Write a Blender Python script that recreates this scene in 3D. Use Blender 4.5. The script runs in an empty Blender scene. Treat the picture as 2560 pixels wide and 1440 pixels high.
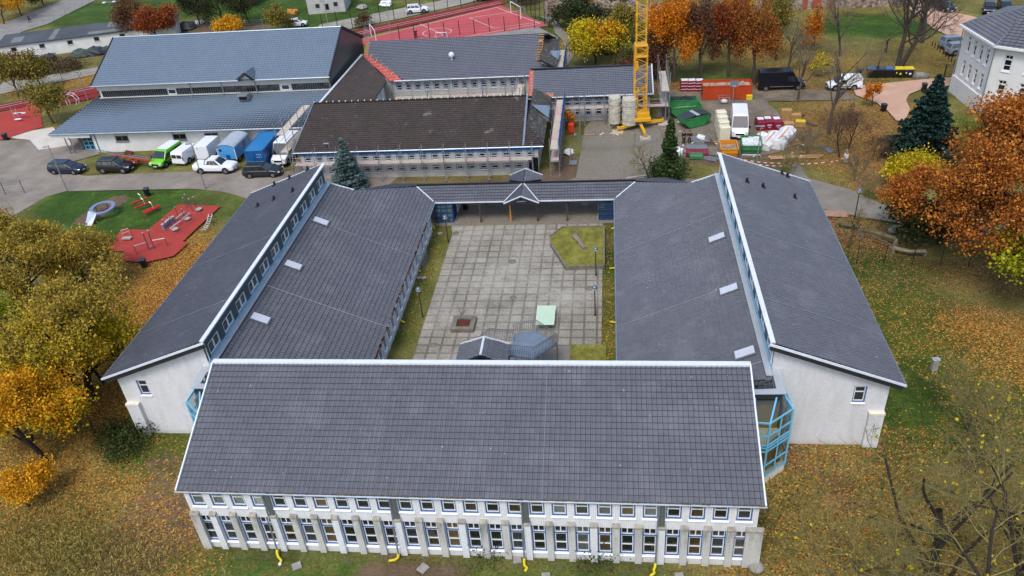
import bpy, bmesh, math, random
import numpy as np
from mathutils import Vector, Matrix
R = math.radians
random.seed(7)
scene = bpy.context.scene
COL = scene.collection

# ---------------------------------------------------------------- camera
F_, PIT, ROL, YAW, CAMH = 1987.97, 0.5838, -0.0875, -0.1465, 40.0
_cy, _sy, _cp, _sp = math.cos(YAW), math.sin(YAW), math.cos(PIT), math.sin(PIT)
FW = np.array([_sy*_cp, _cy*_cp, -_sp]); R0 = np.array([_cy, -_sy, 0.]); U0 = np.cross(R0, FW)
RT = math.cos(ROL)*R0 + math.sin(ROL)*U0; UP = -math.sin(ROL)*R0 + math.cos(ROL)*U0
cd = bpy.data.cameras.new('camera'); cam = bpy.data.objects.new('camera', cd); COL.objects.link(cam)
cd.sensor_width = 36; cd.lens = 36*F_/2560; cd.clip_start = .5; cd.clip_end = 3000
mw = Matrix(((RT[0], UP[0], -FW[0], 0), (RT[1], UP[1], -FW[1], 0), (RT[2], UP[2], -FW[2], CAMH), (0, 0, 0, 1)))
cam.matrix_world = mw
scene.camera = cam

# ---------------------------------------------------------------- world, sun, exposure
SUN_EL, SUN_AZ = R(58), R(195)     # azimuth measured from +Y clockwise; light comes from behind the camera
w = bpy.data.worlds.new('World'); scene.world = w; w.use_nodes = True
nt = w.node_tree
sk = nt.nodes.new('ShaderNodeTexSky'); sk.sky_type = 'NISHITA'; sk.sun_disc = False
sk.sun_elevation = SUN_EL; sk.sun_rotation = SUN_AZ
sk.air_density = 1.0; sk.dust_density = 2.5; sk.ozone_density = 1.0
nt.links.new(sk.outputs[0], nt.nodes['Background'].inputs[0]); nt.nodes['Background'].inputs[1].default_value = .15
sd = bpy.data.lights.new('sun', 'SUN'); sd.energy = 1.1; sd.angle = R(18); sd.color = (1, .98, .965)
so = bpy.data.objects.new('sun', sd); COL.objects.link(so)
sdir = Vector((math.sin(SUN_AZ)*math.cos(SUN_EL), math.cos(SUN_AZ)*math.cos(SUN_EL), math.sin(SUN_EL)))
so.rotation_euler = sdir.to_track_quat('Z', 'Y').to_euler()
scene.view_settings.view_transform = 'Standard'; scene.view_settings.look = 'None'
scene.view_settings.exposure = 0.78; scene.view_settings.gamma = 1
scene.view_settings.use_curve_mapping = False
scene.cycles.max_bounces = 5; scene.cycles.transparent_max_bounces = 6

def PP(px, py):
    return P(px, py) if py is not None else Vector((px[0], px[1], 0))
def P(px, py, z=0.):
    """place on the plane at height z that the photograph shows at this pixel (2560 wide)"""
    d = FW*F_ + RT*(px-1280) + UP*(720-py); t = (z-CAMH)/d[2]
    return Vector((d[0]*t, d[1]*t, z))

# ---------------------------------------------------------------- materials
PEND = {}
class _M(dict):
    def __missing__(s, k):
        if k not in PEND: PEND[k] = bpy.data.materials.new(k)
        return PEND[k]
MATS = _M()
def lin(h):
    if not isinstance(h, str): return tuple(h)+(1,)
    o = []
    for i in (0, 2, 4):
        c = int(h[i:i+2], 16)/255; o.append(c/12.92 if c <= .04045 else ((c+.055)/1.055)**2.4)
    return tuple(o)+(1,)
class NT:
    def __init__(s, name):
        s.m = PEND.pop(name, None) or bpy.data.materials.new(name); s.m.use_nodes = True; s.t = s.m.node_tree
        s.b = s.t.nodes['Principled BSDF']
    def n(s, typ, **kw):
        x = s.t.nodes.new('ShaderNode'+typ)
        for k, v in kw.items(): setattr(x, k, v)
        return x
    def l(s, a, b): s.t.links.new(a, b)
    def inp(s, node, **kw):
        for k, v in kw.items(): node.inputs[k.replace('_', ' ')].default_value = v
        return node
    def noise(s, vec, scale, detail=3, rough=.6):
        x = s.n('TexNoise'); x.inputs['Scale'].default_value = scale; x.inputs['Detail'].default_value = detail
        x.inputs['Roughness'].default_value = rough
        if vec is not None: s.l(vec, x.inputs['Vector'])
        return x
    def ramp(s, fac, stops, interp='LINEAR'):
        r = s.n('ValToRGB'); r.color_ramp.interpolation = interp
        e = r.color_ramp.elements
        while len(e) < len(stops): e.new(.5)
        for i, (p, c) in enumerate(stops): e[i].position = p; e[i].color = lin(c) if not isinstance(c, (int, float)) else (c, c, c, 1)
        s.l(fac, r.inputs[0]); return r
    def mix(s, fac, a, b, mode='MIX'):
        x = s.n('MixRGB', blend_type=mode)
        for k, v in ((0, fac), (1, a), (2, b)):
            if isinstance(v, (int, float)): x.inputs[k].default_value = v if k == 0 else (v, v, v, 1)
            elif isinstance(v, (str, tuple)): x.inputs[k].default_value = lin(v)
            else: s.l(v, x.inputs[k])
        return x.outputs[0]
    def math(s, op, a, b=None, c=None):
        x = s.n('Math', operation=op)
        for k, v in enumerate((a, b, c)):
            if v is None: continue
            if isinstance(v, (int, float)): x.inputs[k].default_value = v
            else: s.l(v, x.inputs[k])
        return x.outputs[0]
    def bump(s, h, strength=.3, dist=.02):
        b = s.n('Bump'); b.inputs['Strength'].default_value = strength; b.inputs['Distance'].default_value = dist
        s.l(h, b.inputs['Height']); s.l(b.outputs[0], s.b.inputs['Normal'])
def mat(name, col, rough=.7, metal=0, var=.15, scale=2., spec=.4, bump=0):
    """plain coloured material with a little procedural unevenness"""
    if name in MATS: return MATS[name]
    t = NT(name); tc = t.n('TexCoord')
    n1 = t.noise(tc.outputs['Object'], scale, 4)
    n2 = t.noise(tc.outputs['Object'], scale*7, 2)
    f = t.math('ADD', t.math('MULTIPLY', n1.outputs[0], .7), t.math('MULTIPLY', n2.outputs[0], .3))
    c = lin(col)
    lo = tuple(x*(1-var*1.6) for x in c[:3]); hi = tuple(min(1, x*(1+var*1.2)) for x in c[:3])
    r = t.ramp(f, [(.3, lo), (.7, hi)])
    t.l(r.outputs[0], t.b.inputs['Base Color'])
    t.inp(t.b, Roughness=rough, Metallic=metal); t.b.inputs['Specular IOR Level'].default_value = spec
    if bump: t.bump(n2.outputs[0], bump, .03)
    MATS[name] = t.m; return t.m
def glassmat(name, col, rough=.08, spec=.8):
    if name in MATS: return MATS[name]
    t = NT(name); tc = t.n('TexCoord'); n = t.noise(tc.outputs['Object'], 1.3, 2)
    oi = t.n('ObjectInfo'); c = lin(col)
    f = t.math('ADD', n.outputs[0], t.math('MULTIPLY', t.math('SUBTRACT', oi.outputs['Random'], .5), .8))
    r = t.ramp(f, [(.3, tuple(x*.45 for x in c[:3])), (.75, tuple(x*1.9 for x in c[:3]))])
    t.l(r.outputs[0], t.b.inputs['Base Color']); t.inp(t.b, Roughness=rough); t.b.inputs['Specular IOR Level'].default_value = spec
    MATS[name] = t.m; return t.m
def tilemat(name, c0, c1, edge, cw=.3, rh=.39, rough=.5, spots=None, spec=.35, big=.25):
    """roof tiles: every tile a shade of its own; uv in metres; slot 1 of a roof is the tile edge, its shadow gap painted dark"""
    t = NT(name); uv = t.n('UVMap'); sx = t.n('SeparateXYZ'); t.l(uv.outputs[0], sx.inputs[0])
    cx = t.n('CombineXYZ')
    t.l(t.math('FLOOR', t.math('DIVIDE', sx.outputs[0], cw)), cx.inputs[0]); t.l(t.math('FLOOR', t.math('DIVIDE', t.math('ADD', sx.outputs[1], .004), rh)), cx.inputs[1])
    wn = t.n('TexWhiteNoise'); t.l(cx.outputs[0], wn.inputs['Vector'])
    n = t.noise(uv.outputs[0], .35, 4); n2 = t.noise(uv.outputs[0], 9, 3)
    f = t.math('ADD', t.math('MULTIPLY', wn.outputs['Value'], .13), t.math('ADD', t.math('MULTIPLY', n.outputs[0], big), t.math('MULTIPLY', n2.outputs[0], .6-big)))
    r = t.ramp(f, [(.25, c0), (.75, c1)]); out = r.outputs[0]
    if spots:
        for (sc, lo, hi, colr, amt) in spots:
            s = t.noise(uv.outputs[0], sc, 5, .65); q = t.ramp(s.outputs[0], [(lo, 0.), (hi, 1.)])
            out = t.mix(t.math('MULTIPLY', q.outputs[0], amt), out, colr)
    # small pale droppings / lichen dots
    v = t.n('TexVoronoi'); v.inputs['Scale'].default_value = .9; t.l(uv.outputs[0], v.inputs['Vector'])
    q = t.ramp(v.outputs['Distance'], [(.035, 1.), (.05, 0.)])
    out = t.mix(t.math('MULTIPLY', q.outputs[0], .5), out, 'c4c6c6')
    t.l(out, t.b.inputs['Base Color']); t.inp(t.b, Roughness=rough); t.b.inputs['Specular IOR Level'].default_value = spec
    MATS[name] = t.m
    MATS[name+' edge'] = mat(name+' edge', edge, .9)  # dark colour stands in for the shadow gap under and between tiles
    return t.m
def brickmat(name, col, mortar, stain=.25, scale=1., dirt='8c8a80', high=None):
    t = NT(name); tc = t.n('TexCoord'); sx = t.n('SeparateXYZ'); t.l(tc.outputs['Object'], sx.inputs[0])
    cb = t.n('CombineXYZ'); t.l(t.math('ADD', sx.outputs[0], sx.outputs[1]), cb.inputs[0]); t.l(sx.outputs[2], cb.inputs[1])
    b = t.n('TexBrick'); t.l(cb.outputs[0], b.inputs['Vector'])
    t.inp(b, Scale=1., Brick_Width=.25*scale, Row_Height=.083*scale, Mortar_Size=.009*scale, Mortar_Smooth=.2, Bias=0.)
    c = lin(col)[:3]; b.inputs['Color1'].default_value = c+(1,); b.inputs['Color2'].default_value = tuple(x*.9 for x in c)+(1,)
    b.inputs['Mortar'].default_value = lin(mortar)
    mp = t.n('Mapping'); mp.inputs['Scale'].default_value = (2.4, 2.4, .5); t.l(tc.outputs['Object'], mp.inputs[0]); n = t.noise(mp.outputs[0], .6, 6, .75); q = t.ramp(n.outputs[0], [(.42, 0.), (.72, 1.)])
    fq = t.math('MULTIPLY', q.outputs[0], stain)
    if high: fq = t.math('MULTIPLY', fq, t.ramp(t.math('MULTIPLY', sx.outputs[2], .3), [(high[0]*.3, .15), (high[1]*.3, 1.)]).outputs[0])
    out = t.mix(fq, b.outputs[0], dirt)
    # damp foot of the wall
    g = t.ramp(t.math('ADD', sx.outputs[2], t.math('MULTIPLY', n.outputs[0], .5)), [(.25, 1.), (.7, 0.)])
    out = t.mix(t.math('MULTIPLY', g.outputs[0], .28), out, '958c7d')
    t.l(out, t.b.inputs['Base Color']); t.inp(t.b, Roughness=.75)
    t.bump(b.outputs['Fac'], -.4, .01)
    MATS[name] = t.m; return t.m

# ---------------------------------------------------------------- objects
WOFF = {}
def tag(o, label=None, cat=None, group=None, kind=None):
    if label: o['label'] = label
    if cat: o['category'] = cat
    if group: o['group'] = group
    if kind: o['kind'] = kind
    return o
def thing(name, label, cat, loc=(0, 0, 0), rz=0., group=None, world=False):
    o = bpy.data.objects.new(name, None); COL.objects.link(o); o.empty_display_size = .5
    o.location = loc; o.rotation_euler = (0, 0, rz)
    if world: WOFF[o.name] = Vector(loc)
    return tag(o, label, cat, group)
def rootof(o):
    while o.parent: o = o.parent
    return o
def off(parent):
    if parent is None: return Vector((0, 0, 0))
    return WOFF.get(rootof(parent).name, Vector((0, 0, 0)))
class MB:
    def __init__(s): s.v = []; s.f = []; s.m = []
    def _add(s, vs, fs, m=0):
        o = len(s.v); s.v += [tuple(x) for x in vs]; s.f += [tuple(i+o for i in f) for f in fs]; s.m += [m]*len(fs); return s
    def face(s, pts, m=0): return s._add(pts, [tuple(range(len(pts)))], m)
    def box(s, cx, cy, cz, sx, sy, sz, rz=0, m=0, ry=0):
        c, n = math.cos(rz), math.sin(rz); vs = []
        for k in (-.5, .5):
            for i, j in ((-.5, -.5), (.5, -.5), (.5, .5), (-.5, .5)):
                x, y, z = i*sx, j*sy, k*sz
                if ry: x, z = x*math.cos(ry)+z*math.sin(ry), -x*math.sin(ry)+z*math.cos(ry)
                vs.append((cx+x*c-y*n, cy+x*n+y*c, cz+z))
        return s._add(vs, [(3, 2, 1, 0), (4, 5, 6, 7), (0, 1, 5, 4), (1, 2, 6, 5), (2, 3, 7, 6), (3, 0, 4, 7)], m)
    def beam(s, p, q, w, h=None, m=0, up=(0, 0, 1)):
        p, q = Vector(p), Vector(q); h = h or w; d = (q-p)
        if d.length < 1e-6: return s
        d.normalize(); a = d.cross(Vector(up))
        if a.length < 1e-3: a = d.cross(Vector((1, 0, 0)))
        a.normalize(); b = a.cross(d); vs = []
        for c in (p, q):
            for i, j in ((-1, -1), (1, -1), (1, 1), (-1, 1)): vs.append(c+a*i*w/2+b*j*h/2)
        return s._add(vs, [(3, 2, 1, 0), (4, 5, 6, 7), (0, 1, 5, 4), (1, 2, 6, 5), (2, 3, 7, 6), (3, 0, 4, 7)], m)
    def tube(s, pts, r, n=6, m=0, cap=True):
        pts = [Vector(p) for p in pts]; rr = r if isinstance(r, (list, tuple)) else [r]*len(pts)
        o = len(s.v); prev = None
        for i, p in enumerate(pts):
            d = (pts[min(i+1, len(pts)-1)]-pts[max(i-1, 0)])
            if d.length < 1e-9: d = Vector((0, 0, 1))
            d.normalize()
            if prev is None: a = d.cross(Vector((.3, .2, 1))); a = a if a.length > 1e-3 else d.cross(Vector((1, 0, 0)))
            else: a = prev-d*prev.dot(d)
            a.normalize(); b = d.cross(a); prev = a
            for k in range(n):
                t = 2*math.pi*k/n; s.v.append(tuple(p+(a*math.cos(t)+b*math.sin(t))*rr[i]))
        for i in range(len(pts)-1):
            for k in range(n):
                s.f.append((o+i*n+k, o+i*n+(k+1) % n, o+(i+1)*n+(k+1) % n, o+(i+1)*n+k)); s.m.append(m)
        if cap:
            s.f.append(tuple(o+k for k in range(n))[::-1]); s.m.append(m)
            s.f.append(tuple(o+(len(pts)-1)*n+k for k in range(n))); s.m.append(m)
        return s
    def prism(s, poly, z0, z1, m=0, mt=None):
        """poly of (x, y) counter-clockwise; z1 may be a list"""
        n = len(poly); zz = z1 if isinstance(z1, (list, tuple)) else [z1]*n; za = z0 if isinstance(z0, (list, tuple)) else [z0]*n
        vs = [(p[0], p[1], za[i]) for i, p in enumerate(poly)]+[(p[0], p[1], zz[i]) for i, p in enumerate(poly)]
        s._add(vs, [tuple(range(n))[::-1]]+[(i, (i+1) % n, n+(i+1) % n, n+i) for i in range(n)], m)
        s.f.append(tuple(len(s.v)-n+i for i in range(n))); s.m.append(m if mt is None else mt); return s
    def extr(s, pts, vec, m=0):
        vec = Vector(vec); n = len(pts); a = [Vector(p) for p in pts]; b = [p+vec for p in a]
        return s._add(a+b, [tuple(range(n)), tuple(range(n, 2*n))[::-1]]+[(i, n+i, n+(i+1) % n, (i+1) % n) for i in range(n)], m)
    def loft(s, secs, m=0, close=True):
        n = len(secs[0]); o = len(s.v)
        for c in secs: s.v += [tuple(x) for x in c]
        for i in range(len(secs)-1):
            for k in range(n): s.f.append((o+i*n+k, o+i*n+(k+1) % n, o+(i+1)*n+(k+1) % n, o+(i+1)*n+k)); s.m.append(m)
        s.f.append(tuple(o+k for k in range(n))[::-1]); s.m.append(m)
        s.f.append(tuple(o+(len(secs)-1)*n+k for k in range(n))); s.m.append(m); return s
    def sphere(s, c, r, seg=10, rings=6, m=0, zs=1., half=None):
        o = len(s.v)
        for i in range(rings+1):
            t = math.pi*i/rings
            for k in range(seg): a = 2*math.pi*k/seg; s.v.append((c[0]+r*math.sin(t)*math.cos(a), c[1]+r*math.sin(t)*math.sin(a), c[2]+r*zs*math.cos(t)))
        for i in range(rings):
            for k in range(seg):
                s.f.append((o+i*seg+k, o+(i+1)*seg+k, o+(i+1)*seg+(k+1) % seg, o+i*seg+(k+1) % seg)); s.m.append(m if (half is None or i < rings/2) else half)
        return s
    def build(s, name, mats, parent=None, bevel=0, seg=1, smooth=False, loc=None, rz=0., fix=True):
        me = bpy.data.meshes.new(name); o0 = off(parent) if loc is None else Vector((0, 0, 0))
        me.from_pydata([(a-o0[0], b-o0[1], c-o0[2]) for a, b, c in s.v], [], s.f)
        if not isinstance(mats, (list, tuple)): mats = [mats]
        for k in mats: me.materials.append(MATS[k] if isinstance(k, str) else k)
        me.polygons.foreach_set('material_index', s.m)
        if fix or bevel:
            bm = bmesh.new(); bm.from_mesh(me)
            if fix: bmesh.ops.recalc_face_normals(bm, faces=bm.faces)
            if bevel:
                es = [e for e in bm.edges if len(e.link_faces) == 2 and e.calc_face_angle(0) > R(25)]
                bmesh.ops.bevel(bm, geom=es, offset=bevel, segments=seg, affect='EDGES', profile=.5, clamp_overlap=True)
            bm.to_mesh(me); bm.free()
        if smooth: me.polygons.foreach_set('use_smooth', [True]*len(me.polygons))
        me.update()
        return place(name, me, parent, loc, rz)
def place(name, me, parent=None, loc=None, rz=0.):
    """loc: world position when the root is a 'world' thing, local otherwise"""
    o = bpy.data.objects.new(name, me); COL.objects.link(o)
    if parent is not None: o.parent = parent
    if loc is not None: o.location = Vector(loc)-(off(parent))
    o.rotation_euler = (0, 0, rz); return o
def split_loose(o):
    """one object for each separate piece of a mesh"""
    me = o.data; n = len(me.vertices); par = list(range(n))
    def find(a):
        while par[a] != a: par[a] = par[par[a]]; a = par[a]
        return a
    for e in me.edges:
        a, b = find(e.vertices[0]), find(e.vertices[1])
        if a != b: par[a] = b
    groups = {}
    for p in me.polygons: groups.setdefault(find(p.vertices[0]), []).append(p)
    if len(groups) < 2: return
    for k, ps in enumerate(groups.values()):
        ix = {}; vs = []; fs = []; mi = []
        for p in ps:
            for v in p.vertices:
                if v not in ix: ix[v] = len(vs); vs.append(me.vertices[v].co.copy())
            fs.append([ix[v] for v in p.vertices]); mi.append(p.material_index)
        m2 = bpy.data.meshes.new(me.name); m2.from_pydata(vs, [], fs)
        for mm in me.materials: m2.materials.append(mm)
        m2.polygons.foreach_set('material_index', mi)
        c = o if k == 0 else o.copy(); c.data = m2
        if k: COL.objects.link(c)
def dup(root, loc, rz=0., label=None, group=None, scale=None):
    r = root.copy(); COL.objects.link(r); r.location = loc; r.rotation_euler = (0, 0, rz)
    if label: r['label'] = label
    if group: r['group'] = group
    if scale is not None: r.scale = scale
    for ch in list(root.children):
        c = ch.copy(); COL.objects.link(c); c.parent = r
        for g in ch.children:
            d = g.copy(); COL.objects.link(d); d.parent = c
    return r
def struct(name, m, mats, **kw): return tag(m.build(name, mats, **kw), kind='structure')

# ---------------------------------------------------------------- roofs with real tiles
def roof(name, poly, matname, parent, cw=.3, rh=.39, roll=.035, step=.06, prof=None, thick=.16, fascia='slate fascia', udir=None, lift=0.):
    """poly: coplanar 3d points. Tiles run along the horizontal of the plane, rows stack up the slope."""
    pts = [Vector(p) for p in poly]; c0 = pts[0]
    nrm = Vector((0, 0, 0))
    for i in range(len(pts)): nrm += (pts[i]-c0).cross(pts[(i+1) % len(pts)]-c0)
    nrm.normalize()
    if nrm.z < 0: nrm = -nrm; pts = pts[::-1]
    u = Vector((0, 0, 1)).cross(nrm); u.normalize(); v = nrm.cross(u)
    if v.z < 0: u, v = -u, -v
    uu = [(p-c0).dot(u) for p in pts]; vv = [(p-c0).dot(v) for p in pts]
    u0, u1, v0, v1 = min(uu), max(uu), min(vv), max(vv)
    nc, nr = int((u1-u0)/cw)+2, int((v1-v0)/rh)+1
    prof = prof or [(0, 0), (.05, 1), (.3, 1), (.36, 0), (.94, 0)]
    us, hs = [], []
    for i in range(nc):
        for a, h in prof: us.append(u0+(i+a)*cw); hs.append(h*roll)
    us = np.array(us); hs = np.array(hs); n = len(us)
    V = []; F = []; MI = []
    jit = random.Random(3)
    for j in range(nr):
        a = v0+j*rh; b = a+rh
        rows = [(a, 0.), (a, step), (b, 0.)]
        for (q, h) in rows:
            base = np.array(c0)+lift*np.array(nrm)
            arr = base[None, :]+us[:, None]*np.array(u)[None, :]+q*np.array(v)[None, :]+((hs if h == step or q == b else hs*0)+h)[:, None]*np.array(nrm)[None, :]
            V.append(arr)
        o = j*3*n; k = np.arange(n-1)
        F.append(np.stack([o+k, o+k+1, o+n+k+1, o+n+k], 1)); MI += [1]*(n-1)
        F.append(np.stack([o+n+k, o+n+k+1, o+2*n+k+1, o+2*n+k], 1)); MI += [(1 if q % len(prof) == len(prof)-1 else 0) for q in range(n-1)]  # risers and narrow joint strips use the edge slot: shadow lines painted in
    V = np.concatenate(V); F = np.concatenate(F)
    me = bpy.data.meshes.new(name); o0 = off(parent)
    me.from_pydata([tuple(x) for x in V], [], [tuple(int(i) for i in f) for f in F]); me.polygons.foreach_set('material_index', MI)
    bm = bmesh.new(); bm.from_mesh(me)
    cen = sum(pts, Vector())/len(pts)
    P2 = list(zip(uu, vv)) if pts[0] is not None else None; NP = len(pts)
    P2 = [((p-c0).dot(u), (p-c0).dot(v)) for p in pts]
    cr = [(P2[(i+1) % NP][0]-P2[i][0])*(P2[(i+2) % NP][1]-P2[(i+1) % NP][1])-(P2[(i+1) % NP][1]-P2[i][1])*(P2[(i+2) % NP][0]-P2[(i+1) % NP][0]) for i in range(NP)]
    concave = min(cr) < -1e-3 < 1e-3 < max(cr)
    def inside(x, y):
        r = False
        for i in range(NP):
            (x0, y0), (x1, y1) = P2[i], P2[(i+1) % NP]
            if (y0 > y) != (y1 > y) and x < (x1-x0)*(y-y0)/(y1-y0)+x0: r = not r
        return r
    for i in range(len(pts)):
        a, b = pts[i], pts[(i+1) % len(pts)]; e = b-a
        if e.length < 1e-4: continue
        pn = e.cross(nrm).normalized()
        if (cen-a).dot(pn) > 0: pn = -pn
        bmesh.ops.bisect_plane(bm, geom=bm.verts[:]+bm.edges[:]+bm.faces[:], plane_co=a, plane_no=pn, clear_outer=not concave, dist=1e-5)
    if concave:
        dl = []
        for f in bm.faces:
            d = f.calc_center_median()-c0
            if not inside(d.dot(u), d.dot(v)): dl.append(f)
        bmesh.ops.delete(bm, geom=dl, context='FACES')
    uvl = bm.loops.layers.uv.new('UVMap')
    for f in bm.faces:
        for l in f.loops:
            d = l.vert.co-c0; l[uvl].uv = (d.dot(u)-u0, d.dot(v)-v0)
    # slab under the tiles
    lo = [bm.verts.new(p-nrm*.012) for p in pts]; hi = [bm.verts.new(p-nrm*thick) for p in pts]
    bm.verts.index_update()
    fs = [bm.faces.new(lo), bm.faces.new(hi[::-1])]
    for i in range(len(pts)):
        j = (i+1) % len(pts); fs.append(bm.faces.new((lo[i], hi[i], hi[j], lo[j])))
    for f in fs: f.material_index = 2
    bmesh.ops.translate(bm, verts=bm.verts[:], vec=-o0)
    bm.to_mesh(me); bm.free()
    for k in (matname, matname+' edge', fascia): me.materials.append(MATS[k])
    return place(name, me, parent)
def onplane(pl, px, py):
    """point where the pixel's ray meets the plane through three points"""
    a, b, c = [Vector(x) for x in pl]; n = (b-a).cross(c-a)
    d = Vector(FW*F_+RT*(px-1280)+UP*(720-py)); o = Vector((0, 0, CAMH))
    return o+d*((a-o).dot(n)/d.dot(n))

# ---------------------------------------------------------------- walls with openings and windows
def wall(name, parent, p0, rz, L, z0, z1, ops, matname, depth=.14, top=None, thick=.3):
    """outer face of a wall seen from outside starting at its left end; top: extra (u, z) points of a gable"""
    m = MB()
    us = sorted(set([0, L]+[o[0]-o[2]/2 for o in ops]+[o[0]+o[2]/2 for o in ops]))
    zs = sorted(set([z0, z1]+[o[1] for o in ops]+[o[1]+o[3] for o in ops]))
    def inop(u, z): return any(abs(u-o[0]) < o[2]/2 and o[1] < z < o[1]+o[3] for o in ops)
    for i in range(len(us)-1):
        # merge free vertical runs
        j = 0
        while j < len(zs)-1:
            if inop((us[i]+us[i+1])/2, (zs[j]+zs[j+1])/2): j += 1; continue
            k = j
            while k < len(zs)-1 and not inop((us[i]+us[i+1])/2, (zs[k]+zs[k+1])/2): k += 1
            m.face([(us[i], 0, zs[j]), (us[i+1], 0, zs[j]), (us[i+1], 0, zs[k]), (us[i], 0, zs[k])]); j = k
    for o in ops:
        a, b, c, d = o[0]-o[2]/2, o[0]+o[2]/2, o[1], o[1]+o[3]
        m.face([(a, 0, c), (a, depth, c), (a, depth, d), (a, 0, d)]); m.face([(b, depth, c), (b, 0, c), (b, 0, d), (b, depth, d)])
        m.face([(a, 0, c), (b, 0, c), (b, depth, c), (a, depth, c)]); m.face([(a, depth, d), (b, depth, d), (b, 0, d), (a, 0, d)])
    if top: m.face([(0, 0, z1)]+[(L, 0, z1)]+[(u, 0, z) for u, z in top])
    return m.build(name, matname, parent, loc=p0, rz=rz, fix=False)
WPROTO = {}
def winproto(style, w, h, depth=.14, frame='window blue', sash='white paint', glass='window glass', sill='sill white'):
    key = (style, w, h, depth, frame, sash, glass, sill)
    if key in WPROTO: return WPROTO[key]
    m = MB(); y = depth-.05; t = .07
    def fr(a, b, c, d, t, y, m_, dd=.06):
        m.box((a+b)/2, y, c+t/2, b-a, dd+(.05 if m_ == 0 else 0), t, m=m_); m.box((a+b)/2, y, d-t/2, b-a, dd, t, m=m_)
        m.box(a+t/2, y, (c+d)/2, t, dd, d-c-2*t, m=m_); m.box(b-t/2, y, (c+d)/2, t, dd, d-c-2*t, m=m_)
    fr(-w/2, w/2, 0, h, t, y, 0)
    i = t
    if style == 'cross':        # transom light, two sashes below
        zt = h*.72; m.box(0, y, zt, w-2*t, .06, .1, m=0)
        fr(-w/2+i, w/2-i, i, zt-.05, .055, y+.012, 1, .05); m.box(0, y+.012, zt*.48, w-2*i-.11, .05, .06, m=1)
        fr(-w/2+i, w/2-i, zt+.05, h-i, .04, y+.012, 1, .05); m.box(0, y+.012, (zt+h)/2, .06, .05, h-zt-i-.13, m=1)
    elif style == 'rail':       # one rail across
        fr(-w/2+i, w/2-i, i, h-i, .055, y+.012, 1, .05); m.box(0, y+.012, h*.62, w-2*i-.11, .05, .06, m=1)
    elif style == 'twin':
        for s in (-1, 1): fr(-w/2+i if s < 0 else .01, -.01 if s < 0 else w/2-i, i, h-i, .07, y+.012, 1, .05)
    elif style == 'grid':
        for k in range(1, 3): m.box(-w/2+k*w/3, y, h/2, .09, .055, h-2*t, m=0)
        for k in (.26, .5, .76): m.box(0, y, h*k, w-2*t, .05, .09, m=0)
        for k in range(6): m.box(-w/2+(k+.5)*w/6, y, h*.14, .05, .045, h*.22, m=0)
    else: fr(-w/2+i, w/2-i, i, h-i, .05, y+.012, 1, .05)
    me = m.build('window', [frame, sash], loc=(0, 0, 0)); g = MB().box(0, depth+.012, h/2, w, .02, h).build('pane', glass, loc=(0, 0, 0))
    s = None
    if sill: s = MB().extr([(-w/2-.05, -.09, -.07), (-w/2-.05, depth-.09, 0), (-w/2-.05, depth-.09, -.1), (-w/2-.05, -.09, -.11)], (w+.1, 0, 0)).build('sill', sill, loc=(0, 0, 0))
    r = (me.data, g.data, s.data if s else None)
    for o in (me, g, s):
        if o: bpy.data.objects.remove(o)
    WPROTO[key] = r; return r
def window(parent, p, rz, proto, label=None):
    a = place('window', proto[0], parent, p, rz)
    if label: a['label'] = label
    b = place('pane', proto[1], a); c = None
    if proto[2]: c = place('sill', proto[2], a)
    return a
def winwall(name, parent, p0, rz, L, z0, z1, ops, matname, proto_of, **kw):
    """wall plus a window in every opening; ops entries (u, z, w, h, style)"""
    wl = wall(name, parent, p0, rz, L, z0, z1, ops, matname, **kw)
    c, s = math.cos(rz), math.sin(rz)
    for o in ops:
        window(parent, (p0[0]+o[0]*c, p0[1]+o[0]*s, o[1]), rz, proto_of(o))
    return wl
# ---------------------------------------------------------------- named materials
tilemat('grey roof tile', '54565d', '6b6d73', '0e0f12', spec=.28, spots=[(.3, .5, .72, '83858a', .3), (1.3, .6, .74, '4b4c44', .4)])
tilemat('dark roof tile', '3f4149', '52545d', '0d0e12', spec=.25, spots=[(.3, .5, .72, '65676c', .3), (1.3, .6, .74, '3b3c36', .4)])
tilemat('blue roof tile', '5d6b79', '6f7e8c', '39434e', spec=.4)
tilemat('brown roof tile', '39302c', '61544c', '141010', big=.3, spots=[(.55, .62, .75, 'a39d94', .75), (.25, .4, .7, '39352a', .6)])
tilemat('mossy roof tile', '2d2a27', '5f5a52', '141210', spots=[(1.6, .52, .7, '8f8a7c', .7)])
mat('slate fascia', '25272b', .6); mat('white flashing', 'c9ced3', .45, 0, .06, 1.5, .5); mat('zinc', '8d99a3', .4, .6, .12, 1.5)
mat('pale zinc', 'b3bcc2', .4, .3, .08, 1.5)
mat('slate cladding', '3c464c', .55, 0, .12, 3)
brickmat('white brick', 'e0e2e4', '9a9c9e', .3)
brickmat('stained brick', 'c6c6c1', '8a8a85', 1., dirt='4f4d45', high=(.9, 2.9))
mat('white render', 'cfcec9', .85, 0, .08, .8); mat('grey render', 'adaba6', .9, 0, .12, 1.2); mat('pale render', 'b9b6b0', .9, 0, .1, 1.2)
mat('concrete cap', '8f8b80', .9, 0, .35, 3); mat('concrete', '8f8c85', .9, 0, .2, 2); mat('old concrete', '6f6a60', .95, 0, .3, 2)
mat('window blue', '2b5a92', .5, 0, .1); mat('white paint', 'd4d6d8', .5, 0, .05); mat('sill white', 'dfe1e3', .6, 0, .12, 6)
mat('light blue', '68acca', .45, 0, .06); mat('strip blue', '7fa8bd', .45, 0, .08); mat('deep blue', '173d78', .45, 0, .1)
glassmat('window glass', '20262a'); glassmat('curtain glass', '7a837c', .2, .6); glassmat('blind glass', '4b4f4e', .15, .6); glassmat('warm glass', '44392a'); glassmat('stair glass', '4c5440', .06, 1.)
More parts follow.
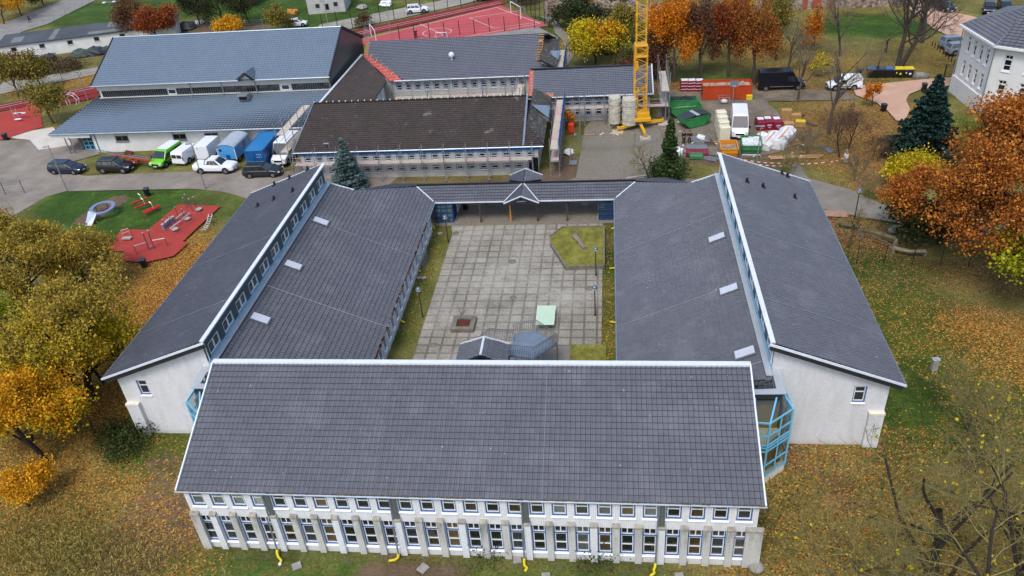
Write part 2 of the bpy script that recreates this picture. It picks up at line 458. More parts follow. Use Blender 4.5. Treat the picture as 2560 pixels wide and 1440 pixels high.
mat('yellow pipe', 'c9b41e', .5, 0, .1); mat('grey metal', '6d7276', .5, .5, .12); mat('galvanised', '9aa1a5', .45, .6, .12)
mat('black plastic', '15161a', .5, 0, .2); mat('black', '08090a', .6, 0, .2)
mat('dark wood', '4a3a2e', .8, 0, .3, 4); mat('bare timber', 'b8793a', .8, 0, .2, 4); mat('batten', 'c79a70', .8, 0, .15, 4); mat('red foil', 'a8474a', .7, 0, .15, 3)
mat('gutter moss', '5a4f38', .95, 0, .5, 5); mat('rust leaves', '55291a', .95, 0, .4, 6)
mat('deck plank', 'b3a898', .85, 0, .2, 3); mat('pink plank', 'b59c96', .85, 0, .2, 3); mat('net blue', '2d5f9a', .8, 0, .15)
mat('cream', 'd8d3c0', .8)

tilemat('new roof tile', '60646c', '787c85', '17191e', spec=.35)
# ---------------------------------------------------------------- ground
def grid_axis(lo, hi, st, far=1400):
    a = np.arange(lo, hi+1e-6, st); f = np.array([8, 25, 60, 140, 350, 800, far], float)
    return np.concatenate([lo-f[::-1], a, hi+f])
gx, gy = grid_axis(-175, 75, 1.), grid_axis(20, 215, 1.)
X, Y = np.meshgrid(gx, gy)
LEAF = np.zeros_like(X); LUSH = np.zeros_like(X)+.35; DIRT = np.zeros_like(X); RED = np.zeros_like(X)
def blob(A, pts, r, v, z=0):
    """soft patch round one pixel or along a chain of pixels; r in metres, v is the value it tends to"""
    q = [P(a, b, z) for a, b in pts]
    D = np.full_like(X, 1e9)
    if len(q) == 1: D = np.hypot(X-q[0].x, Y-q[0].y)
    for a, b in zip(q[:-1], q[1:]):
        d = b-a; L = max(d.x*d.x+d.y*d.y, 1e-6); t = np.clip(((X-a.x)*d.x+(Y-a.y)*d.y)/L, 0, 1)
        D = np.minimum(D, np.hypot(X-a.x-t*d.x, Y-a.y-t*d.y))
    wgt = 1/(1+np.exp((D-r)/max(r*.22, .35)*1.6))
    A += (v-A)*wgt
# leaf litter
blob(LEAF, [(400, 640), (330, 760), (250, 900), (150, 1000)], 6.5, .85)
blob(LEAF, [(250, 1050), (330, 1200), (150, 1200)], 5.5, .7)
blob(LEAF, [(60, 1150), (100, 1300)], 5, .7)
blob(LEAF, [(470, 1260), (350, 1330), (420, 1400)], 4, .5)
blob(LEAF, [(540, 640), (480, 660), (420, 720), (330, 830)], 3.4, 1.15)
blob(LEAF, [(2090, 560), (2180, 640)], 4.5, .78); blob(RED, [(2060, 540), (2230, 640), (2400, 680)], 6, .9)
blob(LEAF, [(2130, 660), (2560, 700)], 3, .5); blob(LEAF, [(2200, 760), (2400, 900), (2520, 960)], 6, .42)
blob(LEAF, [(2480, 830), (2540, 880)], 4, .85); blob(LEAF, [(2050, 1200), (2300, 1300), (2500, 1300), (2100, 1430)], 8, .5)
blob(LEAF, [(1650, 215), (1900, 222), (2050, 225), (2100, 222)], 2.6, .97); blob(RED, [(1640, 205), (2130, 225)], 5, .6)
blob(LEAF, [(1900, 130), (2100, 170)], 9, .5); blob(LEAF, [(2100, 300), (2200, 330), (2150, 380), (2230, 300)], 6.5, .78); blob(RED, [(2100, 300), (2200, 360)], 9, .55)
blob(LEAF, [(2030, 320), (2000, 380)], 3, .6); blob(LEAF, [(1990, 265), (2100, 262)], 2.2, .55)
blob(LEAF, [(2300, 120), (2370, 160)], 6, .45); blob(LEAF, [(2140, 470), (2200, 500)], 3, .4)
blob(LEAF, [(60, 225), (140, 210), (230, 195)], 3.5, .85); blob(LEAF, [(0, 60), (70, 55), (140, 20)], 4, .7)
blob(LEAF, [(1085, 590), (1060, 680), (1000, 850)], 1.2, .33); blob(LUSH, [(1085, 590), (1060, 680), (1000, 850)], 1.2, .6); blob(LUSH, [(1525, 570), (1525, 700), (1525, 880), (1470, 885)], 1.5, .65); blob(LEAF, [(1525, 570), (1520, 700), (1525, 880)], 1.3, .42); blob(DIRT, [(1005, 790), (985, 830)], .6, .7); blob(RED, [(1525, 565), (1525, 640)], 2.5, 1.)
blob(LEAF, [(1350, 100), (1600, 60), (2100, 20)], 7, .35)
blob(LEAF, [(200, 960), (280, 1000)], 4, .9)
# lush grass
blob(LEAF, [(330, 1110), (430, 1125), (470, 1180)], 2.6, .35); blob(LUSH, [(330, 1110), (430, 1125), (470, 1180)], 2.6, .65)
blob(LUSH, [(200, 500), (330, 540), (420, 480)], 5, .95); blob(LUSH, [(260, 570), (470, 500)], 3.5, .9); blob(LUSH, [(520, 490), (590, 520)], 3, .6)
blob(LUSH, [(780, 30), (600, 10), (900, 40)], 10, .85); blob(LUSH, [(430, 20), (250, 30)], 12, .8)
blob(LUSH, [(2200, 65), (2110, 60)], 6, .95); blob(LUSH, [(2400, 330), (2420, 400)], 5, .9); blob(LUSH, [(2220, 490), (2240, 540)], 2.5, .9)
blob(LUSH, [(560, 1400), (700, 1420), (900, 1400)], 3, .6); blob(LUSH, [(1200, 1410), (1600, 1420)], 2.5, .55); blob(LUSH, [(1550, 70), (1630, 80)], 5, .9)
blob(LUSH, [(2200, 760), (2330, 900), (2450, 980), (2250, 1000), (2160, 700)], 6, .8); blob(LUSH, [(1650, 200), (1900, 205)], 3.5, .7); blob(LUSH, [(250, 395), (400, 420)], 2.5, .5)
blob(LUSH, [(1520, 640), (1530, 670)], 1, .9); blob(LUSH, [(1450, 400)], 2, .8); blob(LUSH, [(1340, 50), (1400, 90)], 3, .85)
# bare earth
blob(DIRT, [(290, 500), (220, 545)], 1.6, .95); blob(DIRT, [(1080, 1440), (960, 1425)], 1.8, .95); blob(DIRT, [(940, 450), (1300, 450)], 1.4, .6)
blob(DIRT, [(1330, 445), (1440, 440), (1420, 400)], 2.0, .9); blob(DIRT, [(1850, 420), (2050, 395)], 2.5, .5); blob(DIRT, [(470, 1300), (400, 1270), (330, 1380)], 3, .75); blob(DIRT, [(410, 1160)], 1.6, .8); blob(DIRT, [(2040, 1160), (2110, 1250)], 1.8, .6)
blob(DIRT, [(240, 420), (270, 425)], 1.0, .7); blob(DIRT, [(1690, 380), (1800, 400)], 2.5, .7); blob(DIRT, [(2000, 340), (1900, 385)], 3, .6)
blob(DIRT, [(2220, 800)], 1, .3); blob(DIRT, [(2170, 460), (2290, 430)], 2.5, .7); blob(DIRT, [(1960, 1130), (2060, 1125)], 2, .7); blob(DIRT, [(500, 70), (620, 75)], 5, .8)
blob(DIRT, [(2080, 1150), (2250, 1110)], 2, .5); blob(DIRT, [(180, 150), (260, 140)], 3, .5); blob(DIRT, [(520, 1372), (1000, 1388), (1400, 1402), (1880, 1425)], 1.0, .52); blob(DIRT, [(390, 1160), (420, 1170)], 1.2, .6)
nx, ny = len(gx), len(gy)
Z = np.where((X > -170) & (X < 70) & (Y > 25) & (Y < 205), .05*np.sin(X*.31)*np.cos(Y*.27)-.05, -.05)
V = np.stack([X.ravel(), Y.ravel(), Z.ravel()], 1)
I = np.arange(nx*ny).reshape(ny, nx)
Fq = np.stack([I[:-1, :-1].ravel(), I[:-1, 1:].ravel(), I[1:, 1:].ravel(), I[1:, :-1].ravel()], 1)
def npmesh(name, V, F, mats, smooth=False):
    me = bpy.data.meshes.new(name); n = len(F); k = F.shape[1]
    me.vertices.add(len(V)); me.vertices.foreach_set('co', np.ascontiguousarray(V, dtype=np.float32).ravel())
    me.loops.add(n*k); me.loops.foreach_set('vertex_index', np.ascontiguousarray(F, dtype=np.int32).ravel())
    me.polygons.add(n); me.polygons.foreach_set('loop_start', np.arange(0, n*k, k, dtype=np.int32))
    me.update(calc_edges=True)
    for m in mats: me.materials.append(MATS[m] if isinstance(m, str) else m)
    if smooth: me.polygons.foreach_set('use_smooth', [True]*n)
    return me
def groundmat():
    t = NT('ground'); at = t.n('Attribute', attribute_name='zones'); sp = t.n('SeparateColor'); t.l(at.outputs['Color'], sp.inputs[0])
    leaf, lush, dirt, red = sp.outputs[0], sp.outputs[1], sp.outputs[2], at.outputs['Alpha']
    tc = t.n('TexCoord'); v = tc.outputs['Object']
    n1 = t.noise(v, .18, 5, .65); n2 = t.noise(v, 1.1, 5, .7); n3 = t.noise(v, 7, 4, .7)
    f = t.math('ADD', t.math('MULTIPLY', n1.outputs[0], .5), t.math('ADD', t.math('MULTIPLY', n2.outputs[0], .3), t.math('MULTIPLY', n3.outputs[0], .5)))
    dry = t.ramp(f, [(.42, '2f2b16'), (.56, '504b24'), (.68, '746c3b'), (.82, '968b5c')]).outputs[0]
    green = t.ramp(f, [(.45, '1c2b0e'), (.62, '314817'), (.8, '4a6626')]).outputs[0]
    g = t.mix(t.ramp(t.math('ADD', lush, t.math('MULTIPLY', t.math('SUBTRACT', n2.outputs[0], .5), 1.3)), [(.3, 0.), (.75, 1.)]).outputs[0], dry, green)
    soil = t.ramp(f, [(.45, '3f3328'), (.8, '74624e')]).outputs[0]
    g = t.mix(t.ramp(t.math('ADD', dirt, t.math('MULTIPLY', t.math('SUBTRACT', n2.outputs[0], .5), 1.2)), [(.45, 0.), (.7, 1.)]).outputs[0], g, soil)
    vo = t.n('TexVoronoi'); vo.inputs['Scale'].default_value = 11; t.l(v, vo.inputs['Vector'])
    s2 = t.n('SeparateColor'); t.l(vo.outputs['Color'], s2.inputs[0])
    lc = t.ramp(s2.outputs[0], [(0, '3f2814'), (.3, '6e481e'), (.6, '936326'), (.85, 'ae8238'), (1, 'c29c50')]).outputs[0]
    lr = t.ramp(s2.outputs[0], [(0, '352018'), (.35, '5c3624'), (.7, '85543a'), (1, 'a98262')]).outputs[0]
    lc = t.mix(red, lc, lr)
    th = t.math('ADD', t.math('ADD', leaf, t.math('MULTIPLY', t.math('SUBTRACT', n1.outputs[0], .53), 1.1)), t.math('ADD', t.math('MULTIPLY', t.math('SUBTRACT', n2.outputs[0], .5), 1.3), t.math('MULTIPLY', t.math('SUBTRACT', s2.outputs[1], .5), .95)))
    g = t.mix(t.ramp(th, [(.56, 0.), (.66, 1.)]).outputs[0], g, lc)
    t.l(g, t.b.inputs['Base Color']); t.inp(t.b, Roughness=.95); t.b.inputs['Specular IOR Level'].default_value = .15
    t.bump(t.math('ADD', n3.outputs[0], s2.outputs[2]), .5, .08)
    MATS['ground'] = t.m
groundmat()
me = npmesh('ground', V, Fq, ['ground'], True)
ca = me.color_attributes.new('zones', 'FLOAT_COLOR', 'POINT')
ca.data.foreach_set('color', np.stack([LEAF.ravel(), LUSH.ravel(), DIRT.ravel(), RED.ravel()], 1).astype(np.float32).ravel())
tag(place('ground', me), kind='structure')
def zone(A, x, y):
    i = np.clip(np.searchsorted(gx, x), 0, nx-1); j = np.clip(np.searchsorted(gy, y), 0, ny-1); return A[j, i]

# ---------------------------------------------------------------- roads, paths, courts
def surfmat(name, stops, sc=.5, fine=8, rough=.9, stains=None, scatter=0):
    t = NT(name); tc = t.n('TexCoord'); v = tc.outputs['Object']
    a, b = t.noise(v, sc, 5, .65), t.noise(v, fine, 4, .8)
    f = t.math('ADD', t.math('MULTIPLY', a.outputs[0], .6), t.math('MULTIPLY', b.outputs[0], .4))
    out = t.ramp(f, stops).outputs[0]
    if stains:
        q = t.ramp(t.noise(v, stains[0], 5, .7).outputs[0], [(stains[1], 0.), (stains[1]+.15, 1.)]); out = t.mix(t.math('MULTIPLY', q.outputs[0], stains[3]), out, stains[2])
    if scatter:
        vo = t.n('TexVoronoi'); vo.inputs['Scale'].default_value = 2.2; t.l(v, vo.inputs['Vector'])
        s = t.n('SeparateColor'); t.l(vo.outputs['Color'], s.inputs[0])
        q = t.math('MULTIPLY', t.math('LESS_THAN', vo.outputs['Distance'], .13), t.math('LESS_THAN', s.outputs[0], scatter)); out = t.mix(q, out, 'a8703c')
    t.l(out, t.b.inputs['Base Color']); t.inp(t.b, Roughness=rough); t.b.inputs['Specular IOR Level'].default_value = .2
    t.bump(b.outputs[0], .25, .02); MATS[name] = t.m
surfmat('road', [(.35, '686158'), (.65, '8b8378')], .25, 5, stains=(.12, .5, '9a9187', .5))
surfmat('yard', [(.35, '575045'), (.65, '81786a')], .4, 3, stains=(.3, .5, '4b473f', .5), scatter=.3)
surfmat('gravel', [(.35, '6b6966'), (.65, '8d8b86')], .5, 9); surfmat('pale slabs', [(.35, 'b0aa9e'), (.65, 'c4beb3')], .5, 6)
surfmat('sand path', [(.35, 'a88670'), (.65, 'bb9a85')], .4, 6, scatter=.15); surfmat('old path', [(.35, '6b675e'), (.65, '837d72')], .5, 5, scatter=.25)
surfmat('red rubber', [(.35, '8c352e'), (.65, 'a44038')], .5, 12, scatter=.0); surfmat('court red', [(.35, '9c4547'), (.65, 'b05254')], .2, 8)
surfmat('track red', [(.35, '6a2023'), (.65, '80292b')], .3, 8); surfmat('line white', [(.35, 'b9b3a8'), (.65, 'd6d1c8')], 2, 9); surfmat('far gravel', [(.35, '7a766c'), (.65, '9c978a')], .3, 2)
surfmat('pinkish brick', [(.35, '8a6a58'), (.65, 'a3826e')], 1, 9)
def pave():
    t = NT('courtyard slabs'); tc = t.n('TexCoord'); v = tc.outputs['Object']
    b = t.n('TexBrick', offset=0., squash=1.); t.l(v, b.inputs['Vector']); t.inp(b, Scale=1., Brick_Width=1.07, Row_Height=1.07, Mortar_Size=.11, Mortar_Smooth=.3)
    b.inputs['Color1'].default_value = lin('8f8a7d'); b.inputs['Color2'].default_value = lin('a09b8f'); b.inputs['Mortar'].default_value = lin('6d675a')
    c = t.n('TexBrick', offset=.5); t.l(v, c.inputs['Vector']); t.inp(c, Scale=1., Brick_Width=.21, Row_Height=.107, Mortar_Size=.012)
    c.inputs['Color1'].default_value = (1, 1, 1, 1); c.inputs['Color2'].default_value = (.84, .84, .84, 1); c.inputs['Mortar'].default_value = (.5, .48, .42, 1)
    out = t.mix(.8, b.outputs[0], c.outputs[0], 'MULTIPLY')
    n = t.noise(v, .16, 5, .65); q = t.ramp(n.outputs[0], [(.4, 0.), (.68, 1.)]); out = t.mix(t.math('MULTIPLY', q.outputs[0], .55), out, 'b5b0a3')
    n = t.noise(v, .9, 5, .75); q = t.ramp(n.outputs[0], [(.5, 0.), (.7, 1.)]); out = t.mix(t.math('MULTIPLY', q.outputs[0], .55), out, '5c5d42')
    n = t.noise(v, 6, 4, .8); out = t.mix(.7, out, t.ramp(n.outputs[0], [(.35, .55), (.65, 1.1)]).outputs[0], 'MULTIPLY')
    t.l(out, t.b.inputs['Base Color']); t.inp(t.b, Roughness=.9); t.bump(c.outputs['Fac'], -.3, .01); MATS['courtyard slabs'] = t.m
def cobble():
    t = NT('block paving'); tc = t.n('TexCoord'); v = tc.outputs['Object']
    c = t.n('TexBrick', offset=.5); t.l(v, c.inputs['Vector']); t.inp(c, Scale=1., Brick_Width=.22, Row_Height=.16, Mortar_Size=.02)
    c.inputs['Color1'].default_value = lin('8e8678'); c.inputs['Color2'].default_value = lin('7b7468'); c.inputs['Mortar'].default_value = lin('5b554a')
    n = t.noise(v, .35, 5, .7); q = t.ramp(n.outputs[0], [(.42, 0.), (.7, 1.)]); out = t.mix(t.math('MULTIPLY', q.outputs[0], .5), c.outputs[0], '6a664c')
    n = t.noise(v, 5, 3, .8); out = t.mix(.6, out, t.ramp(n.outputs[0], [(.35, .6), (.65, 1.1)]).outputs[0], 'MULTIPLY')
    t.l(out, t.b.inputs['Base Color']); t.inp(t.b, Roughness=.9); MATS['block paving'] = t.m
pave(); cobble()
LAYER = [0.015]
def sheet(name, px, matname, z=None, world=None, kind='structure', parent=None):
    LAYER[0] += .004; z = z or LAYER[0]
    pts = world or [P(a, b)[:2] for a, b in px]
    me = bpy.data.meshes.new(name); bm = bmesh.new()
    vs = [bm.verts.new((p[0], p[1], z)) for p in pts]; f = bm.faces.new(vs); bmesh.ops.recalc_face_normals(bm, faces=[f])
    if f.normal.z < 0: f.normal_flip()
    bmesh.ops.triangulate(bm, faces=[f]); bm.to_mesh(me); bm.free(); me.materials.append(MATS[matname])
    o = place(name, me, parent)
    if kind: tag(o, kind=kind)
    return o
def ribbon(name, px, wid, matname, z=None, closed=False, parent=None, kind='structure', world=None, h=None):
    """strip of constant width along a chain of points"""
    LAYER[0] += .004; z = z or LAYER[0]
    q = [Vector(p).to_2d() if world else P(*p).to_2d() for p in (world or px)]; m = MB()
    n = len(q)
    for i in range(n if closed else n-1):
        a, b = q[i], q[(i+1) % n]; d = (b-a).normalized(); s = Vector((-d.y, d.x))*wid/2; e = d*wid*.4
        a2, b2 = a-e, b+e
        if h: m.beam((a2.x, a2.y, h/2), (b2.x, b2.y, h/2), wid, h)
        else: m.face([(*(a2-s), z), (*(b2-s), z), (*(b2+s), z), (*(a2+s), z)]); z += .0006
    o = m.build(name, matname, parent)
    if kind: tag(o, kind=kind)
    return o
sheet('asphalt_road', [(0, 352), (60, 350), (205, 345), (250, 385), (190, 402), (128, 410), (125, 416), (210, 440), (500, 428), (640, 425), (735, 428), (760, 380), (1000, 440), (900, 520), (625, 500), (590, 488), (550, 478), (480, 472), (165, 478), (115, 492), (0, 560), (-300, 640), (-400, 480)], 'road')
sheet('forecourt_slabs', [(25, 345), (45, 332), (110, 322), (132, 318), (185, 362), (97, 375), (75, 350)], 'pale slabs')
sheet('block_paving', [(1350, 470), (1440, 445), (1462, 320), (1480, 300), (1640, 295), (1690, 245), (1860, 240), (1870, 260), (1990, 300), (1900, 360), (1690, 395), (1640, 440), (1800, 452), (1800, 530), (1300, 520)], 'block paving')
sheet('storage_yard', [(1640, 300), (1665, 225), (1880, 222), (2110, 225), (2145, 250), (1920, 253), (1920, 262), (1940, 275), (1975, 320), (1950, 380), (1850, 400), (1700, 375), (1655, 345)], 'yard')
sheet('courtyard_paving', None, 'courtyard slabs', world=[(-17.6, 76.8), (-16.0, 70), (-16.0, 48.0), (-.7, 48.0), (-.6, 76.8)])
sheet('grass_patch', None, 'turf', world=[(-3.2, 47.6), (-.3, 47.6), (-.3, 51.5), (-3.2, 51.5)]); sheet('gravel_patch', None, 'old path', world=[(-5.6, 47.6), (-3.2, 47.6), (-3.2, 51.3), (-5.2, 51.0)])
sheet('covered_floor', None, 'block paving', world=[(-20, 78.5), (-20, 71.6), (2.5, 71.6), (2.5, 78.5)])
sheet('lane', [(160, 0), (240, 0), (120, 60), (60, 78), (20, 98), (-60, 130), (-150, 160), (-100, 100)], 'gravel')
sheet('far_road', [(-100, 228), (0, 208), (250, 168), (256, 182), (150, 205), (0, 236), (-120, 262)], 'far gravel')
sheet('track_lane_road', [(790, 75), (800, 62), (900, 42), (1010, 20), (1100, 3), (1130, -10), (1230, -10), (1170, 8), (1100, 24), (1000, 47), (890, 68), (850, 80)], 'far gravel')
sheet('running_track', [(-150, 300), (0, 262), (236, 213), (246, 226), (246, 235), (240, 233), (0, 279), (-150, 320)], 'track red')
sheet('running_track', [(140, 258), (240, 233), (250, 244), (150, 264)], 'track red')
sheet('running_track', [(880, 78), (1240, 0), (1262, 4), (1262, 10), (905, 92)], 'track red')
sheet('sports_court', [(-150, 310), (0, 283), (85, 263), (100, 270), (108, 318), (0, 352), (-150, 390)], 'red rubber')
sheet('sports_court', [(905, 99), (1250, 14), (1370, 62), (1366, 66), (1150, 98), (1120, 112), (880, 112)], 'court red')
for pl in ([(0, 271), (236, 221)], [(0, 266), (236, 216)], [(890, 83), (1250, 5)], [(893, 87), (1255, 8)]): ribbon('track_line', pl, .12, 'line white')
ribbon('court_line', [(920, 96), (1242, 20), (1350, 60), (1150, 96)], .14, 'line white')
ribbon('court_line', [(1050, 61), (1108, 88)], .12, 'line white'); ribbon('court_line', [(1300, 28), (1174, 46), (1236, 72), (1355, 56)], .12, 'line white')
cc = P(1093, 82); ribbon('court_line', None, .12, 'line white', closed=True, world=[(cc.x+2.6*math.cos(R(i*18)), cc.y+2.6*math.sin(R(i*18)), 0) for i in range(20)])
sheet('court_slabs', [(1150, 99), (1345, 68), (1395, 95), (1400, 110), (1200, 112)], 'gravel')
sheet('garden_path', [(1375, 42), (1395, 50), (1402, 70), (1420, 90), (1436, 108), (1436, 140), (1420, 165), (1390, 165), (1418, 130), (1405, 100), (1388, 85), (1380, 60), (1350, 42)], 'old path')
sheet('sand_path', [(2130, 218), (2330, 198), (2380, 195), (2382, 215), (2305, 224), (2272, 238), (2265, 252), (2275, 275), (2262, 305), (2240, 303), (2220, 280), (2190, 258), (2140, 240)], 'sand path')
sheet('car_park', [(2320, 60), (2345, 36), (2360, 28), (2420, 40), (2460, 50), (2500, 120), (2420, 130), (2380, 95), (2330, 72)], 'sand path')
sheet('car_park', [(2240, -10), (2340, -10), (2345, 30), (2420, 44), (2410, 60), (2320, 62), (2280, 30)], 'sand path')
sheet('footpath', [(1990, 400), (2020, 448), (2120, 475), (2200, 510), (2260, 535), (2560, 560), (2560, 590), (2255, 562), (2150, 545), (2030, 520), (1960, 470)], 'old path')
sheet('sand_pit', [(2360, 500), (2420, 490), (2540, 540), (2520, 580), (2390, 540)], 'pale slabs')
sheet('brick_path', [(2030, 526), (2120, 532), (2120, 546), (2040, 543)], 'pinkish brick')
sheet('playground_surface', [(285, 603), (305, 576), (372, 577), (446, 514), (552, 518), (458, 606), (472, 610), (435, 643), (362, 659), (312, 655), (308, 644), (312, 632), (250, 627)], 'red rubber')
# ================================================================ THE SCHOOL: front building
cX = -8.7
FB = thing('school_building', 'long white brick building with one big grey tiled roof slope, nearest the camera', 'building', (cX, 34.5, 0), world=True)
yw, XL, XR = 30.65, -25.5, 8.1
n_w = 26; step = (7.35+24.75)/25; xs = [-24.75+i*step for i in range(n_w)]
ops = [(x-XL, 3.82, .86, 1.2, 'rail') for x in xs]+[(x-XL, .62, .84, 2.3, 'cross') for x in xs]
_gr = random.Random(8)
def glz(o):
    if o[1] > 3 and o[0]+XL < -20.7: return 'curtain glass'
    return _gr.choice(['window glass']*6+['warm glass', 'blind glass', 'warm glass'])
winwall('wall', FB, (XL, yw, 0), 0, XR-XL, -.2, 5.25, ops, 'white brick', lambda o: winproto(o[4], o[2], o[3], glass=glz(o)))
bx = MB(); bx.prism([(XL+.02, yw+.5), (XR-.02, yw+.5), (XR-.02, 38.2), (XL+.02, 38.2)], -.1, 5.0); bx.build('core_wall', 'black', FB)
e0, e1 = (XL, yw), (XR, 38.42)
# side walls and rear wall
for rz, p0 in ((R(90), (XR, yw, 0)), (R(-90), (XL, 38.42, 0))):
    L = 38.42-yw; t = [(L, 8.3), (0, 5.25)] if rz > 0 else [(L, 5.25), (0, 8.3)]
    wall('side_wall', FB, p0, rz, L, -.2, 5.25, [], 'white brick', top=t)
winwall('rear_wall', FB, (XR, 38.42, 0), R(180), XR-XL, -.2, 8.3, [(XR-x, 5.6, 1.0, 1.3, 'rail') for x in xs[2:-2:2]], 'white brick', lambda o: winproto('rail', 1.0, 1.3))
pl = [P(442, 1217, 5.3), P(1908, 1252, 5.3), P(1867, 917, 8.67), P(535, 903, 8.67)]
el, er, rl, rr = (-25.72, 30.75, 5.29), (8.33, 30.75, 5.29), (-25.72, 38.3, 8.62), (8.33, 38.3, 8.62)
roof('roof', [(-25.75, 30.55, 5.2), (8.35, 30.55, 5.2), (8.35, 38.36, 8.66), (-25.75, 38.36, 8.66)], 'grey roof tile', FB, cw=.3, rh=.395)
m = MB(); m.box(cX, 38.42, 8.72, 34.25, .36, .12); m.box(cX, 38.62, 8.5, 34.25, .06, .5); m.build('ridge_flashing', 'white flashing', FB)
m = MB()
for x in (-25.78, 8.38): m.beam((x, 30.5, 5.22), (x, 38.3, 8.7), .09, .2)
m.build('verge_trim', 'white flashing', FB)
m = MB(); m.tube([(-25.85, 30.47, 5.17), (8.45, 30.47, 5.17)], .08, 6); m.build('gutter', 'zinc', FB)
m = MB(); rnd = random.Random(4)
for i in range(240): x = rnd.uniform(-25.6, 8.3); m.box(x, 30.5+rnd.uniform(-.03, .03), 5.24+rnd.uniform(0, .03), rnd.uniform(.08, .35), .08, .04)
tag(m.build('gutter_moss', 'gutter moss', FB), kind='stuff')
m = MB()
for x in (-13.6, .05-3.9): m.tube([(x, 30.5, 5.3), (x, 38.3, 8.76)], .012, 4); 
m.build('lightning_cable', 'galvanised', FB)
pipes = [3, 9, 15, 21]
for i in range(27):
    x = xs[0]-step/2+i*step; wd = .4
    if i == 0: x += .12; wd = .55
    if i == 26: x -= .0; wd = .95
    stained = (i % 3 != 1) or i > 24
    o = MB().extr([(x-wd/2, yw-.002, 0), (x-wd/2, yw-.2, 0), (x-wd/2, yw-.18, 3.15), (x-wd/2, yw-.002, 3.2)], (wd, 0, 0)).build('pilaster', 'stained brick' if stained else 'white brick', FB)
    MB().extr([(x-wd/2-.02, yw-.004, 3.1), (x-wd/2-.02, yw-.22, 3.06), (x-wd/2-.02, yw-.21, 3.18), (x-wd/2-.02, yw-.004, 3.32)], (wd+.04, 0, 0)).build('coping', 'concrete cap', o)
for i in pipes:
    x = xs[0]-step/2+(i+1)*step
    o = MB().box(x, yw-.06, 4.1, .32, .12, 2.1).build('service_duct', 'grey metal', FB)
    MB().tube([(x-.2, 30.45, 5.1), (x-.2, yw-.15, 4.8), (x-.24, yw-.15, 3.2), (x-.26, yw-.34, 2.9), (x-.3, yw-.4, .3)], .055, 7).build('downpipe', 'zinc', FB)
# drainage hoses on the ground below
for x, l, dy, g in ((0, (-25.5+0, 0), 0, 0),): pass
def hose(pts, label, white=False):
    m = MB().tube(pts, .085, 7); o = m.build('drain_hose', 'yellow pipe', smooth=True); tag(o, label, 'hose', 'yellow drain hoses at the downpipes')
    if white: MB().sphere(pts[-1], .11).build('hose_end', 'white paint', o)
hp = [xs[0]-step/2+(i+1)*step-.3 for i in pipes]
for k, (px, py, a, lab) in enumerate(((700, 1410, 1, 'yellow hose with a white end, leftmost below the front wall'), (972, 1402, 0, 'yellow hose bending left onto bare earth, second from left below the front wall'), (1312, 1428, 0, 'yellow hose below the third front downpipe, beside a square slab'), (1625, 1440, 0, 'yellow hose at the right of the front wall, leaving the bottom of the photo'))):
    e = P(px, py, .06); x = hp[k]
    hose([(x, yw-.42, .42), (x-.02, yw-.5, .2), ((x*.7+e.x*.3), (yw-.5)*.7+e.y*.3, .09), (x*.35+e.x*.65+.15, (yw-.5)*.35+e.y*.65, .09), tuple(e)], lab, a)
for i, (px, py, w_, d_, rz) in enumerate(((742, 1416, .55, .5, .5), (1058, 1422, .6, .55, 1.), (1293, 1400, .5, .5, .2), (1365, 1440, .5, .4, .1), (1698, 1440, .5, .4, .1), (1047, 555+140, .4, .4, .4), (1100, 584, .45, .4, .5), (1060, 695, .4, .35, .4), (1000, 793, .5, .3, .1), (992, 818, .4, .3, .1))):
    lab = ['grey slab lying in the grass, leftmost below the front wall', 'grey slab lying skewed in the grass beside bare earth below the front wall', 'pale slab against the wall foot by the third yellow hose', 'small grey slab at the bottom edge of the photo right of the third hose', 'small slab at the bottom edge right of the fourth hose', 'small pale slab by the air conditioner cage', 'pale broken slab near the left entrance hose', 'pale slab in the left courtyard border', 'pale slab below the left wall beside the lower hose', 'grey slab at the foot of the left courtyard wall, nearest the front'][i]
    p = P(px, py); tag(MB().box(p.x, p.y, .04, w_, d_, .07, rz).build('paving_slab', 'concrete'), lab, 'slab', 'loose slabs lying beside the walls')

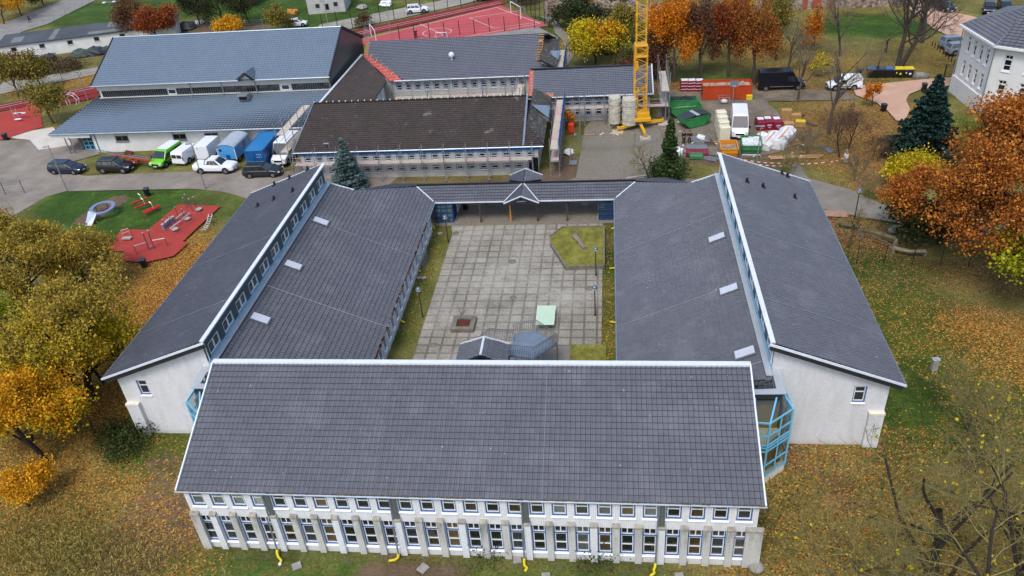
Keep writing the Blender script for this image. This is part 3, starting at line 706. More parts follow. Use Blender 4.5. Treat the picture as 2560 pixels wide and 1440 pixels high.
# ================================================================ the two wings
def wing(s, label, ang):
    """s=-1 left, +1 right"""
    X = lambda d: cX+s*d
    T = thing('school_wing', label, 'building', (X(20), 55, 0), world=True)
    ym, yf = 40.68, 68.3
    # outer single pitch roof and its clerestory
    A = [(X(27.0), 40.2, 5.68), (X(27.0), 68.75 if s < 0 else 69.2, 5.68), (X(18.75), 68.5, 8.83), (X(18.75), 40.35, 8.83)]
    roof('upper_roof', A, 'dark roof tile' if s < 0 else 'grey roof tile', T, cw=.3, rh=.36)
    m = MB(); m.beam((X(18.72), 40.3, 8.88), (X(18.72), 68.55, 8.88), .3, .1); m.build('ridge_flashing', 'white flashing', T)
    m = MB(); m.beam((X(27.1), 40.1, 5.66), (X(18.5), 40.1, 8.9), .1, .14); m.beam((X(27.1), 68.8, 5.7), (X(18.5), 68.6, 8.9), .1, .14); m.build('verge_trim', 'white flashing', T)
    m = MB(); m.beam((X(27.0), 40.22, 5.42), (X(18.6), 40.22, 8.62), .14, .38); m.build('verge_board', 'slate fascia', T)
    m = MB(); m.tube([(X(27.12), 40.1, 5.62), (X(27.12), 68.9, 5.62)], .07, 6); m.build('gutter', 'zinc', T)
    # outer wall, gable walls
    winwall('outer_wall', T, (X(26.4), yf if s < 0 else ym, 0), R(-90) if s < 0 else R(90), yf-ym, -.2, 5.4, [(2+i*2.2, 3.4, 1, 1.2, 'rail') for i in range(12)], 'white brick', lambda o: winproto('rail', 1.0, 1.2))
    gw = 7.6; gx0 = X(26.4) if s < 0 else X(26.4-gw)
    wu = 1.75 if s < 0 else gw-1.75
    zh = lambda d: 5.55+(27-d)*.3818-.2
    t = [(gw, zh(18.8)), (0, zh(26.4))] if s < 0 else [(gw, zh(26.4)), (0, zh(18.8))]
    winwall('gable_wall', T, (gx0, ym, 0), 0, gw, -.2, 5.4, [(wu, 3.75, .8, 1.35, 'rail')], 'white brick', lambda o: winproto('rail', .8, 1.35), top=t)
    wall('far_gable_wall', T, (gx0+gw, yf, 0), R(180), gw, -.2, 5.4, [], 'white brick', top=[(gw, zh(26.4) if s < 0 else zh(18.8)), (0, zh(18.8) if s < 0 else zh(26.4))])
    px = X(26.4)+(.02 if s < 0 else -.02); wd = .95
    o = MB().prism([(min(px, px-s*wd), ym-.3), (max(px, px-s*wd), ym-.3), (max(px, px-s*wd), ym-.002), (min(px, px-s*wd), ym-.002)], 0, 2.9).build('pilaster', 'white brick', T)
    MB().box(px-s*wd/2, ym-.16, 2.98, wd+.06, .36, .16).build('coping', 'cream', o)
    # clerestory: clad wall with windows over the lower roof
    L = 28.0; rz = R(90) if s < 0 else R(-90); p0 = (X(18.9), 40.5 if s < 0 else 68.5, 0)
    ys = [42.0+i*2.5 for i in range(11)]
    us = [y-40.5 if s < 0 else 68.5-y for y in ys]
    winwall('clerestory_wall', T, p0, rz, L, 6.6, 8.7, [(u, 6.98, 1.75, 1.02, 'twin') for u in us], 'slate cladding', lambda o: winproto('twin', 1.75, 1.02, .12, 'strip blue', 'white paint', 'warm glass', None), depth=.12)
    m = MB(); m.beam((X(18.86), 40.5, 6.82), (X(18.86), 68.5, 6.82), .1, .3); m.build('blue_strip', 'strip blue', T)
    m = MB(); m.beam((X(18.6), 39.6, 6.84), (X(18.6), 68.6, 6.84), .4, .05); m.build('roof_flashing', 'pale zinc', T)
    # lower inner roof
    zi = lambda d: 2.57+(d-9.48)*.4517
    pts = [(X(18.7), 39.3, zi(18.7)), (X(18.7), 68.5, zi(18.7)), (X(16.4), 68.9, zi(16.4)), (X(11.35), 74.0, zi(11.35)), (X(9.3), 72.2, zi(9.3)), (X(9.3), 38.75, zi(9.3))]
    roof('lower_roof', pts, 'grey roof tile', T, cw=.3, rh=.39)
    m = MB(); m.beam((X(18.7), 68.6, zi(18.7)+.05), (X(16.4), 69.0, zi(16.4)+.05), .14, .1); m.beam((X(11.35), 74, 3.47), (X(9.4), 72.3, 2.62), .12, .07); m.build('verge_trim', 'white flashing', T)
    m = MB(); m.tube([(X(9.2), 39, 2.5), (X(9.2), 72.1, 2.5)], .07, 6); m.build('gutter', 'zinc', T)
    if s < 0:
        rn = random.Random(2); m = MB()
        for i in range(160): m.box(X(9.2)+rn.uniform(-.04, .04), 39+rn.random()**.8*29, 2.57, .1, rn.uniform(.08, .4), .04)
        tag(m.build('gutter_leaves', 'rust leaves', T), kind='stuff')
    # ridge piece falling away behind, towards the walkway
    roof('rear_slope', [(X(16.4), 68.95, 5.64), (X(11.3), 74.05, 3.42), (X(11.3), 76.6, 2.5), (X(14.5), 76.6, 2.5)], 'dark roof tile', T)
    # inner wall to the courtyard with tall slots
    yi0, yi1 = 38.9, 70.6; Li = yi1-yi0; rz2 = R(90) if s < 0 else R(-90)
    n = 22
    winwall('courtyard_wall', T, (X(9.5), yi0 if s < 0 else yi1, 0), rz2, Li, -.2, 2.6, [(1.0+i*Li/n, .7, .62, 1.7, 'rail') for i in range(n)], 'white brick', lambda o: winproto('rail', .62, 1.7))
    for i in range(n+1):
        y = yi0+.3+i*Li/n
        if y > yi1: continue
        o = MB().box(X(9.5)-s*.03, y, 1.1, .06, .34, 2.2).build('pilaster', 'white brick', T); MB().box(X(9.5)-s*.07, y, 2.24, .16, .38, .1).build('coping', 'white paint', o)
    wall('near_wall', T, (X(19.6) if s < 0 else X(9.95), 39.2, 0), 0, 9.65, -.2, 2.6, [], 'white brick')
    bx = MB(); bx.prism([(min(X(10.2), X(18.6)), 39.5), (max(X(10.2), X(18.6)), 39.5), (max(X(10.2), X(18.6)), 68.2), (min(X(10.2), X(18.6)), 68.2)], -.1, 2.4); bx.build('core_wall', 'black', T)
    # verge parapet at the near end
    fl = [P(1926, 915, 6.45), P(1948, 916, 6.45), P(1966, 986, 6.3), P(1941, 973, 6.3), P(1870, 976, 6.3), P(1870, 987, 6.3)]
    if s < 0: fl = [Vector((2*cX-q.x, q.y, q.z)) for q in fl]
    m = MB(); m.extr([fl[0], fl[1], fl[2], fl[3]], (0, 0, .05)); m.extr([fl[4], fl[3], fl[2], fl[5]], (0, 0, .06)); m.build('parapet_flashing', 'pale zinc', T)
    m = MB(); a_, b_ = fl[5], fl[2]; m.extr([a_+Vector((0, .08, -.02)), b_+Vector((-s*.2, .08, -.02)), b_+Vector((-s*.2, .08, -.6)), a_+Vector((0, .08, -.6))], (0, .3, 0)); m.build('parapet', 'slate fascia', T)
    roof('front_hip', [(X(12.5), 39.25, 5.96), (X(18.9), 39.25, 5.96), (X(18.7), 39.35, 6.7)], 'dark roof tile', T)
    # roof windows
    for k, (sx_, sy_) in enumerate(((803, 557), (734, 667), (652, 800)) if s < 0 else ((1792, 598), (1822, 727), (1862, 886))):
        c = onplane((pts[0], pts[1], pts[4]), sx_, sy_)+Vector((0, 0, .12)); sl = math.atan(.4517); m = MB()
        d = Vector((s*math.cos(sl), 0, math.sin(sl))); nn = Vector((-s*math.sin(sl), 0, math.cos(sl)))
        def slab(m, l, w_, t_, o): m.beam(c-d*l/2+nn*o, c+d*l/2+nn*o, w_, t_, up=(0, 0, 1))
        slab(m, 1.5, .95, .1, 0); o = m.build('roof_window', 'grey metal', T); m = MB(); slab(m, 1.3, .76, .04, .09); m.build('pane', 'sky pane', o)
    # cables
    m = MB()
    for yy in (50.5, 61.5, 41.2):
        m.tube([(X(9.3), yy, zi(9.3)+.1), (X(18.6), yy, zi(18.6)+.1)], .012, 4)
        if yy < 60: m.tube([(X(18.9), yy+4, 8.95), (X(27), yy+4, 5.8)], .012, 4)
    m.build('lightning_cable', 'galvanised', T)
    return T
mat('sky pane', 'b7bcc4', .15, 0, .05, 2, .6)
pass
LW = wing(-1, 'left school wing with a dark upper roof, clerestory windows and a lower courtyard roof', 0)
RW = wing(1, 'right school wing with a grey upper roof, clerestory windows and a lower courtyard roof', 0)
# roof vents
def vent(T, px, py, s):
    a = (cX+s*27.0, 40.2, 5.68); b = (cX+s*27., 68, 5.68); c = (cX+s*18.75, 50, 8.83); p = onplane((a, b, c), px, py)
    m = MB(); m.tube([p, p+Vector((0, 0, .28))], [.09, .09], 8); m.box(p.x, p.y, p.z+.06, .42, .42, .05); m.sphere(p+Vector((0, 0, .33)), .14, 8, 4); m.build('roof_vent', 'black plastic', T)
for q in ((770, 426), (725, 448), (687, 464), (733, 479), (686, 500), (646, 517)): vent(LW, *q, -1)
for q in ((1867, 456), (1907, 469), (1954, 436), (1968, 443), (1986, 496)): vent(RW, *q, 1)

# ================================================================ glass stair towers at the front corners
def stair(s, label):
    X = lambda d: cX+s*d
    T = thing('glass_stair_tower', label, 'building', (X(18.5), 38, 0), world=True)
    ring = [(X(16.4), 37.0), (X(18.35), 36.85), (X(19.95), 38.2), (X(19.75), 40.4)]
    zt = 5.35
    rg = ring if s > 0 else ring
    m = MB()
    for a, b in zip(rg[:-1], rg[1:]): m.extr([(a[0], a[1], -.2), (b[0], b[1], -.2), (b[0], b[1], .7), (a[0], a[1], .7)], (-.2*s, .2, 0))
    m.build('plinth', 'cream', T)
    m = MB()
    for a in rg: m.beam((a[0], a[1], .5), (a[0], a[1], zt), .11, .11)
    for a, b in zip(rg[:-1], rg[1:]):
        for z in (.72, 1.7, 2.95, 3.25, 3.5, 4.3, zt): m.beam((a[0], a[1], z), (b[0], b[1], z), .08, .1)
        c = ((a[0]+b[0])/2, (a[1]+b[1])/2); m.beam((*c, .7), (*c, zt), .08, .08)
    top = [(X(16.4), 38.75, 6.0), (X(19.0), 38.7, 6.0), (X(19.4), 39.0, 6.0), (X(19.5), 40.3, 6.0)]
    for a, b in zip(rg, top): m.beam((a[0], a[1], zt), b, .1, .1)
    m.beam(top[0], top[1], .22, .22); m.beam((X(17.4), 36.92, zt), (X(17.7), 38.7, 6.), .08, .08)
    m.build('frame', 'light blue', T)
    for a, b, c, d in zip(rg[:-1], rg[1:], top[:-1], top[1:]):
        m = MB(); m.face([(a[0], a[1], .7), (b[0], b[1], .7), (b[0], b[1], zt), (a[0], a[1], zt)]); g = m.build('glass_wall', 'clear glass', T)
        m = MB(); m.face([(a[0], a[1], zt), (b[0], b[1], zt), d, c]); m.build('glass_roof', 'clear glass', T)
    m = MB(); cyy = 38.6; m.prism([(X(16.5), 37.4), (X(18.2), 37.3), (X(19.4), 38.4), (X(19.3), 40.2), (X(16.5), 40.2)][::(1 if s > 0 else -1)], 2.9, 3.05); m.build('floor_slab', 'cream', T)
    for i in range(9): MB().box(X(16.8+i*.25), 38.6, .3+i*.3, .28, 1.2, .08).build('stair_tread', 'concrete', T)
    m = MB(); m.box(X(17.5), 39.0, 2.7, 3.6, .2, 5.4); m.build('inner_wall', 'ochre wall', T); MB().box(X(19.5), 39.5, 2.65, .12, 2.0, 5.2).build('inner_wall', 'ochre wall', T)
    m = MB(); m.prism([(X(16.5), 37.4), (X(18.2), 37.3), (X(19.4), 38.4), (X(19.3), 40.5), (X(16.5), 40.5)][::(1 if s > 0 else -1)], .02, .08); m.build('floor', 'concrete', T)
mat('ochre wall', '8f7c4c', .8, 0, .15, 1.2)
t = NT('clear glass'); tr = t.n('BsdfTransparent'); gl = t.n('BsdfGlossy'); gl.inputs['Roughness'].default_value = .04
tr.inputs[0].default_value = (.72, .78, .76, 1); fr = t.n('LayerWeight'); fr.inputs[0].default_value = .5; ms = t.n('MixShader')
t.l(t.math('ADD', t.math('MULTIPLY', t.math('POWER', fr.outputs[1], 3.), .7), .1), ms.inputs[0]); t.l(tr.outputs[0], ms.inputs[1]); t.l(gl.outputs[0], ms.inputs[2]); t.l(ms.outputs[0], t.t.nodes['Material Output'].inputs[0]); MATS['clear glass'] = t.m
stair(-1, 'light blue glazed stair tower at the left corner, mostly behind the front roof'); stair(1, 'light blue glazed stair tower at the right corner beside the white gable')

# ================================================================ covered walkway
WK = thing('covered_walkway', 'long tiled walkway roof on thin posts closing the far side of the courtyard', 'walkway', (cX, 74.4, 0), world=True)
roof('roof', [(-20.1, 74.3, 3.42), (2.7, 74.3, 3.42), (.8, 72.15, 2.5), (-18.2, 72.15, 2.5)], 'grey roof tile', WK)
roof('rear_roof', [(-20.1, 74.34, 3.42), (2.7, 74.34, 3.42), (2.7, 76.7, 2.42), (-20.1, 76.7, 2.42)], 'dark roof tile', WK)
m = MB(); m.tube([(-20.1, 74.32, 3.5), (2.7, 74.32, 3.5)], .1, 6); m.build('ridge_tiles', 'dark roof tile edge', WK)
m = MB(); m.box(cX, 72.1, 2.5, 19, .1, .12); m.build('gutter', 'white flashing', WK)
m = MB(); m.box(cX, 72.35, 2.3, 19, .14, .2); m.box(cX, 76.3, 2.25, 19, .14, .2); m.build('beam', 'dark wood', WK)
for x in (-13.3, -10.15, -7.35, -4.3):
    for y in (72.3, 76.2): MB().box(x, y, 1.2, .16, .16, 2.4).build('post', 'bare timber' if (x == -10.15 or (x == -7.35 and y > 75)) else 'dark wood', WK)
# cross gable in the middle
roof('gable_roof', [(-8.85, 71.5, 3.32), (-8.85, 75.2, 3.32), (-10.6, 72.9, 2.55), (-10.6, 71.5, 2.55)], 'dark roof tile', WK, lift=.06)
roof('gable_roof', [(-8.85, 71.5, 3.32), (-8.85, 75.2, 3.32), (-7.1, 72.9, 2.55), (-7.1, 71.5, 2.55)], 'grey roof tile', WK, lift=.06)
roof('gable_roof', [(-8.85, 77.4, 3.52), (-8.85, 74.4, 3.52), (-10.6, 76.4, 2.75), (-10.6, 77.4, 2.75)], 'dark roof tile', WK, lift=.06)
roof('gable_roof', [(-8.85, 77.4, 3.52), (-8.85, 74.4, 3.52), (-7.1, 76.4, 2.75), (-7.1, 77.4, 2.75)], 'grey roof tile', WK, lift=.06)
m = MB()
for s in (-1, 1): m.beam((-8.85+s*1.8, 71.6, 2.72), (-8.85+s*.12, 74.1, 3.52), .08, .06); m.beam((-8.85, 71.42, 3.42), (-8.85+s*1.8, 71.42, 2.63), .1, .1); m.beam((-8.85, 77.45, 3.62), (-8.85+s*1.8, 77.45, 2.83), .1, .1)
m.build('verge_trim', 'white flashing', WK)
m = MB()
for s in (-1, 1): m.beam((-8.85, 71.46, 3.2), (-8.85+s*1.75, 71.46, 2.42), .12, .3)
m.build('gable_board', 'slate fascia', WK)
glassmat('porch glass', '4a5a52')
for s, x0, lab in ((-1, -18.1, 'dark blue glazed entrance porch at the left end of the covered walkway'), (1, -1.1, 'dark blue glazed entrance porch at the right end of the covered walkway')):
    T = thing('entrance_porch', lab, 'porch', (x0+.9, 73.5, 0), world=True); wd = 1.95
    m = MB(); m.box(x0+wd/2, 74.6, .06, wd+.2, 4.6, .12); m.build('plinth', 'concrete', T)
    window(T, (x0+wd/2, 72.25, .12), 0, winproto('grid', wd, 2.2, .1, 'deep blue', 'white paint', 'porch glass', None))
    xx = x0+wd if s < 0 else x0
    window(T, (xx, 73.4, .12), R(90) if s < 0 else R(-90), winproto('grid', wd, 2.2, .1, 'deep blue', 'white paint', 'porch glass', None))
    MB().box(xx, 75.6, 1.2, .15, 2.3, 2.2).build('side_wall', 'white brick', T)
glassmat('porch glass', '4a5a52')
# ================================================================ pavilion roof and steel deck in the courtyard
PV = thing('stair_pavilion', 'small tiled gable roof over the steps at the rear of the front building', 'pavilion', (-9.3, 50.5, 0), world=True)
zE, zR = 4.0, 4.9
pa, pb, pc = P(1150, 863, zE), P(1210, 845, zR), P(1273, 862, zE)
yb = 44.
roof('roof', [pb, (pb.x, yb, zR), (pa.x, yb, zE), pa], 'grey roof tile', PV)
roof('roof', [pb, (pb.x, yb, zR), (pc.x, yb, zE), pc], 'grey roof tile', PV)
m = MB(); m.beam(pa+Vector((0, .06, .05)), pb+Vector((0, .06, .08)), .08, .1); m.beam(pb+Vector((0, .06, .08)), pc+Vector((0, .06, .05)), .08, .1); m.tube([(pb.x, yb, zR+.03), (pb.x, pb.y, zR+.03)], .1, 6); m.build('verge_trim', 'white flashing', PV)
m = MB(); m.prism([(pa.x+.4, yb), (pc.x-.4, yb), (pc.x-.4, pa.y-.5), (pa.x+.4, pa.y-.5)], -.1, zE-.1); m.build('wall', 'slate cladding', PV)
DK = thing('steel_deck', 'raised steel landing with barred railings beside the pavilion roof in the courtyard', 'platform', tuple(P(1335, 850, 0)), world=True)
zd = 2.75
dk = [P(1285, 834, zd), P(1341, 826, zd), P(1392, 860, zd), P(1336, 896, zd), P(1272, 889, zd)]
m = MB(); m.prism([(p.x, p.y) for p in dk], zd-.12, zd); m.build('deck_plate', 'zinc', DK)
def railing(T, pts, z0, z1=None, gap=.14, h=1.05, posts=1.3):
    m = MB(); z1 = z1 if z1 is not None else z0
    n = len(pts)-1; tot = sum((Vector(pts[i+1][:2])-Vector(pts[i][:2])).length for i in range(n)); acc = 0
    for i in range(n):
        a, b = Vector(pts[i][:2]), Vector(pts[i+1][:2]); L = (b-a).length; za = z0+(z1-z0)*acc/tot; acc += L; zb = z0+(z1-z0)*acc/tot
        m.tube([(*a, za+h), (*b, zb+h)], .03, 5); m.tube([(*a, za+.08), (*b, zb+.08)], .02, 4); m.tube([(*a, za+h-.2), (*b, zb+h-.2)], .018, 4)
        k = max(1, int(L/gap))
        for j in range(k+1):
            t = j/k; p = a.lerp(b, t); z = za+(zb-za)*t; m.box(p.x, p.y, z+h/2, .03, .03, h)
    return m.build('railing', 'grey metal', T)
railing(DK, [dk[0], dk[1], dk[2]], zd); railing(DK, [dk[2], dk[3], dk[4]], zd)
for p in (dk[1], dk[2], dk[3], dk[4]): MB().box(p.x, p.y, zd/2, .12, .12, zd-.1).build('leg', 'grey metal', DK)
st = [P(1200, 868, 1.2), P(1228, 846, 1.4), P(1285, 858, 2.7)]
railing(DK, [P(1197, 866, 2.2), P(1226, 846, 2.3), P(1287, 856, 2.6)], 2.0, 2.7)
m = MB()
for i in range(8): a = P(1278-i*9, 872, 2.6-i*.12); m.box(a.x, a.y, a.z, .26, 1.1, .05)
m.build('stair_tread', 'grey metal', DK)

# ================================================================ sports hall
GY = thing('sports_hall', 'large sports hall with a blue-grey tiled roof above a band of dark glazing', 'building', (-54, 105, 0), world=True)
roof('upper_roof', [(-70.6, 100.0, 7.0), (-36.7, 100.0, 7.0), (-36.7, 108.8, 11.0), (-70.6, 108.8, 11.0)], 'blue roof tile', GY, cw=.45, rh=.42, roll=.015, step=.03)
roof('rear_slope', [(-70.6, 117.8, 7.0), (-36.7, 117.8, 7.0), (-36.7, 108.84, 11.0), (-70.6, 108.84, 11.0)], 'blue roof tile', GY, cw=.6, rh=.6)
roof('lower_roof', [(-74.4, 93.3, 2.9), (-37.4, 92.9, 2.9), (-37.4, 101.2, 5.05), (-71.0, 101.2, 5.05)], 'blue roof tile', GY, cw=.45, rh=.42, roll=.015, step=.03)
roof('side_hip', [(-74.4, 93.3, 2.9), (-71.0, 101.2, 5.05), (-71.0, 117, 5.05), (-74.4, 121, 2.9)], 'blue roof tile', GY, cw=.5, rh=.5)
m = MB(); m.prism([(-70.3, 100.9), (-37.0, 100.9), (-37.0, 117.4), (-70.3, 117.4)], -.1, 6.9); m.build('upper_wall', 'white render', GY)
bands = [(-69.9, -60.3), (-58.9, -56.8), (-56.6, -52.3), (-52.1, -47.5), (-47.3, -44.2), (-42.4, -37.2)]
for a, b in bands:
    m = MB(); m.box((a+b)/2, 100.86, 5.55, b-a, .06, .85); g = m.build('glazing_band', 'band glass', GY)
    m = MB(); n = int((b-a)/.32)
    for k in range(n+1): m.box(a+(b-a)*k/n, 100.8, 5.55, .05, .06, .85)
    m.build('mullion', 'grey metal', GY)
glassmat('band glass', '1c2524')
m = MB(); m.box(-53.7, 100.8, 6.5, 33.4, .14, .75); m.box(-53.7, 100.75, 5.05, 33.4, .18, .12); m.build('fascia_panel', 'pale render', GY)
for x in (-59.6, -43.3): window(GY, (x, 100.78, 5.15), 0, winproto('plain', 1.2, .8, .08, 'white paint', 'white paint', 'window glass', None))
for x in (-56.7, -52.2, -47.4): MB().tube([(x, 100.6, 7), (x, 100.7, 5.1), (x, 100.2, 4.8)], .07, 6).build('downpipe', 'zinc', GY)
for a, b in (((-70.7, 99.95, 6.95), (-36.6, 99.95, 6.95)), ((-74.5, 93.2, 2.86), (-37.3, 92.85, 2.86))): MB().tube([a, b], .09, 6).build('gutter', 'zinc', GY)
m = MB(); m.beam((-70.65, 100, 7.1), (-70.65, 108.8, 11.1), .14, .12); m.beam((-36.65, 100, 7.05), (-36.65, 108.8, 11.08), .16, .2); m.beam((-36.65, 108.8, 11.08), (-36.65, 117.8, 7.05), .16, .3); m.build('verge_trim', 'slate fascia', GY)
m = MB(); m.tube([(-70.6, 108.82, 11.08), (-36.7, 108.82, 11.08)], .12, 6); m.build('ridge_tiles', 'zinc', GY)
m = MB(); m.extr([(-36.95, 100.5, 4.0), (-36.95, 117.5, 4.0), (-36.95, 117.5, 7.05), (-36.95, 108.8, 10.9), (-36.95, 100.5, 7.05)], (.2, 0, 0)); m.build('gable_wall', 'gable panel', GY)
mat('gable panel', '3e4448', .35, .2, .18, .5, .6)
# small peaked dormer over the glazing and the roof hood
dp = [P(596, 199, 7.1), P(613, 183, 8.2), P(634, 198, 7.1)]
roof('dormer_roof', [dp[0]+Vector((0, -.3, 0)), dp[1]+Vector((0, -.3, 0)), dp[1]+Vector((0, 2.6, 0)), dp[0]+Vector((0, .1, 0))], 'blue roof tile', GY, lift=.1)
roof('dormer_roof', [dp[2]+Vector((0, -.3, 0)), dp[1]+Vector((0, -.3, 0)), dp[1]+Vector((0, 2.6, 0)), dp[2]+Vector((0, .1, 0))], 'blue roof tile', GY, lift=.1)
m = MB(); m.extr([dp[0], dp[1], dp[2]], (0, .2, 0)); m.build('dormer_wall', 'white render', GY)
m = MB(); m.beam(dp[0]+Vector((-.1, -.36, .1)), dp[1]+Vector((0, -.36, .12)), .1, .16); m.beam(dp[2]+Vector((.1, -.36, .1)), dp[1]+Vector((0, -.36, .12)), .1, .16); m.build('dormer_trim', 'slate fascia', GY)
h = P(613, 249, 4.6); m = MB(); m.box(h.x, h.y, h.z+.35, 1.3, 1.0, .6); m.extr([(h.x-.7, h.y-.9, h.z+.75), (h.x+.7, h.y-.9, h.z+.75), (h.x+.7, h.y+.7, h.z+.72), (h.x-.7, h.y+.7, h.z+.72)], (0, 0, .08)); m.build('vent_hood', 'galvanised', GY)
MB().box(h.x, h.y-.52, h.z+.35, 1.1, .05, .45).build('vent_grille', 'black', GY)
# low front wall with its shutters
yg = 93.85; gops = []
for px in (303, 442, 520, 667): x = P(px, 345, 1.9).x; gops.append((x+68.9, 1.35, 1.9, .85, 'twin'))
winwall('wall', GY, (-68.9, yg, 0), 0, 31.4, -.2, 2.95, gops+[(26.6, 1.45, 2.2, .8, 'twin'), (29.8, 1.45, 1.6, .8, 'twin')], 'white render', lambda o: winproto('twin', o[2], o[3], .12, 'grey metal', 'grey metal', 'window glass', 'grey metal'), depth=.12)
for o in gops: MB().box(-68.9+o[0], yg-.03, 2.33, 2.0, .06, .28).build('shutter_box', 'pale render', GY)
for x in (-68.4, -57.3, -47.6): MB().tube([(x, 93.1, 2.8), (x, yg-.08, 2.5), (x, yg-.08, .1)], .055, 6).build('downpipe', 'zinc', GY)
m = MB(); m.prism([(-68.8, 94.3), (-37.6, 94.3), (-37.6, 100.8), (-68.8, 100.8)], -.1, 2.8); m.build('core_wall', 'black', GY)
m = MB(); m.box(-71.6, 93.5, 2.55, 5.6, .3, .62); m.build('canopy_fascia', 'white render', GY)
wall('side_wall', GY, (-71.5, 100, 0), R(-90), 5.5, -.2, 2.9, [], 'white render')
window(GY, (-69.7, 94.4, .1), 0, winproto('grid', 2.2, 2.4, .1, 'light blue', 'light blue', 'window glass', None))
for x in (-72.5, -71.8): MB().tube([(x, 93.4, 0), (x, 93.4, 2.4)], .09, 8).build('column', 'zinc', GY)

# ================================================================ old brown-roofed wing behind scaffolding
def wins_blocks(T, x0, x1, y, rows, dx, w_, extra=None, blind=(), fr='window blue', wallm='grey render', ztop=3.6, rz=0, hang=0):
    ops = []
    for k, (z, h_, st) in enumerate(rows):
        x = x0+.9
        while x < x1-.6: ops.append((x-x0, z, w_, h_, st)); x += dx
    winwall('wall', T, (x0, y, 0), 0, x1-x0, -.2, ztop, ops, wallm, lambda o: winproto(o[4], o[2], o[3], .14, fr, 'white paint', 'window glass', 'pale render'))
OB = thing('old_school_wing', 'old wing with a weathered brown tiled roof behind scaffolding', 'building', (-22, 88, 0), world=True)
za, ya, zb, yb_ = 3.6, 83.4, 6.6, 91.25
roof('roof', [(-36.75, ya, za), (-9.75, ya, za), (-9.75, yb_, zb), (-36.05, yb_, zb)], 'brown roof tile', OB, cw=.3, rh=.36, step=.045)
roof('rear_slope', [(-36.75, 2*yb_-ya, za), (-9.75, 2*yb_-ya, za), (-9.75, yb_+.03, zb), (-36.05, yb_+.03, zb)], 'brown roof tile', OB, cw=.5, rh=.5)
m = MB(); m.tube([(-36.1, yb_, zb+.05), (-9.8, yb_, zb+.05)], .11, 6)
for i in range(34): m.box(-36+i*.8, yb_, zb+.2, .09, .22, .12, m=1)
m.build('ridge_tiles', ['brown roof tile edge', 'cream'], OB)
m = MB(); m.beam((-9.6, ya, za+.1), (-9.6, yb_, zb+.1), .22, .1); m.beam((-36.8, ya, za+.08), (-36.1, yb_, zb+.08), .1, .1); m.build('verge_trim', 'zinc', OB)
wins_blocks(OB, -36.2, -8.0, 83.75, ((.75, .7, 'rail'), (2.0, 1.05, 'cross')), 1.39, .84)
m = MB(); m.box(-22, 83.7, 3.25, 28.4, .12, .42); m.build('fascia_board', 'net blue', OB)
MB().tube([(-36.8, 83.3, 3.55), (-7.3, 83.3, 3.55)], .08, 6).build('gutter', 'zinc', OB)
m = MB(); m.prism([(-36.1, 84.4), (-8.1, 84.4), (-8.1, 98.6), (-36.1, 98.6)], -.1, 3.4); m.build('core_wall', 'grey render', OB)
pe = [P(1380, 243, 3.6)]
roof('weathered_hip', [(-9.5, 87.6, 5.0), (-9.5, 98.2, 5.0), (-7.3, 99.0, 3.9), (-7.3, 83.4, 3.6)], 'mossy roof tile', OB, cw=.3, rh=.36) if 0 else None
hp_ = [(-9.45, 86.9, 4.95), (-9.45, 98.6, 4.95), (-7.35, 98.6, 3.62), (-7.35, 83.5, 3.62)]
roof('weathered_hip', [hp_[0], hp_[1], hp_[2], hp_[3]], 'mossy roof tile', OB, cw=.3, rh=.36)
roof('weathered_front', [(-9.6, 83.4, 3.6), (-7.35, 83.4, 3.6), (-9.45, 86.9, 4.94), (-9.6, 86.9, 4.94)], 'brown roof tile', OB, cw=.3, rh=.36)
m = MB(); m.extr([(-9.3, 92.6, 4.9), (-7.2, 90.6, 4.0), (-7.2, 94.4, 4.0)], (0, 0, .12)); m.box(-7.6, 92.5, 3.75, .9, 3.4, .5); m.build('zinc_dormer', 'zinc', OB)
MB().box(-8.6, 83.72, 1.1, 1.1, .12, 1.9).build('doorway', 'black', OB); 
# linking roof down from the hall's gable
LK = thing('link_roof', 'old brown tiled link roof between the sports hall gable and the scaffolded wing', 'building', (-34, 105, 0), world=True)
roof('roof', [P(905, 138, 5.75), P(815, 242, 5.5), (-36.4, 92.5, 5.6), (-31, 92.5, 3.6), (-31, 107.0, 3.6)][:1]+[(-36.2, 97.0, 5.7), (-36.5, 92.0, 5.7), (-31, 92.0, 3.7), (-31, 107.0, 3.7)], 'brown roof tile', LK, cw=.3, rh=.36, step=.045)
m = MB(); q = P(905, 138, 5.75); m.beam((-36.3, 92.0, 5.8), (q.x, q.y, 5.85), .3, .08); m.build('roof_flashing', 'white flashing', LK)
m = MB(); m.prism([(-36.4, 92.3), (-31.5, 92.3), (-31.5, 106.8), (-36.4, 110)], -.1, 3.6); m.build('wall', 'white render', LK)
for i in range(6): MB().box(-31.42, 94+i*2.2, 1.8, .1, .8, 3.2).build('pilaster', 'white brick', LK)

# rear wing with new slate tiles
NB = thing('rear_school_wing', 'rear wing half re-tiled in slate grey with pink battens at its edge', 'building', (-20, 111, 0), world=True)
nz, ny_, nzr, nyr = 3.6, 107.4, 6.8, 115.9
vl = lambda z: None
npl = ((-30, ny_, nz), (-10, ny_, nz), (-10, nyr, nzr))
A = onplane(npl, 930, 104); B = onplane(npl, 916, 138); C_ = onplane(npl, 1010, 198); D = onplane(npl, 1355, 185); E_ = onplane(npl, 1348, 86)
S0, S1 = onplane(npl, 912, 103), onplane(npl, 975, 205)
roof('roof', [onplane(npl, 918, 103), onplane(npl, 1348, 86), onplane(npl, 1341, 152), onplane(npl, 1378, 172), onplane(npl, 1372, 186), onplane(npl, 1010, 201), onplane(npl, 922, 140)], 'new roof tile', NB, cw=.3, rh=.36)
m = MB(); ff = [onplane(npl, 905, 137), onplane(npl, 975, 203), onplane(npl, 1006, 201), onplane(npl, 950, 150), onplane(npl, 928, 135)]
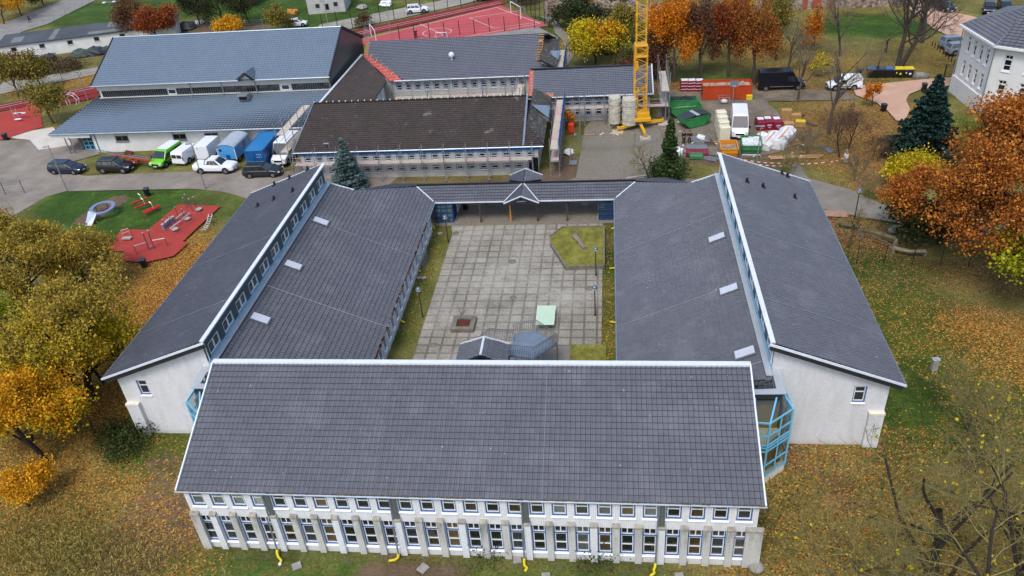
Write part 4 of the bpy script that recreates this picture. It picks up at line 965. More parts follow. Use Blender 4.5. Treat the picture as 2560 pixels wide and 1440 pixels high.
nn = (Vector(npl[1])-Vector(npl[0])).cross(Vector(npl[2])-Vector(npl[0])).normalized()
m.extr([p-nn*.03 for p in ff], nn*.03); m.build('roof_membrane', 'red foil', NB)
m = MB()
for i in range(9):
    t = i/8; a = onplane(npl, 912+t*62, 143+t*56); b = onplane(npl, 938+t*65, 137+t*60); m.beam(a+nn*.03, b+nn*.03, .06, .05)
for i in range(6): a = onplane(npl, 930+i*13, 137+i*11); b = onplane(npl, 925+i*13, 150+i*10); m.beam(a+nn*.08, b+nn*.08, .07, .05)
for i in range(14): t = i/13; a = onplane(npl, 915-6*t, 104+t*34); b = onplane(npl, 926-6*t, 104+t*34); m.beam(a+nn*.05, b+nn*.05, .07, .05)
for i in range(16): t = i/15; a = onplane(npl, 1342+6-8*t, 88+t*62); b = a+Vector((.75, 0, 0)); m.beam(a+nn*.06, b+nn*.06, .09, .06)
m.build('batten', 'batten', NB)
roof('rear_slope', [(-35.8, 2*nyr-ny_, nz), (-8, 2*nyr-ny_, nz), (-8.6, nyr+.03, nzr), (-35.8, nyr+.03, nzr)], 'grey roof tile', NB, cw=.5, rh=.5)
roof('weathered_hip', [onplane(((-9.7, 107, 5.7), (-9.7, 117, 5.7), (-7.4, 110, 4.2)), *q) for q in ((1358, 98), (1400, 97), (1392, 170), (1350, 150))], 'mossy roof tile', NB, cw=.3, rh=.36)
m = MB(); m.extr([P(1366, 128, 4.9), P(1402, 128, 4.2), P(1395, 150, 4.2)], (0, 0, .1)); m.box(-8.1, 110.5, 3.9, .8, 2.5, .5); m.build('zinc_dormer', 'zinc', NB)
wins_blocks(NB, -30.5, -8.2, 108.0, ((.5, .7, 'rail'), (1.95, 1.15, 'cross')), 1.36, .86, ztop=3.65)
m = MB(); m.prism([(-35.5, 108.4), (-8.4, 108.4), (-8.4, 123.5), (-35.5, 123.5)], -.1, 3.5); m.build('core_wall', 'grey render', NB)
MB().tube([(-30, 107.3, 3.6), (-8, 107.3, 3.6)], .08, 6).build('gutter', 'white flashing', NB)
q = onplane(npl, 1130, 150); m = MB().tube([q, q+Vector((0, 0, .7))], .12, 8); m.sphere(q+Vector((0, 0, .75)), .42, 10, 6); m.build('vent_dome', 'white flashing', NB)

# middle wing, new tiles, crane in front
MW = thing('middle_school_wing', 'middle wing with a new slate roof edged by battens, right behind the yellow crane', 'building', (-2, 102, 0), world=True)
mp = ((-10, 98.8, 3.6), (5.6, 98.8, 3.6), (5.6, 104.1, 5.55))
roof('roof', [onplane(mp, *q) for q in ((1334, 177), (1628, 164), (1632, 239), (1382, 246), (1382, 234), (1331, 234))], 'new roof tile', MW, cw=.3, rh=.36)
roof('rear_slope', [(-10.3, 109.4, 3.6), (5.6, 109.4, 3.6), (5.6, 104.15, 5.5), (-10.3, 104.15, 5.5)], 'dark roof tile', MW, cw=.5, rh=.5)
m = MB(); m.beam((-10.3, 104.12, 5.62), (5.7, 104.12, 5.62), .25, .12); m.build('ridge_tiles', 'slate fascia', MW)
m = MB(); nn = Vector((0, -1.95, 5.3)).normalized()
for i in range(18): t = i/17; a = onplane(mp, 1327-3*t, 178+t*62); b = a+Vector((.45, 0, 0)); m.beam(a+nn*.02, b+nn*.02, .1, .06)
for i in range(9): a = onplane(mp, 1326+i*7, 233.5); b = onplane(mp, 1326+i*7, 241); m.beam(a+nn*.05, b+nn*.05, .05, .05)
m.beam(onplane(mp, 1324, 242), onplane(mp, 1382, 240), .08, .06); m.beam(onplane(mp, 1324, 236), onplane(mp, 1382, 234.5), .08, .06); m.build('batten', 'batten', MW)
m = MB(); m.face([onplane(mp, *q)-nn*.02 for q in ((1323, 176), (1336, 176), (1333, 236), (1383, 234), (1383, 245), (1321, 245))]); m.build('roof_membrane', 'red foil', MW)
m = MB(); m.beam((5.65, 98.7, 3.7), (5.65, 104.1, 5.65), .16, .1); m.build('verge_trim', 'white flashing', MW)
MB().tube([(-7.2, 98.7, 3.55), (5.7, 98.7, 3.55)], .08, 6).build('gutter', 'white flashing', MW)
wins_blocks(MW, -8.9, 5.3, 99.3, ((.75, .95, 'rail'), (2.15, 1.1, 'cross')), 1.35, .84, ztop=3.6)
m = MB(); m.prism([(-10, 99.7), (5.2, 99.7), (5.2, 109), (-10, 109)], -.1, 3.5); m.build('core_wall', 'grey render', MW)
m = MB(); m.box(-1.9, 99.22, 3.3, 14.0, .1, .3); m.build('fascia_board', 'net blue', MW)

# ================================================================ other houses
SH = thing('long_shed', 'long low white shed with a patched dark felt roof at the upper left', 'shed', (-98, 142, 0), world=True)
a, b = P(8, 152), P(445, 95); d = (b-a); d.z = 0; L = d.length; d.normalize(); rz = math.atan2(d.y, d.x); nrm = Vector((-d.y, d.x, 0))
mat('felt roof', '43474c', .8, 0, .25, .25); mat('felt patch', '6a706c', .8, 0, .15, .5)
ops = [(u, 1.35, 1.0, .8, 'plain') for u in (2.6, 7.6, 12.6, 17.4, 22.1)]
winwall('wall', SH, tuple(a), rz, L, -.3, 2.5, ops, 'white render', lambda o: winproto('plain', 1.0, .8, .12, 'grey metal', 'grey metal', 'window glass', 'grey render'))
c1, c2 = a+nrm*6.2, b+nrm*6.2
m = MB(); m.prism([(a+nrm*.3)[:2], (b+nrm*.3)[:2], c2[:2], c1[:2]], -.1, [2.45, 2.45, 2.95, 2.95]); m.build('end_wall', 'white render', SH)
r0 = [a-nrm*.3-d*.3, b-nrm*.3+d*.3, c2+nrm*.3+d*.3, c1+nrm*.3-d*.3]
m = MB(); m.prism([p[:2] for p in r0], [2.5, 2.5, 3.0, 3.0], [2.68, 2.68, 3.2, 3.2]); m.build('roof', 'felt roof', SH)
m = MB()
for (u0, u1, v0, v1) in ((2, 4, 1, 4), (9, 10, .2, 6), (19, 23, 3, 6.2), (16, 26, 0.1, 1.6), (22.5, 24, 2.8, 6)):
    q = [a+d*u0+nrm*v0, a+d*u1+nrm*v0, a+d*u1+nrm*v1, a+d*u0+nrm*v1]; m.prism([p[:2] for p in q], [2.66+(v_+.3)*.0768 for v_ in (v0, v0, v1, v1)], [2.7+(v_+.3)*.0768 for v_ in (v0, v0, v1, v1)])
m.build('roof_patch', 'felt patch', SH)
def block(name, label, cat, base, rz, L, D, Hh, ops, wm, roofm=None, rh=1.5, proto=None, group=None):
    T = thing(name, label, cat, tuple(base), world=True); d = Vector((math.cos(rz), math.sin(rz), 0)); n = Vector((-d.y, d.x, 0)); c = [base, base+d*L, base+d*L+n*D, base+n*D]
    winwall('wall', T, tuple(base), rz, L, -.3, Hh, ops, wm, proto)
    m = MB(); m.prism([(p+n*(.3 if i < 2 else 0))[:2] for i, p in enumerate(c)], -.2, Hh-.02); m.build('side_wall', wm, T)
    if roofm:
        o = [c[0]-d*.4-n*.4, c[1]+d*.4-n*.4, (c[1]+c[2])/2+d*.4, (c[0]+c[3])/2-d*.4, c[2]+d*.4+n*.4, c[3]-d*.4+n*.4]
        z = [Vector((0, 0, k)) for k in (Hh, Hh, Hh+rh, Hh+rh, Hh, Hh)]
        o = [p.xy.to_3d()+q for p, q in zip(o, z)]
        roof('roof', o[:4], roofm, T, cw=.5, rh=.5); roof('roof', [o[3], o[2], o[4], o[5]], roofm, T, cw=.5, rh=.5)
    return T
p = P(772, 36)
block('old_house', 'bare grey rendered house with small square windows at the top edge', 'house', p, .12, 7.6, 7, 5.0, [(2.1, 1.0, .9, .9, 'plain'), (4.0, 0.5, .8, 1.3, 'plain'), (5.8, 1.1, .9, .9, 'plain'), (2.1, 3.5, .9, .9, 'plain'), (5.8, 3.5, .9, .9, 'plain')], 'grey render', 'brown roof tile', 2., lambda o: winproto('plain', o[2], o[3], .12, 'grey metal', 'grey metal', 'window glass', 'grey render'))
# fieldstone wall and barn at the top
t = NT('fieldstone'); tc = t.n('TexCoord'); vo = t.n('TexVoronoi'); vo.inputs['Scale'].default_value = 2.2; t.l(tc.outputs['Object'], vo.inputs['Vector'])
v2 = t.n('TexVoronoi', feature='DISTANCE_TO_EDGE'); v2.inputs['Scale'].default_value = 2.2; t.l(tc.outputs['Object'], v2.inputs['Vector'])
s_ = t.n('SeparateColor'); t.l(vo.outputs['Color'], s_.inputs[0]); c = t.ramp(s_.outputs[0], [(0, '5b4038'), (.4, '7c6458'), (.7, '8b7f78'), (1, 'a89888')]).outputs[0]
c = t.mix(t.ramp(v2.outputs['Distance'], [(.03, 1.), (.08, 0.)]).outputs[0], c, '8f8474'); t.l(c, t.b.inputs['Base Color']); t.inp(t.b, Roughness=.95); t.bump(v2.outputs['Distance'], .8, .1); MATS['fieldstone'] = t.m
mat('red brick', '8f4a38', .9, 0, .25, 3)
def stonewall(name, label, pts, h, jag=.3, seed=1, th=.6):
    rn = random.Random(seed); T = thing(name, label, 'wall', tuple(P(*pts[0])), world=True)
    q = [P(*p) for p in pts]
    for a, b in zip(q[:-1], q[1:]):
        n = max(2, int((b-a).length/1.0)); d = (b-a).normalized(); s = Vector((-d.y, d.x, 0))*th; m = MB(); sec = []
        for i in range(n+1):
            p = a.lerp(b, i/n); z = h+rn.uniform(-jag, jag); sec.append([p, p+s, p+s+Vector((0, 0, z)), p+Vector((0, 0, z))])
        m.loft(sec); m.build('masonry', 'fieldstone', T)
    return T
stonewall('stone_wall', 'ruined fieldstone wall behind the bushes right of the sports court', [(1362, 40), (1450, 38), (1530, 42), (1640, 48)], 2.6, .45, 1)
stonewall('stone_wall', 'low overgrown stone wall left of the long fieldstone barn wall', [(1640, 42), (1800, 30), (1830, 32)], 1.6, .3, 2)
SB = block('stone_barn', 'long fieldstone barn wall with red brick window arches at the top edge', 'barn', P(1845, 30), -.03, 30, 6, 4.2, [(18.6, 1.9, 1.8, 1.6, 'plain')], 'fieldstone', None, 0, lambda o: winproto('plain', 1.8, 1.6, .2, 'red brick', 'red brick', 'window glass', None))
bb = P(1845, 30)
m = MB()
for x in (5, 11.3, 15.6): m.box(bb.x+x, bb.y-.05-.03*x, 2.2, .8, .12, 4)
m.box(bb.x+13.2, bb.y-.45, 1.0, 1.5, .12, 1.1); m.build('brick_trim', 'red brick', SB)
# white building at the right edge
WB = thing('white_villa', 'tall white rendered building with a slate hipped roof at the right edge', 'building', (50, 104, 0), world=True)
A_ = P(2376, 225); B_ = P(2447, 285); d1 = (B_-A_); d1.z = 0; L1 = d1.length; d1.normalize(); rz1 = math.atan2(d1.y, d1.x)
n1 = Vector((-d1.y, d1.x, 0)); Hw = 8.4
ops1 = [(L1*k, z, .8, hh_, 'cross') for k in (.22, .42, .62, .82) for z, hh_ in ((5.6, 1.9), (2.7, 1.8))]+[(L1*k, .5, .8, .8, 'rail') for k in (.3, .6)]
vp = lambda o: winproto(o[4], o[2], o[3], .2, 'white paint', 'white paint', 'window glass', 'white paint')
winwall('wall', WB, tuple(A_), rz1, L1, -.3, Hw, ops1, 'white render', vp, depth=.2)
B2 = B_+n1*1.3+d1*.0; 
L2 = 22.
e1 = n1*1; 
dd = Vector((d1.x*0+.78, -.625, 0)).normalized()
rz2 = math.atan2(dd.y, dd.x)
n2 = Vector((-dd.y, dd.x, 0))
c0 = B_; ops2 = [(1.6+i*2.3, z, .9, hh_, 'cross') for i in range(8) for z, hh_ in ((5.6, 1.9), (2.7, 1.8))]+[(1.6+i*2.3, .5, .9, .7, 'rail') for i in range(8)]
winwall('wall', WB, tuple(c0), rz2, L2, -.3, Hw, ops2, 'white render', vp, depth=.2)
far = [A_, B_, B_+dd*L2, B_+dd*L2+n2*11, A_+n2*10+dd*2]
m = MB(); m.prism([((p+n2*.3+dd*.3) if i < 3 else p)[:2] for i, p in enumerate(far)], -.2, Hw-.05); m.build('core_wall', 'white render', WB)
m = MB(); o_ = [p+(Vector((0, 0, Hw))) for p in far]
oo = [o_[0]-dd*.6-n2*.3, o_[1]-n2*.6, o_[2]+dd*.5-n2*.5, o_[3]+dd*.5+n2*.5, o_[4]+n2*.5-dd*.5]
ap1 = (o_[0]+o_[1])/2+n2*4.5+dd*4+Vector((0, 0, 3.0)); ap2 = o_[2]+n2*5.5-dd*2+Vector((0, 0, 3.0))
slate = [[oo[0], oo[1], ap1], [oo[1], oo[2], ap2, ap1], [oo[2], oo[3], ap2], [oo[3], oo[4], ap1, ap2], [oo[4], oo[0], ap1]]
for q in slate:
    if len(q) == 4:
        nn_ = (q[1]-q[0]).cross(q[2]-q[0]).normalized(); q[3] = q[3]-nn_*((q[3]-q[0]).dot(nn_))
    roof('roof', q, 'grey roof tile', WB, cw=.6, rh=.5)
m = MB(); m.beam(oo[0], oo[1], .3, .25); m.beam(oo[1], oo[2], .3, .25); m.build('cornice', 'white render', WB)
m = MB(); m.beam(oo[1]+Vector((0, 0, .1)), ap1+Vector((0, 0, .1)), .2, .1); m.build('ridge_tiles', 'zinc', WB)
for p in (A_-dd*.1, B_-n2*.1): MB().tube([p+Vector((-.1, -.1, Hw)), p+Vector((-.1, -.1, .2))], .07, 6).build('downpipe', 'zinc', WB)
m = MB(); m.box(*(A_+d1*L1/2-n1*.1+Vector((0, 0, 1.0))), L1, .3, 2.2, rz1); m.build('plinth', 'white render', WB)
# ================================================================ vehicles
def cpaint(n, c, rough=.28, metal=.0): return mat(n, c, rough, metal, .04, 1, .6)
for n_, c_ in (('navy paint', '131c30'), ('black paint', '0b0c10'), ('lime paint', '62b81e'), ('car white', 'd7dadc'), ('anthracite paint', '1e2226'), ('silver paint', '6f7780'), ('red paint', '7d1416'), ('dark van', '080b1a'), ('dark car', '17191d'), ('bright blue', '1f6fa5'), ('container blue', '14508a'), ('wagon blue', '4a8fc4')): cpaint(n_, c_)
glassmat('car glass', '1b2126', .06, 1.); mat('tyre', '121214', .9); mat('rim', '8a8d90', .35, .7); mat('headlight', 'cfd3d6', .15, .2, .05, 2, .8); mat('taillight', '8a1010', .3); mat('plate', 'd8d8d4', .5)
def wheels(T, L, W, xs_, r, dark=True):
    for x in xs_:
        for s in (-1, 1):
            m = MB().tube([(x, s*(W/2-.22), r), (x, s*(W/2-.01), r)], r, 16); o = m.build('wheel', 'tyre', T, loc=(0, 0, 0))
            MB().tube([(x, s*(W/2-.05), r), (x, s*(W/2+.005), r)], r*.62, 10).build('rim', 'rim', o, loc=(0, 0, 0))
def secs(L, W, st):
    out = []
    for x, zb, zs, w_ in st:
        h = W/2*w_; x = x*L; zm = (zb+zs)/2
        out.append([(x, -h*.93, zb), (x, -h, zb+.12), (x, -h, zm+.1), (x, -h*.94, zs-.04), (x, -h*.8, zs+.02), (x, 0, zs+.05), (x, h*.8, zs+.02), (x, h*.94, zs-.04), (x, h, zm+.1), (x, h, zb+.12), (x, h*.93, zb)])
    return out
KIND = {
 'estate': dict(L=4.75, W=1.83, H=1.47, low=[(-.5, .42, .78, .84), (-.47, .28, .93, .95), (-.3, .22, .97, 1), (.05, .22, .95, 1), (.25, .22, .93, 1), (.38, .23, .82, .98), (.46, .25, .72, .9), (.5, .34, .6, .74)], gb=(-.485, .27), gt=(-.42, .07), pil=(-.2, .02)),
 'suv': dict(L=4.6, W=1.88, H=1.68, low=[(-.5, .45, .9, .86), (-.47, .3, 1.05, .95), (-.3, .26, 1.08, 1), (.05, .26, 1.06, 1), (.25, .26, 1.03, 1), (.38, .27, .97, .98), (.46, .3, .88, .92), (.5, .4, .7, .8)], gb=(-.485, .25), gt=(-.42, .06), pil=(-.2, .0)),
 'hatch': dict(L=4.0, W=1.7, H=1.48, low=[(-.5, .42, .8, .84), (-.46, .28, .93, .96), (-.3, .22, .97, 1), (.05, .22, .95, 1), (.27, .22, .92, 1), (.4, .25, .78, .94), (.48, .32, .62, .8)], gb=(-.47, .3), gt=(-.38, .08), pil=(-.16, .03)),
 'pickup': dict(L=5.36, W=1.9, H=1.8, low=[(-.5, .5, 1.05, .9), (-.48, .45, 1.12, .97), (-.3, .36, 1.12, 1), (.0, .36, 1.12, 1), (.24, .36, 1.12, 1), (.4, .38, 1.06, .97), (.47, .4, .98, .9), (.5, .48, .8, .82)], gb=(-.17, .25), gt=(-.1, .09), pil=(-.02, .08)),
}
def car(name, label, kind, px, py, ang, paint, group=None, z=0, glass='car glass', sc=1.):
    k = KIND[kind]; L, W, H = k['L']*sc, k['W']*sc, k['H']*sc; p = P(px, py)
    T = thing(name, label, 'car' if kind != 'pickup' else 'pickup truck', (p.x, p.y, .03), R(ang), group)
    st = k['low']; MB().loft(secs(L, W, st)).build('body', paint, T, smooth=False, bevel=.03, loc=(0, 0, 0))
    zs = max(s[2] for s in st); (b0, b1), (t0, t1) = k['gb'], k['gt']; w0, w1 = W*.455, W*.37
    bot = [(b0*L, -w0, zs-.03), (b1*L, -w0, zs-.05), (b1*L, w0, zs-.05), (b0*L, w0, zs-.03)]; top = [(t0*L, -w1, H-.06), (t1*L, -w1, H-.05), (t1*L, w1, H-.05), (t0*L, w1, H-.06)]
    m = MB(); m._add(bot+top, [(0, 1, 5, 4), (1, 2, 6, 5), (2, 3, 7, 6), (3, 0, 4, 7), (4, 5, 6, 7)]); m.build('cabin', paint, T, bevel=.05, loc=(0, 0, 0))
    rt = [(x*1., y*1.02, z+.03) for x, y, z in top]; m = MB(); m.extr(rt, (0, 0, .035)); m.build('roof_panel', paint, T, bevel=.015, loc=(0, 0, 0))
    B, Tt = [Vector(x) for x in bot], [Vector(x) for x in top]
    def pane(a, b, c, d, f0, f1, g0, g1, nm, o):
        # quad between bottom edge a-b and top edge d-c
        q = []
        for (f, g) in ((f0, g0), (f1, g0), (f1, g1), (f0, g1)):
            lo = a.lerp(b, f); hi = d.lerp(c, f); q.append(lo.lerp(hi, g))
        n = (q[1]-q[0]).cross(q[3]-q[0]).normalized(); cen = (a+b+c+d)/4
        if n.dot(cen-Vector((0, 0, H/2))) < 0: n = -n
        m = MB(); m.extr([x+n*.012 for x in q], n*.012); return m.build(nm, glass, T, loc=(0, 0, 0))
    pane(B[1], B[2], Tt[2], Tt[1], .08, .92, .12, .95, 'windscreen', 0); pane(B[0], B[3], Tt[3], Tt[0], .1, .9, .2, .92, 'rear_window', 0)
    for (i, j) in ((0, 1), (3, 2)):
        pane(B[i], B[j], Tt[j], Tt[i], .06, .30, .2, .9, 'side_window', 0); pane(B[i], B[j], Tt[j], Tt[i], .33, .6, .16, .92, 'side_window', 0); pane(B[i], B[j], Tt[j], Tt[i], .63, .9, .14, .92, 'side_window', 0)
    r = .34*sc if kind in ('estate', 'hatch') else .39*sc
    m = MB()
    for x in (-.3*L, .31*L): m.tube([(x, -W/2-.004, r+.03), (x, W/2+.004, r+.03)], r+.07, 14)
    m.build('wheel_arch', 'black', T, loc=(0, 0, 0)); wheels(T, L, W+.03, (-.3*L, .31*L), r)
    zf = st[-2][2]
    for s in (-1, 1):
        MB().box(L*.462, s*W*.34, zf-.08, L*.05, .34, .13, s*-.5).build('headlight', 'headlight', T, bevel=.02, loc=(0, 0, 0)); MB().box(-L*.482, s*W*.38, zs-.2, .12, .22, .2).build('taillight', 'taillight', T, bevel=.02, loc=(0, 0, 0))
        MB().box(b1*L-.35, s*(W/2+.06), zs+.08, .12, .16, .13).build('wing_mirror', paint, T, bevel=.03, loc=(0, 0, 0))
    MB().box(L*.492, 0, st[-1][2]-.12, .06, W*.42, .14).build('grille', 'black', T, loc=(0, 0, 0)); MB().box(L*.503, 0, .42, .02, .5, .11).build('number_plate', 'plate', T, loc=(0, 0, 0)); MB().box(-L*.5, 0, .62, .02, .5, .11).build('number_plate', 'plate', T, loc=(0, 0, 0))
    MB().box(0, 0, .28, L*.86, W*.9, .2).build('sill', 'black', T, loc=(0, 0, 0))
    if kind == 'pickup':
        MB().box(-.335*L, 0, 1.16, L*.3, W*.86, .06).build('bed_cover', paint, T, bevel=.02, loc=(0, 0, 0)); MB().tube([(-.2*L, -.75, 1.1), (-.16*L, -.66, 1.72), (-.16*L, .66, 1.72), (-.2*L, .75, 1.1)], .045, 6).build('roll_bar', 'black plastic', T, loc=(0, 0, 0))
    if kind == 'estate' or kind == 'suv':
        for s in (-1, 1): MB().tube([(t0*L+.1, s*w1*.95, H+.03), (t1*L-.1, s*w1*.95, H+.03)], .02, 5).build('roof_rail', 'grey metal', T, loc=(0, 0, 0))
    return T
def van(name, label, px, py, ang, paint, L=5.5, W=2.0, H=2.45, nose=.9, panel=True, group=None, roofp=None, rear=True):
    p = PP(px, py); T = thing(name, label, 'van', (p.x, p.y, .03), R(ang), group); h = L/2
    wsx = h-nose; bz = min(1.25, H*.55)
    prof = [(-h, .35), (-h+.02, H*.8), (-h+.12, H-.06), (-h+.4, H), (wsx-.95, H), (wsx-.75, H-.05), (wsx+.02, bz), (h-.22, bz-.2), (h-.03, bz-.42), (h, .4)]
    m = MB()
    def sec(x, z, t): return None
    n = len(prof); vs = []
    for s, k in ((-1, 1.), (1, 1.)):
        for x, z in prof:
            tp = .88 if z > H*.75 else (.97 if z > bz*.9 else 1.); fr = .93 if x > h-.3 else 1.
            vs.append((x, s*W/2*tp*fr, z))
    m._add(vs, [tuple(range(n)), tuple(range(n, 2*n))[::-1]]+[(i, n+i, n+(i+1) % n, (i+1) % n) for i in range(n)])
    m.build('body', paint, T, bevel=.07, seg=2, loc=(0, 0, 0))
    if roofp: MB().box(-h+ (h+wsx-.95)/2, 0, H+.01, (h+wsx-1.3), W*.8, .06).build('roof_panel', roofp, T, bevel=.03, loc=(0, 0, 0))
    a0, a1 = Vector((wsx-.72, 0, H-.13)), Vector((wsx+.02, 0, bz+.08)); nx_ = Vector((a1.z-a0.z, 0, -(a1.x-a0.x))).normalized()*-1
    up_ = Vector((-(a1-a0).normalized().z, 0, (a1-a0).normalized().x))
    nn = Vector((H-bz, 0, .75)).normalized()
    m = MB(); w0, w1 = W*.40, W*.45; q = [a0+Vector((0, -w0, 0)), a0+Vector((0, w0, 0)), a1+Vector((0, w1, 0)), a1+Vector((0, -w1, 0))]; m.extr([x+nn*.02 for x in q], nn*.02); m.build('windscreen', 'car glass', T, loc=(0, 0, 0))
    for s in (-1, 1):
        y = s*W/2; m = MB(); yy = y*.985; yt = y*.9
        m.extr([(wsx-1.35, yy+s*.01, bz), (wsx-.25, yy+s*.01, bz), (wsx-.6, yt+s*.02, H-.35 if H < 2.2 else bz+.72), (wsx-1.35, yt+s*.02, H-.35 if H < 2.2 else bz+.72)], (0, s*.02, 0)); m.build('side_window', 'car glass', T, loc=(0, 0, 0))
        if not panel:
            for x0, x1 in ((-h+.3, -.35), (-.2, wsx-1.5)):
                m = MB(); m.extr([(x0, yy+s*.01, bz), (x1, yy+s*.01, bz), (x1, yt+s*.02, H-.3), (x0, yt+s*.02, H-.3)], (0, s*.02, 0)); m.build('side_window', 'car glass', T, loc=(0, 0, 0))
        MB().box(h-.14, s*W*.36, bz-.32, .2, .34, .22, s*-.35).build('headlight', 'headlight', T, bevel=.02, loc=(0, 0, 0)); MB().box(-h+.02, s*W*.45, 1.1, .06, .12, .5).build('taillight', 'taillight', T, loc=(0, 0, 0))
        MB().box(wsx-.15, s*(W/2+.12), bz+.1, .1, .22, .3).build('wing_mirror', 'black plastic', T, bevel=.02, loc=(0, 0, 0)); MB().box(0, s*(W/2+.005), .6, L*.5, .03, .08).build('side_trim', 'black plastic' if paint != 'dark van' else 'rim', T, loc=(0, 0, 0))
    if rear:
        for s in (-1, 1): MB().box(-h-.005, s*W*.2, bz+.3, .03, W*.34, .45).build('rear_window', 'car glass', T, loc=(0, 0, 0))
    MB().box(h+.0, 0, bz-.42, .06, W*.5, .22).build('grille', 'black', T, bevel=.02, loc=(0, 0, 0)); MB().box(h-.04, 0, .42, .14, W*.94, .2).build('bumper', 'black plastic', T, bevel=.03, loc=(0, 0, 0)); MB().box(h+.04, 0, .45, .02, .5, .11).build('number_plate', 'plate', T, loc=(0, 0, 0)); MB().box(-h-.01, 0, .62, .02, .5, .11).build('number_plate', 'plate', T, loc=(0, 0, 0))
    m = MB()
    for x in (-h+1.05, h-.95): m.tube([(x, -W/2-.004, .4), (x, W/2+.004, .4)], .43, 14)
    m.build('wheel_arch', 'black', T, loc=(0, 0, 0)); wheels(T, L, W+.03, (-h+1.05, h-.95), .36)
    return T
car('parked_car', 'dark blue estate car at the left end of the parked row', 'estate', 172, 430, -5, 'navy paint')
car('parked_car', 'black car with roof rails second from the left by the road', 'suv', 294, 427, -3, 'black paint')
car('pickup_truck', 'white double cab pickup with a black roll bar on the road edge', 'pickup', 543, 428, -3, 'car white')
car('parked_car', 'dark grey estate car in front of the blue container', 'estate', 660, 438, 2, 'anthracite paint')
van('passenger_van', 'lime green minibus with a white roof among the parked vehicles', (-56.7, 89.9), None, -100, 'lime paint', 5.0, 1.95, 1.95, .95, False, roofp='car white')
van('delivery_van', 'small white van seen from behind beside the lime green minibus', (-54.0, 90.7), None, 80, 'car white', 4.9, 1.92, 1.88, .95, True)
van('delivery_van', 'tall white van facing the camera between blue container and scaffold', (-40.5, 90.1), None, -94, 'car white', 5.9, 2.05, 2.65, .95, True)
van('delivery_van', 'tall white van facing the camera in the storage yard', (15.9, 94.3), None, -96, 'car white', 5.9, 2.05, 2.6, .95, True)
van('delivery_van', 'long black van parked behind the orange skip', 1950, 221, -1, 'dark van', 6.2, 2.05, 2.6, 1.0, True)
van('delivery_van', 'small white van facing left beside the sand coloured path', 2108, 222, 180, 'car white', 4.4, 1.8, 1.82, .95, True)
car('parked_car', 'small white hatchback on the lane behind the sports hall', 'hatch', 744, 66, 10, 'car white')
car('parked_car', 'white car parked on the lane beside the running track', 'suv', 1044, 32, 8, 'car white', sc=.95)
car('parked_car', 'red car cut off by the top edge of the photo', 'hatch', 1215, 0, 8, 'red paint')
car('parked_car', 'dark car on the car park left of the white villa', 'suv', 2357, 26, -75, 'dark car')
car('parked_car', 'black car at the top right beyond the villa roof', 'suv', 2470, 30, -110, 'black paint', sc=.95)
car('parked_car', 'silver grey car behind the villa corner, farther of two', 'suv', 2388, 118, 8, 'silver paint')
car('parked_car', 'silver blue car behind the villa corner, nearer of two', 'suv', 2402, 134, 8, 'silver paint', sc=.98)
car('parked_car', 'dark car half hidden at the right end of the car park', 'estate', 2510, 26, -100, 'anthracite paint')
# box trailer, site wagon, container, ladder lift
p = Vector((-51.5, 91.2, 0)); T = thing('box_trailer', 'white box trailer between the white van and the blue site wagon', 'trailer', (p.x, p.y, 0), R(-93))
MB().box(0, 0, 1.3, 3.4, 1.8, 1.8).build('box', 'car white', T, bevel=.04, loc=(0, 0, 0)); wheels(T, 3.6, 2.1, (-.3,), .32)
MB().beam((1.8, -.5, .4), (2.9, 0, .4), .08).beam((1.8, .5, .4), (2.9, 0, .4), .08).build('drawbar', 'galvanised', T, loc=(0, 0, 0)); MB().tube([(2.7, .1, 0), (2.7, .1, .7)], .04, 6).build('jockey_wheel', 'galvanised', T, loc=(0, 0, 0)); MB().box(1.82, -.4, 1.9, .03, .1, .1).build('handle', 'black', T, loc=(0, 0, 0))
p = Vector((-47.7, 90.7, 0)); T = thing('site_wagon', 'light blue site wagon with a rounded pale roof', 'site wagon', (p.x, p.y, 0), R(-92))
arc = [(-1.2, .7), (-1.2, 2.15)]+[(1.2*math.sin(R(a))*1., 2.15+.5*math.cos(R(a))) for a in range(-75, 80, 15)]+[(1.2, 2.15), (1.2, .7)]
m = MB(); m.extr([(2.1, y, z) for y, z in arc], (-4.2, 0, 0)); m.build('body', 'wagon blue', T, loc=(0, 0, 0))
m = MB(); rr_ = [(y*1.03, z+.03) for y, z in arc[1:-1]]; n = len(rr_)
m._add([(2.2, y, z) for y, z in rr_]+[(-2.2, y, z) for y, z in rr_]+[(2.2, y, z+.05) for y, z in rr_]+[(-2.2, y, z+.05) for y, z in rr_], [(i, i+1, n+i+1, n+i) for i in range(n-1)]+[(2*n+i, 3*n+i, 3*n+i+1, 2*n+i+1) for i in range(n-1)]+[(i, 2*n+i, 2*n+i+1, i+1) for i in range(n-1)]); m.build('roof', 'pale zinc', T, loc=(0, 0, 0))
MB().box(-.6, 1.215, 1.7, .8, .03, .8).build('shutter', 'container blue', T, loc=(0, 0, 0)); MB().box(2.115, -.75, 1.9, .03, .3, .3).build('vent', 'black', T, loc=(0, 0, 0)); MB().box(2.115, .1, 1.0, .03, .5, .6).build('hatch', 'container blue', T, loc=(0, 0, 0)); wheels(T, 4.2, 2.2, (-1.2, 1.2), .36)
MB().beam((2.1, 0, .5), (3.2, 0, .45), .12).build('drawbar', 'grey metal', T, loc=(0, 0, 0)); m = MB()
for s in (-1, 1): m.box(2.13, s*1.18, 1.4, .05, .08, 1.5)
m.build('corner_trim', 'white paint', T, loc=(0, 0, 0))
p = Vector((-43.3, 89.7, 0)); T = thing('shipping_container', 'blue steel shipping container with double doors facing the road', 'container', (p.x, p.y, 0), R(-89))
m = MB(); n = 42; L_, W_, H_ = 6.06, 2.44, 2.59
